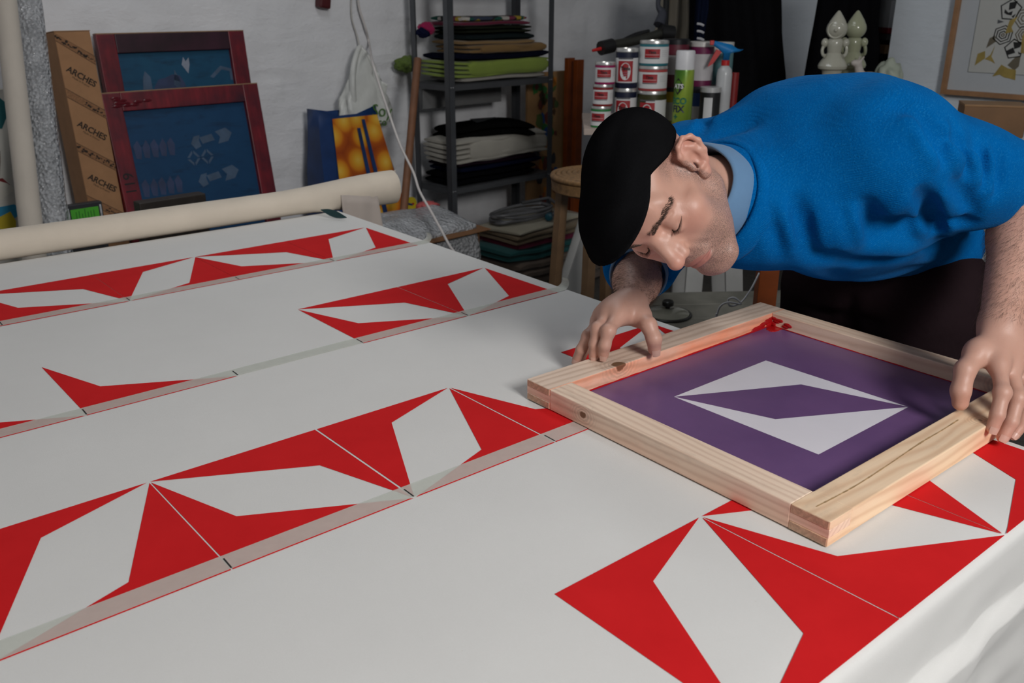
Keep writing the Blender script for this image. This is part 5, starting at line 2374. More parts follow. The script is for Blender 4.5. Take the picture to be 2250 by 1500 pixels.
# things tucked under the upper shelf: a pale board seen behind
bb = box('grey_board', SP(.30, .25, 1.0), (0.56, 0.012, 0.10), plain('dim_grey_card', (0.16, 0.16, 0.16), 0.7), None, (0, 0, WALL_A), .001)
bb.location = SP(.30, .24, 1.005)
tag(bb, 'grey card hanging below the upper shelf board', 'card')
G3 = 'folded fabrics piled on the floor'
z = 0.001
Y3 = -0.21
z = folded('folded_fabric', .46, Y3, z, .74, .36, .090, 2, C_('taupe', (0.13, 0.10, 0.08)), 'taupe blanket with a reddish corner at the foot of the floor pile', G3, 0.10, seed=20, wav=.014, floor=True)
z = folded('folded_fabric', .45, Y3, z, .72, .36, .130, 3, C_('brown_felt', (0.11, 0.080, 0.060)), 'brown felt folded low in the floor pile', G3, 0.06, seed=21, wav=.014, floor=True)
z = folded('folded_fabric', .42, Y3, z, .72, .35, .066, 2, C_('teal', (0.004, 0.075, 0.075)), 'teal folded fabric in the floor pile', G3, seed=22, wav=.014, sag=.014, floor=True)
z = folded('folded_fabric', .44, Y3, z, .64, .34, .034, 1, C_('crimson', (0.13, 0.004, 0.032)), 'crimson folded fabric between teal and khaki', G3, seed=23, wav=.014, sag=.010, floor=True)
z = folded('folded_fabric', .43, Y3, z, .68, .36, .050, 2, C_('khaki', (0.17, 0.125, 0.075)), 'khaki folded fabric under the cream sheet', G3, seed=24, wav=.014, floor=True)
z = folded('folded_fabric', .38, Y3, z, .58, .32, .018, 1, C_('cream_sheet', (0.36, 0.33, 0.25)), 'cream cloth sheet under the coiled hose', G3, 0.12, seed=25, wav=.012, floor=True)
# coil of grey hose with a turquoise end fitting
hs = empty('hose_coil', SP(.30, Y3 + .02, z + .004), WALL_A, 'coil of grey hose with a turquoise end fitting on the cream sheet', 'hose')
pts = []
for i in range(150):
    a = i / 150 * 2 * math.pi * 4.2
    pts.append(Vector((0.20 * math.cos(a) * (1 + .05 * math.sin(i)) + .02, 0.10 * math.sin(a), 0.010 + 0.012 * (i / 36) + 0.006 * math.sin(a * 1.7))))
end = [Vector((0.25, 0.02, 0.08)), Vector((0.24, -0.06, 0.05)), Vector((0.17, -0.10, 0.026)), Vector((0.11, -0.125, 0.022))]
v, f = tube_data(pts + catmull(end, 6), 0.009, 8)
mesh('hose', v, f, plain('grey_hose', (0.11, 0.11, 0.115), 0.3), hs, True)
ft = lathe('end_fitting', [(0.012, 0), (0.020, .004), (0.021, .02), (0.017, .028), (0.017, .05), (0.011, .056)], plain('turquoise_plastic', (0.006, 0.07, 0.10), 0.4), hs, 16)
ft.location = (0.075, -0.145, 0.026)
ft.rotation_euler = (0, math.pi / 2, 0.6)

# --- board splashed with paint and two orange planks behind the shelf's right end
def splash_mat():
    k = N('paint_splashed_board')
    co = k.coord('Object')
    base = k.ramp(k.noise(co, 8.0, 4.0), [(0.3, lin(150, 112, 70)), (0.7, lin(170, 130, 86))])
    k.color(base)
    k.set(Roughness=0.6)
    return k.m


bt_ = V(1198, 158, 5.13)
pb_ = empty('painted_board', (bt_.x, bt_.y, 0), WALL_A, 'brown board splashed with blobs of coloured paint beside the shelf', 'board')
Hp = bt_.z
box('board', (0, 0, Hp / 2), (0.30, 0.02, Hp), splash_mat(), pb_, bevel=.002)
box('board_edge', (0.152, -0.004, Hp / 2), (0.014, 0.03, Hp), plain('pale_batten', lin(140, 112, 70), 0.6), pb_, bevel=.001)
rg = random.Random(5)
for i in range(54):
    c = rg.choice([(0.01, 0.05, 0.16), (0.30, 0.10, 0.01), (0.02, 0.10, 0.02), (0.10, 0.02, 0.012), (0.06, 0.03, 0.012), (0.02, 0.02, 0.025), (0.24, 0.06, 0.01), (0.05, 0.08, 0.02), (0.10, 0.02, 0.012)])
    n = 9
    r0 = rg.uniform(.012, .038)
    poly = [(r0 * rg.uniform(.6, 1.2) * math.cos(2 * math.pi * q / n), r0 * 1.3 * rg.uniform(.6, 1.2) * math.sin(2 * math.pi * q / n)) for q in range(n)]
    x, zc = rg.uniform(-.10, .10), Hp - rg.uniform(.05, .85)
    prism('paint_blob', poly, 0.0012, plain('paint_%.2f_%.2f_%.2f' % c, tuple(1.7 * q_ for q_ in c), 0.4), pb_,
          M=Matrix.Translation((x, -0.0101 - .0002 * (i % 5), zc)) @ Matrix.Rotation(math.pi / 2, 4, 'X'))
M_ORW = plain('orange_varnished_wood', lin(120, 55, 14), 0.4, var=0.2, vscale=16)
for (px, py, dpt, lab) in ((1252, 127, 5.0, 'orange varnished plank touching the painted board'), (1272, 131, 4.95, 'orange varnished plank in front of its twin')):
    t_ = V(px, py, dpt)
    o = box('orange_plank', (t_.x, t_.y, t_.z / 2), (0.055, 0.03, t_.z), M_ORW, None, (0, 0, WALL_A), .002)
    tag(o, lab, 'plank', 'orange planks by the wall')

# --- cardboard box with bubble wrap in front of the shelf
cb_ = V(905, 512, 3.55)
cbx = empty('carton', (cb_.x, cb_.y, 0), WALL_A + 0.02, 'brown carton covered with bubble wrap beside the canvas roll', 'carton')
zc = V(905, 500, 3.6).z
M_CT = plain('carton_brown', lin(110, 74, 42), 0.8, var=0.1)
box('carton_body', (0.0, 0.02, zc / 2), (0.46, 0.34, zc), M_CT, cbx, bevel=.004)
box('carton_flap', (0.02, -0.155, zc + .003), (0.44, 0.10, 0.004), M_CT, cbx, (0.05, 0, 0), .001)
vs_, fs = [], []
nu, nv = 44, 30
for i in range(nu + 1):
    for j in range(nv + 1):
        u, w = i / nu, j / nv
        x = -0.36 + 0.56 * u
        if w < .6:
            y = 0.20 - 0.36 * (w / .6)
            zz = zc + 0.02 + 0.055 * math.sin(math.pi * min(1, w / .6 * .9 + .1)) * (1 - .35 * u)
        else:
            y = -0.168 - 0.01 * math.sin(w * 9)
            zz = zc + 0.02 - 0.16 * (w - .6) / .4
        zz += 0.014 * noise.noise(Vector((x * 9, y * 9, w * 3)))
        y += 0.012 * noise.noise(Vector((x * 8, 4, w * 6)))
        vs_.append((x, y, zz))
for i in range(nu):
    for j in range(nv):
        a = i * (nv + 1) + j
        fs.append((a, a + 1, a + nv + 2, a + nv + 1))
bw = mesh('bubble_sheet', vs_, fs, M_BUB, None, True, cbx.location)
bw.rotation_euler = (0, 0, WALL_A + .02)
bw.modifiers.new('thick', 'SOLIDIFY').thickness = 0.004
tag(bw, 'crumpled sheet of grey bubble wrap lying over the carton', 'bubble wrap')
for (px, py, dpt, s, nm, col, lab) in ((940, 452, 3.75, (.05, .03, .018), 'pink_rag', (0.40, 0.07, 0.07), 'small pink rag on the bubble wrap'),
                                       (957, 460, 3.72, (.022, .02, .018), 'blue_cap', (0.01, 0.06, 0.22), 'small blue and white cap beside the pink rag')):
    bm = bmesh.new()
    bmesh.ops.create_icosphere(bm, subdivisions=3, radius=1.0)
    for v in bm.verts:
        k_ = 1 + (0.4 * noise.noise(v.co * 2.6) if nm == 'pink_rag' else 0)
        v.co = Vector((v.co.x * s[0] * k_, v.co.y * s[1] * k_, v.co.z * s[2] * k_))
    o = from_bm(nm, bm, plain(nm, col, 0.6), None, True)
    o.location = V(px, py, dpt)
    tag(o, lab, 'rag' if nm == 'pink_rag' else 'cap')

# ------------------------------------------------------------------ right side: pillar, worktable with inks, coats, figurines, picture
PX = V(1955, 100, 4.40)
pil_y1 = PX.y
pil = mesh('wall_pillar', [(PX.x, 0.3, 0), (PX.x + .62, 0.3, 0), (PX.x + .62, pil_y1, 0), (PX.x, pil_y1, 0),
                           (PX.x, 0.3, ROOM_H), (PX.x + .62, 0.3, ROOM_H), (PX.x + .62, pil_y1, ROOM_H), (PX.x, pil_y1, ROOM_H)],
           [(3, 2, 1, 0), (4, 5, 6, 7), (0, 1, 5, 4), (1, 2, 6, 5), (2, 3, 7, 6), (3, 0, 4, 7)], M_WALL2)
tag(pil, kind='structure')

# --- worktable on white trestles
WTZ = 1.0
wt_l = VZ(1283, 283, WTZ)
TA = math.atan2(C_RIGHT.y, C_RIGHT.x) - 0.06          # the table runs across the view
TXD = Vector((math.cos(TA), math.sin(TA), 0))
TYD = Vector((-math.sin(TA), math.cos(TA), 0))


def WT(x, y, z=0.0):
    return wt_l + TXD * x + TYD * y + Vector((0, 0, z))


wt = empty('worktable', Vector((wt_l.x, wt_l.y, 0)), TA, 'white worktable on trestles crowded with ink cans', 'table')
M_WT = plain('whitewashed_wood', lin(176, 160, 150), 0.6, var=0.12)
M_TR = plain('trestle_white', (0.42, 0.42, 0.41), 0.55, var=0.06)
WTL, WTD = 1.62, 0.55
box('table_top', (WTL / 2, WTD / 2, WTZ - .0125), (WTL, WTD, 0.025), M_WT, wt, bevel=.002)
box('under_shelf', (0.25, WTD / 2, WTZ - .05), (0.36, WTD - .1, 0.012), plain('shelf_white', (0.45, 0.45, 0.46), 0.5), wt)


def beam(nm, a, b, w, t, mat, par):
    a, b = Vector(a), Vector(b)
    d = b - a
    L = d.length
    z = d.normalized()
    x = Vector((1, 0, 0))
    x = (x - z * x.dot(z)).normalized()
    y = z.cross(x)
    R = Matrix((x, y, z)).transposed()
    o = box(nm, (a + b) / 2, (w, t, L), mat, par, R, .002)
    return o


# trestle legs: pairs spread along the table's length
zt0 = WTZ - .03
for y_ in (0.06, WTD - .06):
    for (xt, xb) in ((0.165, -0.115), (0.50, 0.49), (0.60, 0.70), (1.34, 1.56)):
        beam('trestle_leg', (xt, y_, zt0), (xb, y_, 0.0), .072, .03, M_TR, wt)
for xc in (0.34, 1.34):
    beam('trestle_rail', (xc, 0.02, zt0 - .02), (xc, WTD - .02, zt0 - .02), .06, .04, M_TR, wt)


# --- cans of ink
def can(name, pos, r, h, band, label_txt, kind, label, group, rz=0.0, lid=(0.62, 0.62, 0.60)):
    """tin with a metal lid, coloured bands top and bottom, white wrapper and a red label block"""
    o = empty(name, pos, rz, label, 'can', group)
    M_TIN = plain('tin', lid, 0.32, 0.75, var=0.05)
    M_B = plain('band_%.3f_%.3f_%.3f' % band, band, 0.5)
    M_W = plain('label_white', (0.62, 0.62, 0.62), 0.55, var=0.03)
    M_R = plain('label_red', (0.33, 0.012, 0.018), 0.5)
    M_K = plain('label_black', (0.01, 0.01, 0.012), 0.5)
    M_G = plain('label_grey', (0.10, 0.10, 0.11), 0.5)
    lh = h * (.14 if kind == 'small' else .10)
    bh = h * (.10 if kind == 'small' else .14)
    lathe('tin_body', [(r * .97, 0), (r, .003), (r, h - lh), (r * .985, h - lh)], M_B, o, 40)
    lathe('lid', [(r * .97, h - lh), (r * 1.01, h - lh + .002), (r * 1.01, h - .004), (r * .985, h), (r * .93, h), (r * .92, h - .004)], M_TIN, o, 40)

    def patch(nm, a0, a1, z0, z1, mat, off):
        n = max(3, int(abs(a1 - a0) / 0.12))
        v, f = [], []
        for i in range(n + 1):
            a = a0 + (a1 - a0) * i / n
            for rr, z in ((r + off, z0), (r + off, z1)):
                v.append((rr * math.cos(a), rr * math.sin(a), z))
        for i in range(n):
            f.append((2 * i, 2 * i + 2, 2 * i + 3, 2 * i + 1))
        return mesh(nm, v, f, mat, o, True)
    z0, z1 = bh, h - lh - bh
    if kind == 'open':
        patch('wrapper', -1.9, 0.55, z0 * .4, z1, M_W, .0006)
    else:
        patch('wrapper', -math.pi, math.pi * .999, z0, z1, M_W, .0006)
    c = -math.pi / 2
    if kind == 'small':
        w = .037 / r
        zc = z0 + (z1 - z0) * .60
        patch('red_label', c - w * 1.0 - .2, c + w * .35, zc - h * .16, zc + h * .18, M_R, .0012)
        am = c - w * .33 - .1
        txt(o, label_txt, r + .0018, am, zc + h * .05, h * .16, M_K)
        patch('label_strip', c - w * .9 - .2, c + w * .25, zc - h * .07, zc - h * .03, plain('label_pink', (0.5, 0.2, 0.2), 0.5), .0018)
        patch('label_text_line', c - w * 1.0 - .2, c + w * .30, zc - h * .21, zc - h * .17, M_G, .0012)
        for q in range(4):
            patch('label_text_line', c + w * .6, c + w * 1.4, zc + h * (.10 - .07 * q), zc + h * (.115 - .07 * q), plain('label_pale_grey', (0.42, 0.42, 0.43), .5), .0012)
    else:
        w = .032 / r
        zc = z0 + (z1 - z0) * .47
        patch('red_label', c - w - .25, c + w * .55, zc - h * .26, zc + h * .26, M_R, .0012)
        # white oval with the lettering
        am = c - w * .22 - .12
        v = []
        for q in range(26):
            t = 2 * math.pi * q / 26
            a = am + .021 / r * math.cos(t)
            v.append(((r + .0020) * math.cos(a), (r + .0020) * math.sin(a), zc + h * .22 * math.sin(t)))
        mesh('label_oval', v, [tuple(range(26))], M_W, o)
        txt(o, label_txt, r + .0030, am, zc + h * .07, h * .125, M_K)
        for q in range(3):
            patch('label_text_line', am - .010 / r, am + .012 / r, zc - h * (.02 + .05 * q), zc - h * (.03 + .05 * q), plain('label_mauve', (0.3, 0.2, 0.25), .5), .0030)
        patch('label_text_line', c - w - .25, c + w * .55, zc + h * .30, zc + h * .335, M_G, .0012)
    return o


def txt(o, body, r, a, z, size, mat):
    t = text_mesh('lettering', body, size, mat, o, (r * math.cos(a), r * math.sin(a), z), (math.pi / 2, 0, a + math.pi / 2), 0.0002, bold=size * .035)
    # wrap the lettering round the tin
    R = r
    for v in t.data.vertices:
        th = v.co.x / R
        v.co.x, v.co.z = R * math.sin(th), v.co.z + R * (math.cos(th) - 1)
    return t


GC = 'ink cans stacked on the worktable'


def wpos(px, depth_off, z=0.0):
    """point on the worktable seen in column px, depth_off metres behind the front edge, raised by z"""
    # intersect the vertical plane through the pixel column with the line y = depth_off of the table
    r = V(px, 285, 1.0) - CAM
    rd = Vector((r.x, r.y, 0))
    base = WT(0, depth_off)
    # solve CAM + t*rd = base + s*TXD
    det = rd.x * (-TXD.y) - rd.y * (-TXD.x)
    bx, by = base.x - CAM.x, base.y - CAM.y
    t = (bx * (-TXD.y) - by * (-TXD.x)) / det
    q = CAM + rd * t
    return Vector((q.x, q.y, WTZ + z))


face = TA + 0.0                                             # cans face the camera
pxm = 3.62 / 1960.0
hs_ = 46 * pxm
for i, (px, band, lab) in enumerate([(1322, (0.02, 0.20, 0.05), 'small ink can with green bands at the foot of the left stack'),
                                     (1325, (0.22, 0.014, 0.016), 'small ink can with dark red bands between green and magenta ones'),
                                     (1328, (0.30, 0.008, 0.09), 'small ink can with magenta bands on top of the left stack')]):
    can('ink_can', wpos(px - i * 0 - 3, .07, i * hs_), 0.0405, hs_ - .001, band, 'Tinta', 'small', lab, GC, face + 0.12 * i)
h2 = 83 * pxm
for i, lab in enumerate(['tall navy ink can at the bottom of the middle stack', 'tall navy ink can on top of the middle stack']):
    can('ink_can', wpos(1371, .10, i * h2), 0.0445, h2 - .001, (0.004, 0.007, 0.030), 'Tinta', 'tall', lab, GC, face + 0.1 * i)
c3 = wpos(1428, .10)
h3a = 78 * pxm
can('ink_can', c3, 0.0585, h3a - .001, (0.035, 0.035, 0.006), 'Tinta', 'open', 'olive ink can with a large white label under two wide cans', GC, face - .15)
h3 = 52 * pxm
can('ink_can', c3 + Vector((0, 0, h3a)), 0.0575, h3 - .001, (0.40, 0.06, 0.06), 'Tinta', 'small', 'wide ink can with coral bands in the right stack', GC, face)
can('ink_can', c3 + Vector((0, 0, h3a + h3)), 0.0575, h3 - .001, (0.02, 0.16, 0.20), 'Tinta', 'small', 'wide ink can with turquoise bands crowning the right stack', GC, face + .1)


def jar(name, pos, r, h, bands, label, group=GC, cat='can', lid=None):
    """plain cylinder with horizontal coloured zones, bands: (fraction, colour)"""
    o = empty(name, pos, face, label, cat, group)
    z = 0.0
    for i, (fr, col) in enumerate(bands):
        lathe('zone', [(r, z), (r, z + fr * h)], plain('zone_%.3f_%.3f_%.3f' % col, col, .45), o, 28, cap=True)
        z += fr * h
    if lid:
        lathe('lid', [(r * 1.03, z - .012), (r * 1.03, z + .006), (r * .97, z + .008)], plain('lid_%.2f_%.2f_%.2f' % lid, lid, .35, .3), o, 28)
    return o


W1 = (0.52, 0.52, 0.50)
jar('ink_tub', wpos(1474, .22), .055, .148 + .0, [(.10, (0.2, 0.18, 0.01)), (.5, (0.42, 0.42, 0.36)), (.28, (0.42, 0.30, 0.008)), (.12, (0.01, 0.01, 0.012))],
    'tub with yellow and grey zones under the burgundy one')
jar('ink_tub', wpos(1474, .22, .1483), .055, .180, [(.28, (0.09, 0.01, 0.02)), (.42, (0.40, 0.38, 0.38)), (.30, (0.10, 0.01, 0.022))],
    'burgundy tub with a black lid behind the spray can', lid=(0.012, 0.012, 0.014))
jar('ink_tub', wpos(1530, .24), .052, .150, [(.12, (0.02, 0.02, 0.022)), (.35, (0.5, 0.5, 0.5)), (.36, (0.012, 0.05, 0.20)), (.17, (0.012, 0.012, 0.02))],
    'tub with blue and white zones behind the spray can')
jar('ink_tub', wpos(1530, .24, .1503), .050, .168, [(.14, (0.12, 0.006, 0.05)), (.62, (0.46, 0.44, 0.45)), (.24, (0.13, 0.006, 0.055))],
    'plum ink tub with a metal lid and white label', lid=(0.6, 0.58, 0.55))
jar('ink_tub', wpos(1572, .33), .050, .150, [(1.0, (0.30, 0.30, 0.30))], 'plain grey tub behind the spray bottle')
jar('ink_tub', wpos(1572, .33, .1503), .050, .170, [(.75, (0.10, 0.22, 0.24)), (.25, (0.55, 0.55, 0.52))], 'pale blue tub with a white top behind the spray bottle')
jar('ink_jar', wpos(1555, .10), .041, .150, [(.14, (0.01, 0.01, 0.011)), (.5, (0.012, 0.012, 0.013)), (.36, (0.009, 0.009, 0.01))],
    'black ink jar with a metal lid and white label', lid=(0.5, 0.5, 0.5), cat='jar')
lb = bpy.data.objects['ink_jar']
v, f = [], []
for i in range(9):
    a = -math.pi / 2 - .75 + .85 * i / 8
    for z_ in (.03, .118):
        v.append((.0418 * math.cos(a), .0418 * math.sin(a), z_))
for i in range(8):
    f.append((2 * i, 2 * i + 2, 2 * i + 3, 2 * i + 1))
mesh('paper_label', v, f, plain('label_white', (0.62, 0.62, 0.62), 0.55), lb, True)

# --- green adhesive spray can
sp_ = empty('spray_can', wpos(1496, .05), face, 'green adhesive spray can with a white cap', 'spray can', None)
rS, hS = .0385, .305


def spray_mat():
    k = N('green_spray_print')
    co = k.coord('Object')
    sep = k.n('ShaderNodeSeparateXYZ')
    k.l(co, sep.inputs[0])
    f = k.math('ADD', k.math('MULTIPLY', sep.outputs['Z'], 2.2), k.math('MULTIPLY', sep.outputs['X'], -6.0))
    k.color(k.ramp(f, [(0.0, (0.16, 0.26, 0.03)), (0.35, (0.30, 0.42, 0.05)), (0.5, (0.10, 0.24, 0.02)), (0.62, (0.05, 0.16, 0.012))]))
    k.set(Roughness=0.3, Metallic=0.15)
    return k.m


lathe('can_body', [(rS * .93, 0), (rS, .004), (rS, .222), (rS * .97, .228)], spray_mat(), sp_, 40)
lathe('base_rim', [(rS * 1.01, -.0), (rS * 1.01, .005)], plain('tin', (0.62, 0.62, 0.60), 0.32, .75), sp_, 40)
lathe('cap', [(rS * .97, .228), (rS * .97, .292), (rS * .93, .298), (rS * .85, .300)], plain('cap_white', (0.66, 0.66, 0.68), .4), sp_, 40)
M_K = plain('label_black', (0.01, 0.01, 0.012), 0.5)
M_NAVY = plain('navy_lettering', (0.012, 0.02, 0.045), .5)
M_TEALP = plain('teal_lettering', (0.01, 0.14, 0.08), .5)
M_WL = plain('white_lettering', (0.7, 0.7, 0.7), .5)
am = -math.pi / 2 - .72
v = [((rS + .001) * math.cos(am + dx / rS), (rS + .001) * math.sin(am + dx / rS), z_) for dx, z_ in ((-.026, .165), (0, .132), (.026, .165), (0, .198))]
v2 = []
for i in range(4):
    for t in range(6):
        a_ = [(-.026, .165), (0, .132), (.026, .165), (0, .198)][i]
        b_ = [(-.026, .165), (0, .132), (.026, .165), (0, .198)][(i + 1) % 4]
        dx, z_ = a_[0] + (b_[0] - a_[0]) * t / 6, a_[1] + (b_[1] - a_[1]) * t / 6
        v2.append(((rS + .001) * math.cos(am + dx / rS), (rS + .001) * math.sin(am + dx / rS), z_))
mesh('diamond_logo', v2, [tuple(range(24))], M_K, sp_)
txt(sp_, 'ATS', rS + .0016, am + .05, .165, .024, M_WL)
txt(sp_, 'ECO', rS + .0012, am + .12, .108, .034, M_TEALP)
txt(sp_, 'FIX', rS + .0012, am + .12, .077, .036, M_NAVY)
txt(sp_, '+', rS + .0012, am - .10, .046, .034, M_TEALP)
v, f = [], []
for i in range(9):
    a = am - .45 + 1.2 * i / 8
    for z_ in (.012, .022):
        v.append(((rS + .0008) * math.cos(a), (rS + .0008) * math.sin(a), z_))
for i in range(8):
    f.append((2 * i, 2 * i + 2, 2 * i + 3, 2 * i + 1))
mesh('red_strip', v, f, plain('strip_red', (0.4, 0.03, 0.02), .5), sp_, True)

# --- spray bottle with blue trigger head
sb = empty('spray_bottle', wpos(1582, .14), face, 'translucent white spray bottle with a blue and red trigger', 'spray bottle')
lathe('bottle', [(.028, 0), (.031, .004), (.031, .20), (.028, .222), (.016, .236), (.013, .240)], plain('frosted_plastic', (0.46, 0.47, 0.48), .3), sb, 28)
lathe('collar', [(.0165, .238), (.0165, .258)], plain('red_plastic', (0.45, 0.015, 0.015), .4), sb, 20)
M_BL = plain('blue_plastic', (0.005, 0.16, 0.42), .4)
bm = bmesh.new()
prof_ = [(-.055, .315), (-.050, .332), (.020, .318), (.042, .300), (.068, .300), (.046, .290), (.014, .287), (.012, .258), (-.012, .258), (-.010, .285), (-.030, .300)]
a_ = [bm.verts.new((x, -.011, z_)) for x, z_ in prof_]
b_ = [bm.verts.new((x, .011, z_)) for x, z_ in prof_]
bm.faces.new(a_)
bm.faces.new(b_[::-1])
for i in range(len(prof_)):
    j = (i + 1) % len(prof_)
    bm.faces.new((a_[j], a_[i], b_[i], b_[j]))
bmesh.ops.bevel(bm, geom=bm.edges[:], offset=.002, segments=2, affect='EDGES')
from_bm('trigger_head', bm, M_BL, sb, True)
noz = box('nozzle', (-.060, 0, .325), (.016, .018, .018), plain('red_plastic', (0.45, 0.015, 0.015), .4), sb)
tg = prism('trigger', [(-.040, .300), (-.018, .292), (-.050, .245), (-.070, .232), (-.066, .245)], .012, plain('red_plastic', (0.45, 0.015, 0.015), .4), sb,
           M=Matrix.Translation((0, .006, 0)) @ Matrix.Rotation(math.pi / 2, 4, 'X'))
rb = jar('red_bottle', wpos(1604, .22), .018, .205, [(1.0, (0.22, 0.012, 0.012))], 'slim red bottle behind the spray bottle', None, 'bottle')
# small clutter further along the table
cl_ = empty('glue_bottle', wpos(1744, .20), face, 'small white bottle with a yellow cap beside the figurines', 'bottle')
lathe('bottle', [(.020, 0), (.022, .004), (.022, .125), (.012, .138)], plain('bottle_dark', (0.03, 0.03, 0.028), .4), cl_, 20)
lathe('cap', [(.016, .138), (.016, .160), (.013, .163)], plain('yellow_plastic', (0.42, 0.34, 0.01), .4), cl_, 20)
rg_ = empty('tape_ring', wpos(1741, .10, .055), face, 'white adhesive tape ring standing on a flat tin beside the yellow cap', 'tape')
v, f = [], []
for i in range(28):
    t = 2 * math.pi * i / 28
    for rr, y in ((.020, -.008), (.020, .008), (.012, .008), (.012, -.008)):
        v.append((rr * math.cos(t), y, rr * math.sin(t) + .020))
for i in range(28):
    j = (i + 1) % 28
    for q in range(4):
        f.append((i * 4 + q, j * 4 + q, j * 4 + (q + 1) % 4, i * 4 + (q + 1) % 4))
mesh('ring', v, f, plain('tape_white', (0.6, 0.58, 0.52), .5), rg_, True)
lathe('tin', [(.05, -.055), (.052, -.052), (.052, -.002), (.05, 0)], plain('tin_white', (0.5, 0.48, 0.44), .5), rg_, 28)
bm = bmesh.new()
for i in range(10):
    add_box(bm, (random.uniform(-.10, .12), random.uniform(-.04, .04), .012 + .009 * i), (random.uniform(.10, .2), random.uniform(.08, .14), .007), rotz(random.uniform(-.6, .6)), .001)
pp = from_bm('paper_heap', bm, plain('dim_paper', (0.16, 0.14, 0.12), .8, var=.4), None)
pp.location = wpos(1660, .22)
tag(pp, 'untidy heap of dim papers on the worktable behind his back', 'papers', None, 'stuff')

# --- tripod arm lying over the cans
arm_o = empty('studio_stand', wpos(1462, .42), face, 'black studio stand with a metal arm reaching over the cans', 'stand')
M_BLK = plain('black_metal', (0.012, 0.012, 0.013), .45, .3)
b0 = arm_o.location


def loc(p):
    d = Vector(p) - b0
    return Vector((d.dot(TXD), d.dot(TYD), d.z))


M_face = Matrix.Rotation(0, 4, 'Z')
tube('pole', [loc(b0), loc(V(1461, 90, 4.02)), loc(V(1466, -40, 4.05))], .014, M_BLK, arm_o, 12, 4)
tube('arm', [loc(V(1325, 104, 3.80)), loc(V(1400, 88, 3.88)), loc(V(1462, 70, 3.98))], [.022, .020, .018], plain('grey_arm', (0.045, 0.045, 0.038), .4, .5), arm_o, 14, 4)
tube('arm_head', [loc(V(1320, 106, 3.79)), loc(V(1345, 100, 3.82))], .030, M_BLK, arm_o, 12, 4)
tube('red_tip', [loc(V(1302, 111, 3.77)), loc(V(1320, 107, 3.79))], [.006, .008], plain('red_plastic', (0.45, 0.015, 0.015), .4), arm_o, 8, 2)
tube('clamp', [loc(V(1450, 70, 3.97)), loc(V(1478, 74, 3.99))], .034, M_BLK, arm_o, 12, 2)
tube('side_lever', [loc(V(1350, 96, 3.82)), loc(V(1395, 78, 3.87)), loc(V(1425, 68, 3.92))], [.006, .012, .008], M_BLK, arm_o, 8, 5)
tube('strap', [loc(V(1450, -20, 3.99)), loc(V(1446, 12, 3.98)), loc(V(1455, 30, 3.98)), loc(V(1448, 55, 3.97))], [.012, .010, .020, .026], plain('grey_strap', (0.03, 0.033, 0.045), .7), arm_o, 8, 6)

# --- garments hanging in the corner
def garment(name, pts, depth, th, mat, label, folds=5, seed=0, cat='coat'):
    """hanging garment: outline in pixels at a depth, given thickness and hanging folds"""
    P_ = [V(x, y, depth) for x, y in pts]
    c = sum(P_, Vector()) / len(P_)
    zmin, zmax = min(p.z for p in P_), max(p.z for p in P_)
    ax = C_RIGHT
    us = [(p - c).dot(ax) for p in P_]
    n, m = 34, 30
    # left/right extents by height from the outline
    def ext(z):
        xs = []
        k = len(P_)
        for i in range(k):
            a, b = P_[i], P_[(i + 1) % k]
            if (a.z - z) * (b.z - z) <= 0 and abs(a.z - b.z) > 1e-6:
                t = (z - a.z) / (b.z - a.z)
                q = a + (b - a) * t
                xs.append((q - c).dot(ax))
        return (min(xs), max(xs)) if xs else (-.01, .01)
    nrm = Vector((-C_FWD.x, -C_FWD.y, 0)).normalized()
    vs_, fs = [], []
    for i in range(n + 1):
        z = zmin + (zmax - zmin) * (0.004 + .992 * i / n)
        a, b = ext(z)
        for k in range(2 * m):
            t = k / m if k < m else (2 * m - k) / m
            front = 1 if k < m else -1
            u = a + (b - a) * t
            prof = math.sqrt(max(0.0, 1 - (2 * t - 1) ** 2))
            fd = th * (.55 + .45 * prof) * prof ** .5 * front
            fd += .018 * prof * math.sin(folds * t * 6.28 + 1.5 * math.sin(z * 3 + seed)) + .02 * noise.noise(Vector((u * 6, z * 3, seed)))
            q = c + ax * u + nrm * fd
            vs_.append((q.x - c.x, q.y - c.y, z - c.z))
    M2 = 2 * m
    for i in range(n):
        for k in range(M2):
            k2 = (k + 1) % M2
            fs.append((i * M2 + k, i * M2 + k2, (i + 1) * M2 + k2, (i + 1) * M2 + k))
    fs.append(tuple(range(M2))[::-1])
    fs.append(tuple(n * M2 + k for k in range(M2)))
    o = mesh(name, vs_, fs, mat, None, True, c)
    return tag(o, label, cat, 'garments hanging in the corner')


garment('coat', [(1455, -90), (1505, -90), (1520, 60), (1514, 330), (1420, 330), (1425, 105), (1440, 50)], 4.66, .07,
        cloth_mat('beige_coat', (0.30, 0.265, 0.21), wrinkle=.4), 'beige coat hanging in the corner behind the cans', 3, 1)
garment('coat', [(1500, -110), (1690, -110), (1712, 70), (1732, 170), (1738, 400), (1505, 400), (1512, 100)], 4.40, .12,
        cloth_mat('black_padded_coat', (0.006, 0.006, 0.007), wrinkle=.6), 'wide black padded coat hanging beside the beige one', 4, 2)
o = garment('coat', [(1790, -110), (1905, -110), (1920, 60), (1932, 110), (1940, 400), (1758, 400), (1776, 100)], 4.25, .08,
            cloth_mat('black_wool', (0.005, 0.005, 0.006), wrinkle=.5), 'black coat hanging behind the pale figurines', 3, 3)
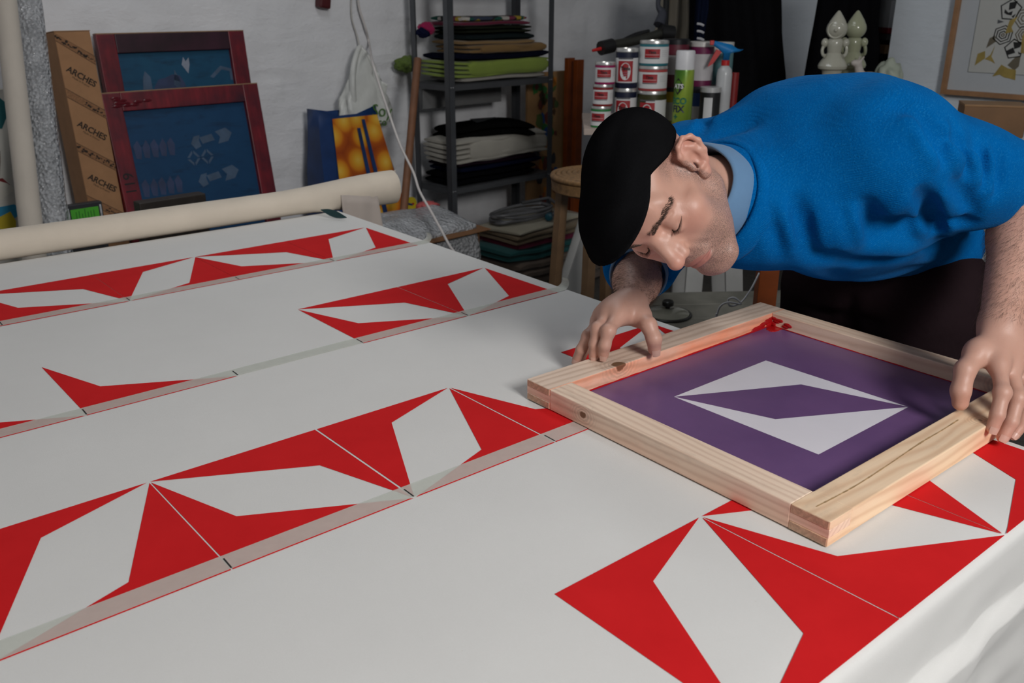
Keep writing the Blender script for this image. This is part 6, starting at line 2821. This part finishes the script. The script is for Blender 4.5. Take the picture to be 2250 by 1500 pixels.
# white stripes on a dark sleeve
sl = garment('jacket', [(1528, -90), (1552, -90), (1556, 20), (1548, 110), (1530, 110), (1528, 20)], 4.10, .04, cloth_mat('navy_tracksuit', (0.006, 0.009, 0.022)), 'navy jacket sleeve with white stripes in front of the black coat', 1, 4, 'jacket')
for py in (54, 70, 86):
    a, b = V(1532, py - 2, 4.045), V(1546, py + 2, 4.045)
    o = tube('stripe', [a - sl.location, (a + b) / 2 - sl.location - C_FWD * .006, b - sl.location], .0055, plain('stripe_white', (0.45, 0.45, 0.47), .8), sl, 6, 4)

# --- small shelf glimpsed behind the pillar
bs = empty('wall_rack', V(1940, 100, 4.9), 0, 'dark wall rack with white and red folders beside the pillar', 'rack')
bs.rotation_euler = (0, 0, math.atan2(C_RIGHT.y, C_RIGHT.x))
bs.location.z = 0
zz0 = V(1940, 175, 4.9).z
zz1 = V(1940, -60, 4.9).z
box('back_panel', (0, .12, (zz0 + zz1) / 2), (.30, .012, zz1 - zz0), plain('dark_panel', (0.012, 0.012, 0.014), .6), bs)
box('upright', (-.14, .0, (zz1) / 2), (.02, .24, zz1), plain('dark_panel', (0.012, 0.012, 0.014), .6), bs)
box('upright', (.14, .0, (zz1) / 2), (.02, .24, zz1), plain('dark_panel', (0.012, 0.012, 0.014), .6), bs)
for z_, h_, col in ((V(1940, 30, 4.9).z, .14, (0.42, 0.42, 0.43)), (V(1940, 66, 4.9).z, .03, (0.16, 0.006, 0.012)), (V(1940, 80, 4.9).z, .03, (0.05, 0.05, 0.05)), (V(1940, 107, 4.9).z, .045, (0.20, 0.11, 0.05))):
    box('folder', (.045, -.02, z_), (.14, .16, h_), plain('folder_%.2f_%.2f' % col[:2], col, .6), bs)

# --- pale glazed figurines
def figurine(pos, s, rz, mat, label, hood=True):
    o = empty('figurine', pos, rz, label, 'figurine', 'pale glazed figurines on the worktable')
    o.scale = (s, s, s)
    lathe('skirt', [(.040, 0), (.048, .03), (.052, .10), (.056, .125), (.078, .135), (.082, .150), (.076, .165), (.050, .205), (.038, .222)], mat, o, 32)
    lathe('torso', [(.038, .222), (.040, .24), (.043, .262), (.044, .285), (.036, .298), (.028, .302)], mat, o, 28)
    bm = bmesh.new()
    bmesh.ops.create_uvsphere(bm, u_segments=28, v_segments=18, radius=.058, matrix=Matrix.Translation((0, 0, .350)) @ Matrix.Diagonal((1.0, .95, .98, 1)))
    from_bm('head', bm, mat, o, True)
    lathe('pointed_hood', [(.050, .372), (.044, .392), (.026, .420), (.008, .446), (.001, .450)], mat, o, 24)
    if hood:
        v, f = [], []
        for i in range(28):
            t = 2 * math.pi * i / 28
            for k in range(8):
                q = 2 * math.pi * k / 8
                rr = .042 + .006 * math.cos(q)
                v.append((rr * math.cos(t) - .006, -.036 + .006 * math.sin(q), .348 + rr * 1.05 * math.sin(t)))
        for i in range(28):
            for k in range(8):
                f.append((i * 8 + k, ((i + 1) % 28) * 8 + k, ((i + 1) % 28) * 8 + (k + 1) % 8, i * 8 + (k + 1) % 8))
        mesh('hood_rim', v, f, mat, o, True)
        bm = bmesh.new()
        bmesh.ops.create_uvsphere(bm, u_segments=20, v_segments=12, radius=.009, matrix=Matrix.Translation((-.006, -.058, .345)))
        from_bm('nose', bm, mat, o, True)
    for sx in (-1, 1):
        bm = bmesh.new()
        bmesh.ops.create_uvsphere(bm, u_segments=18, v_segments=12, radius=.023, matrix=Matrix.Translation((sx * .056, -.002, .276)) @ Matrix.Diagonal((.9, .9, 1.1, 1)))
        from_bm('puff_sleeve', bm, mat, o, True)
        tube('arm', [(sx * .060, -.004, .262), (sx * .066, -.010, .235), (sx * .060, -.030, .212), (sx * .048, -.040, .206)], [.010, .009, .009, .011], mat, o, 10, 5)
    for sx in (-1, 1):
        tube('leg', [(sx * .018, 0, .0), (sx * .020, 0, .02)], .02, mat, o, 12, 2)
    return o


GLZ = plain('cream_glaze', (0.40, 0.395, 0.33), .16, var=.04)
GLZ2 = plain('celadon_glaze', (0.33, 0.345, 0.235), .16, var=.04)
FZB = V(1812, 22, (wpos(1812, .16) - CAM).dot(C_FWD)).z - .45 * .70
plb = box('plinth', (0, 0, 0), (.33, .22, FZB - WTZ), M_WT, None, (0, 0, TA), .003)
plb.location = wpos(1866, .21) + Vector((0, 0, (FZB - WTZ) / 2))
tag(plb, 'whitewashed plinth under the pale figurines, hidden by his back', 'plinth')
UPZ = Vector((0, 0, FZB - WTZ))
figurine(wpos(1812, .16) + UPZ, 0.70, face - .25, GLZ, 'cream glazed figurine with a pointed hood, face turned to the room')
figurine(wpos(1852, .24) + UPZ, 0.70, face + 2.6, GLZ2, 'celadon glazed figurine seen from behind', False)


def animal(pos, rz, mat, label):
    F = Field()
    F.ell((0, 0, .085), (.085, .05, .05), None, .02)
    F.cone((-.06, 0, .11), (-.085, 0, .175), .03, .024, .02)
    F.ell((-.100, 0, .190), (.036, .022, .022), None, .015)
    for s in (1, -1):
        F.cone((-.078, s * .014, .20), (-.066, s * .026, .228), .008, .006, .008)
        F.cone((-.05, s * .028, .06), (-.05, s * .03, .006), .016, .013, .01)
        F.cone((.055, s * .028, .06), (.06, s * .03, .006), .018, .013, .01)
    F.cone((.08, 0, .10), (.11, 0, .12), .012, .008, .01)
    v, q = F.surface((-.16, -.08, -.02), (.14, .08, .26), .006, 8)
    o = np_mesh('animal_figurine', smooth_mesh(v, q, 1), q, mat)
    o.location = pos
    o.rotation_euler = (0, 0, rz)
    return tag(o, label, 'figurine')


an_ = animal(wpos(1893, .15) + UPZ, face + .2, plain('bisque_clay', (0.44, 0.40, 0.37), .5), 'small pale clay deer figurine beside the hooded pair')
an_.scale = (.62, .62, .62)
bm = bmesh.new()
bmesh.ops.create_icosphere(bm, subdivisions=4, radius=.055)
for v in bm.verts:
    v.co *= 1 + .25 * noise.noise(v.co * 40)
    v.co.z *= 1.5
pv = from_bm('bisque_lump', bm, plain('pale_green_bisque', (0.36, 0.40, 0.33), .5), None, True)
pv.location = wpos(1934, .34, .17)
tag(pv, 'pale green rough ceramic lump next to the pillar', 'ceramic')

# --- framed picture on the pillar
def picture():
    M_OAK = plain('oak_frame', lin(158, 118, 84), .5, var=.15, vscale=20)
    M_PASS = plain('passe_partout', (0.50, 0.53, 0.56), .6, var=.02)
    M_SHEET = plain('art_paper', (0.52, 0.53, 0.51), .7, var=.02)
    off = PX.x - .03
    # local frame on the pillar's face (x = const): local X runs towards -Y, local Y up
    def hit(px, py):
        r = V(px, py, 1.0) - CAM
        t = (off - CAM.x) / r.x
        return CAM + r * t
    bl = hit(2068, 206)
    W_, H_ = .58, .74
    R = Matrix((Vector((0, -1, 0)), Vector((0, 0, 1)), Vector((-1, 0, 0)))).transposed()
    o = empty('framed_picture', bl, 0, 'oak framed picture with black and gold geometric shapes on the pillar', 'picture')
    o.rotation_euler = R.to_euler()
    fw, th = .022, .03
    for nm, c, s in (('frame_side', (fw / 2, H_ / 2, 0), (fw, H_, th)), ('frame_side', (W_ - fw / 2, H_ / 2, 0), (fw, H_, th)),
                     ('frame_side', (W_ / 2, fw / 2, 0), (W_ - 2 * fw, fw, th)), ('frame_side', (W_ / 2, H_ - fw / 2, 0), (W_ - 2 * fw, fw, th))):
        box(nm, c, s, M_OAK, o, bevel=.001)
    box('passe_partout', (W_ / 2, H_ / 2, -.006), (W_ - 2 * fw + .004, H_ - 2 * fw + .004, .004), M_PASS, o, bevel=0)
    sx0_, sy0_ = .105, .105
    box('art_sheet', (W_ / 2, H_ / 2, -.0035), (W_ - 2 * sx0_, H_ - 2 * sy0_, .0012), M_SHEET, o, bevel=0)
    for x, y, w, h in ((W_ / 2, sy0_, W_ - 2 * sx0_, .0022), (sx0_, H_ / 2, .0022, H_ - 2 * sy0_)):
        box('sheet_shadow_gap', (x, y, -.003), (w, h, .001), plain('sheet_shadow_grey', (0.16, 0.17, 0.17), .8), o, bevel=0)  # grey strips paint the sheet's shadow along its left and bottom edges
    z = -.0026
    M_INKK = plain('black_art_ink', (0.012, 0.012, 0.013), .6)
    M_GOLD = plain('gold_leaf', (0.44, 0.33, 0.10), .35, .3, var=.2)
    M_TAU = plain('taupe_art_ink', (0.14, 0.12, 0.085), .6)

    def P(pts, m, nm='art_shape', dz=0.0):
        prism(nm, pts, .0005, m, o, M=Matrix.Translation((0, 0, z + dz)))

    def px(x, y):
        h_ = hit(x, y)
        return (-(h_.y - bl.y), h_.z - bl.z)

    def ring(cx_, cy_, r, w, n, m, ph=0.0, sq=1.0):
        for i in range(n):
            a0, a1 = ph + 2 * math.pi * i / n, ph + 2 * math.pi * (i + 1) / n
            P([(cx_ + r * math.cos(a0), cy_ + sq * r * math.sin(a0)), (cx_ + r * math.cos(a1), cy_ + sq * r * math.sin(a1)),
               (cx_ + (r - w) * math.cos(a1), cy_ + sq * (r - w) * math.sin(a1)), (cx_ + (r - w) * math.cos(a0), cy_ + sq * (r - w) * math.sin(a0))], m, 'art_line')
    k = (px(2200, 100)[0] - px(2190, 100)[0]) / 10.0       # metres per pixel across the picture
    c = px(2220, 22)
    ring(c[0], c[1], 25 * k, 3 * k, 5, M_INKK, .25)
    P([px(2218, 6), px(2236, 2), px(2230, 18), px(2216, 22)], M_INKK)
    P([px(2208, 20), px(2215, 28), px(2225, 24), px(2222, 34), px(2212, 32), px(2206, 28)], M_INKK)
    P([px(2222, 36), px(2232, 30), px(2226, 40)], M_INKK)
    P([px(2192, 43), px(2206, 48), px(2191, 52)], plain('slate_art_ink', (0.09, 0.10, 0.11), .6))
    c = px(2203, 77)
    for r_ in (23, 16.5, 10, 4.5):
        ring(c[0], c[1], r_ * k, 2.6 * k, 6, M_INKK if r_ > 9 else M_TAU, .4, .95)
    c = px(2228, 108)
    ring(c[0], c[1], 23 * k, 3 * k, 5, M_INKK, .5)
    P([px(2226, 92), px(2246, 94), px(2240, 104), px(2228, 108)], M_INKK)
    P([px(2210, 112), px(2226, 104), px(2230, 116), px(2214, 121)], M_INKK)
    P([px(2236, 113), px(2244, 118), px(2238, 120)], M_INKK)
    c = px(2250, 40)
    for r_ in (22, 15, 8):
        ring(c[0], c[1], r_ * k, 2.6 * k, 6, M_TAU, .2)
    c = px(2250, 76)
    for r_ in (20, 14, 8):
        ring(c[0], c[1], r_ * k, 2.6 * k, 6, M_TAU, .0)
    P([px(2166, 106), px(2174, 84), px(2186, 78), px(2187, 92)], M_TAU)
    P([px(2213, 143), px(2230, 126), px(2242, 124), px(2238, 146), px(2228, 155)], M_TAU)
    for g in ([(2208, 74), (2218, 45), (2236, 36), (2222, 60), (2226, 70)], [(2141, 144), (2148, 118), (2164, 112), (2164, 128)],
              [(2163, 130), (2176, 120), (2186, 100), (2178, 124), (2186, 140), (2176, 134)], [(2180, 168), (2200, 142), (2214, 150), (2232, 154), (2230, 176), (2216, 172), (2206, 170), (2196, 164)],
              [(2246, 80), (2250, 70), (2250, 118), (2242, 116)]):
        P([px(*q) for q in g], M_GOLD, 'gold_shape', .0004)
    return o


picture()
# --- wooden box at the right end of the worktable
wb = empty('wooden_box', WT(WTL - .16, .16, WTZ - wt_l.z), TA - .25, 'plain oak box at the end of the worktable under the picture', 'box')
p_ = VZ(2175, 300, WTZ)
wb.location = (p_.x, p_.y, WTZ)
M_OKB = plain('oak_veneer', lin(120, 84, 48), .5, var=.15, vscale=9)
box('box_body', (0, 0.06, .055), (.215, .16, .11), M_OKB, wb, bevel=.0015)
box('box_lid', (0, 0.06, .114), (.217, .162, .008), plain('oak_light', lin(150, 112, 72), .5, var=.1), wb, bevel=.0015)
box('dark_end', (.1085, .06, .055), (.002, .15, .10), plain('dark_panel', (0.012, 0.012, 0.014), .6), wb, bevel=0)

# --- wicker stool, pot lid, low board, cable under the worktable
st_c = V(1322, 402, 3.15)
st = empty('wicker_stool', (st_c.x, st_c.y, 0), 0, 'stool with a round wicker seat beside the worktable', 'stool')
M_WK = plain('wicker', lin(122, 92, 58), .6, var=.3, vscale=70)
zs2 = st_c.z
for i in range(9):
    R_ = .172 - .019 * i
    pts = [(R_ * math.cos(a), R_ * math.sin(a), zs2 + .012 * math.sqrt(max(0, 1 - (R_ / .19) ** 2)) + .02) for a in [2 * math.pi * q / 36 for q in range(37)]]
    v, f = tube_data([Vector(p) for p in pts], .0115, 7, False)
    mesh('wicker_ring', v, f, M_WK, st, True)
lathe('seat_core', [(.155, zs2 - .03), (.176, zs2 - .02), (.178, zs2 + .012), (.16, zs2 + .024)], M_WK, st, 36)
for a in (.6, 2.2, 3.7, 5.3):
    beam('leg', (.14 * math.cos(a), .14 * math.sin(a), zs2 - .02), (.19 * math.cos(a), .19 * math.sin(a), 0), .034, .034, plain('stool_wood', lin(118, 92, 66), .5, var=.15), st)
lowb = empty('low_bench', VZ(1500, 690, .40), TA + .12, 'low whitewashed bench under the worktable carrying a pot lid', 'bench')
lowb.location.z = 0
M_LB = plain('greyish_board', (0.17, 0.165, 0.14), .6, var=.2)
for i in range(3):
    box('bench_plank', (.30, -.13 + .16 * i, .385), (.84, .15, .03), M_LB, lowb)
for x in (-.08, .68):
    for y in (-.14, .20):
        box('leg', (x, y, .185), (.05, .05, .37), M_LB, lowb)
lid_p = VZ(1466, 692, .40)
ld = empty('pot_lid', lid_p, 0, 'glass pot lid with a black knob on the low bench', 'lid')
ld.location.z = .4005
lathe('glass_dome', [(.082, .004), (.080, .010), (.06, .018), (.03, .024), (.012, .026)], plain('lid_glass', (0.22, 0.22, 0.18), .12), ld, 36)
lathe('steel_rim', [(.080, .0), (.087, .0), (.088, .005), (.083, .008)], plain('lid_steel', (0.45, 0.44, 0.40), .25, .8), ld, 36)
lathe('knob', [(.008, .026), (.010, .034), (.021, .038), (.021, .052), (.017, .056)], plain('knob_black', (0.01, 0.01, 0.01), .35), ld, 24)
lathe('dark_rim', [(.088, .0), (.0905, .001), (.0905, .006), (.088, .008)], plain('knob_black', (0.01, 0.01, 0.01), .35), ld, 36)
cbp = [V(1668, 600, 2.35), V(1650, 635, 2.33), V(1628, 664, 2.32), V(1605, 672, 2.31), V(1600, 658, 2.31), V(1614, 654, 2.30), V(1628, 668, 2.30), V(1600, 664, 2.30), V(1582, 674, 2.31), V(1574, 700, 2.32), V(1570, 740, 2.33)]
cbp.append(Vector((cbp[-1].x, cbp[-1].y, .005)))
tag(tube('thin_cable', cbp, .0026, plain('cable_white', (0.5, 0.5, 0.52), .5), None, 6, 8), 'thin white cable with a loose knot hanging by the table leg', 'cable')
# orange wooden legs behind him
for (px0, py0, dpt, lab) in ((1682, 640, 2.6, 'orange wooden post behind the knotted cable'), (1933, 700, 2.6, 'orange wooden post seen between his trouser legs')):
    t_ = V(px0, py0, dpt)
    o = box('wooden_post', (t_.x, t_.y, .48), (.055, .055, .96), M_ORW, None, (0, 0, TA), .002)
    tag(o, lab, 'post', 'orange posts under the worktable')


# ------------------------------------------------------------------ printed and fitted pieces become sub-parts of the part that carries them
def kind_of(o):
    return o.name.split('.')[0]


def sub(child_o, part):
    child_o.parent = part
    child_o.matrix_parent_inverse = part.matrix_basis.inverted()


RULES = {
    'metal_shelf': ('shelf_board', ('bolt',)),
    'old_silkscreen': ('stencil_mesh', ('ghost_image',)),
    'cardboard_box': ('body', ('lettering', 'small_lettering', 'printed_band', 'band_ornament')),
    'label_box': ('green_label', ('label_line',)),
    'ink_can': ('wrapper', ('red_label', 'lettering', 'label_strip', 'label_text_line', 'label_oval')),
    'spray_can': ('can_body', ('diamond_logo', 'lettering', 'red_strip')),
    'spray_bottle': ('trigger_head', ('nozzle', 'trigger')),
    'framed_picture': ('art_sheet', ('art_shape', 'art_line', 'gold_shape', 'sheet_shadow_gap')),
    'shopping_bag': ('bag_body', ('fruit_print', 'handle_strap')),
    'plastic_bag': ('bag_body', ('lettering',)),
    'painted_board': ('board', ('paint_blob',)),
    'collage_board': ('board', ('paper_shape',)),
    'person': ('sweater', ('neck_rib',)),
    'pot_lid': ('steel_rim', ('dark_rim',)),
}
for root_o in [o for o in bpy.data.objects if o.parent is None and kind_of(o) in RULES]:
    pn, subs = RULES[kind_of(root_o)]
    kids = list(root_o.children)
    parts_ = [c for c in kids if kind_of(c) == pn]
    if not parts_:
        continue
    for c in kids:
        if kind_of(c) in subs:
            best = min(parts_, key=lambda q: abs(q.location.z - c.location.z)) if kind_of(root_o) != 'metal_shelf' else None
            if best is None:
                zs_b = sorted(parts_, key=lambda q: abs((q.data.vertices[0].co.z) - c.location.z))
                best = zs_b[0]
            sub(c, best)
for e in [o for o in bpy.data.objects if kind_of(o) == 'emblem_mark']:
    em = [o for o in bpy.data.objects if kind_of(o) == 'emblem']
    if em:
        sub(e, em[0])
rails = {c.name.split('.')[0]: c for c in scr.children}
for c in list(scr.children):
    if kind_of(c) in ('end_grain', 'crack'):
        tgt = rails['far_rail'] if (kind_of(c) == 'end_grain' and c.location.y > 0) else rails['near_rail']
        sub(c, tgt)
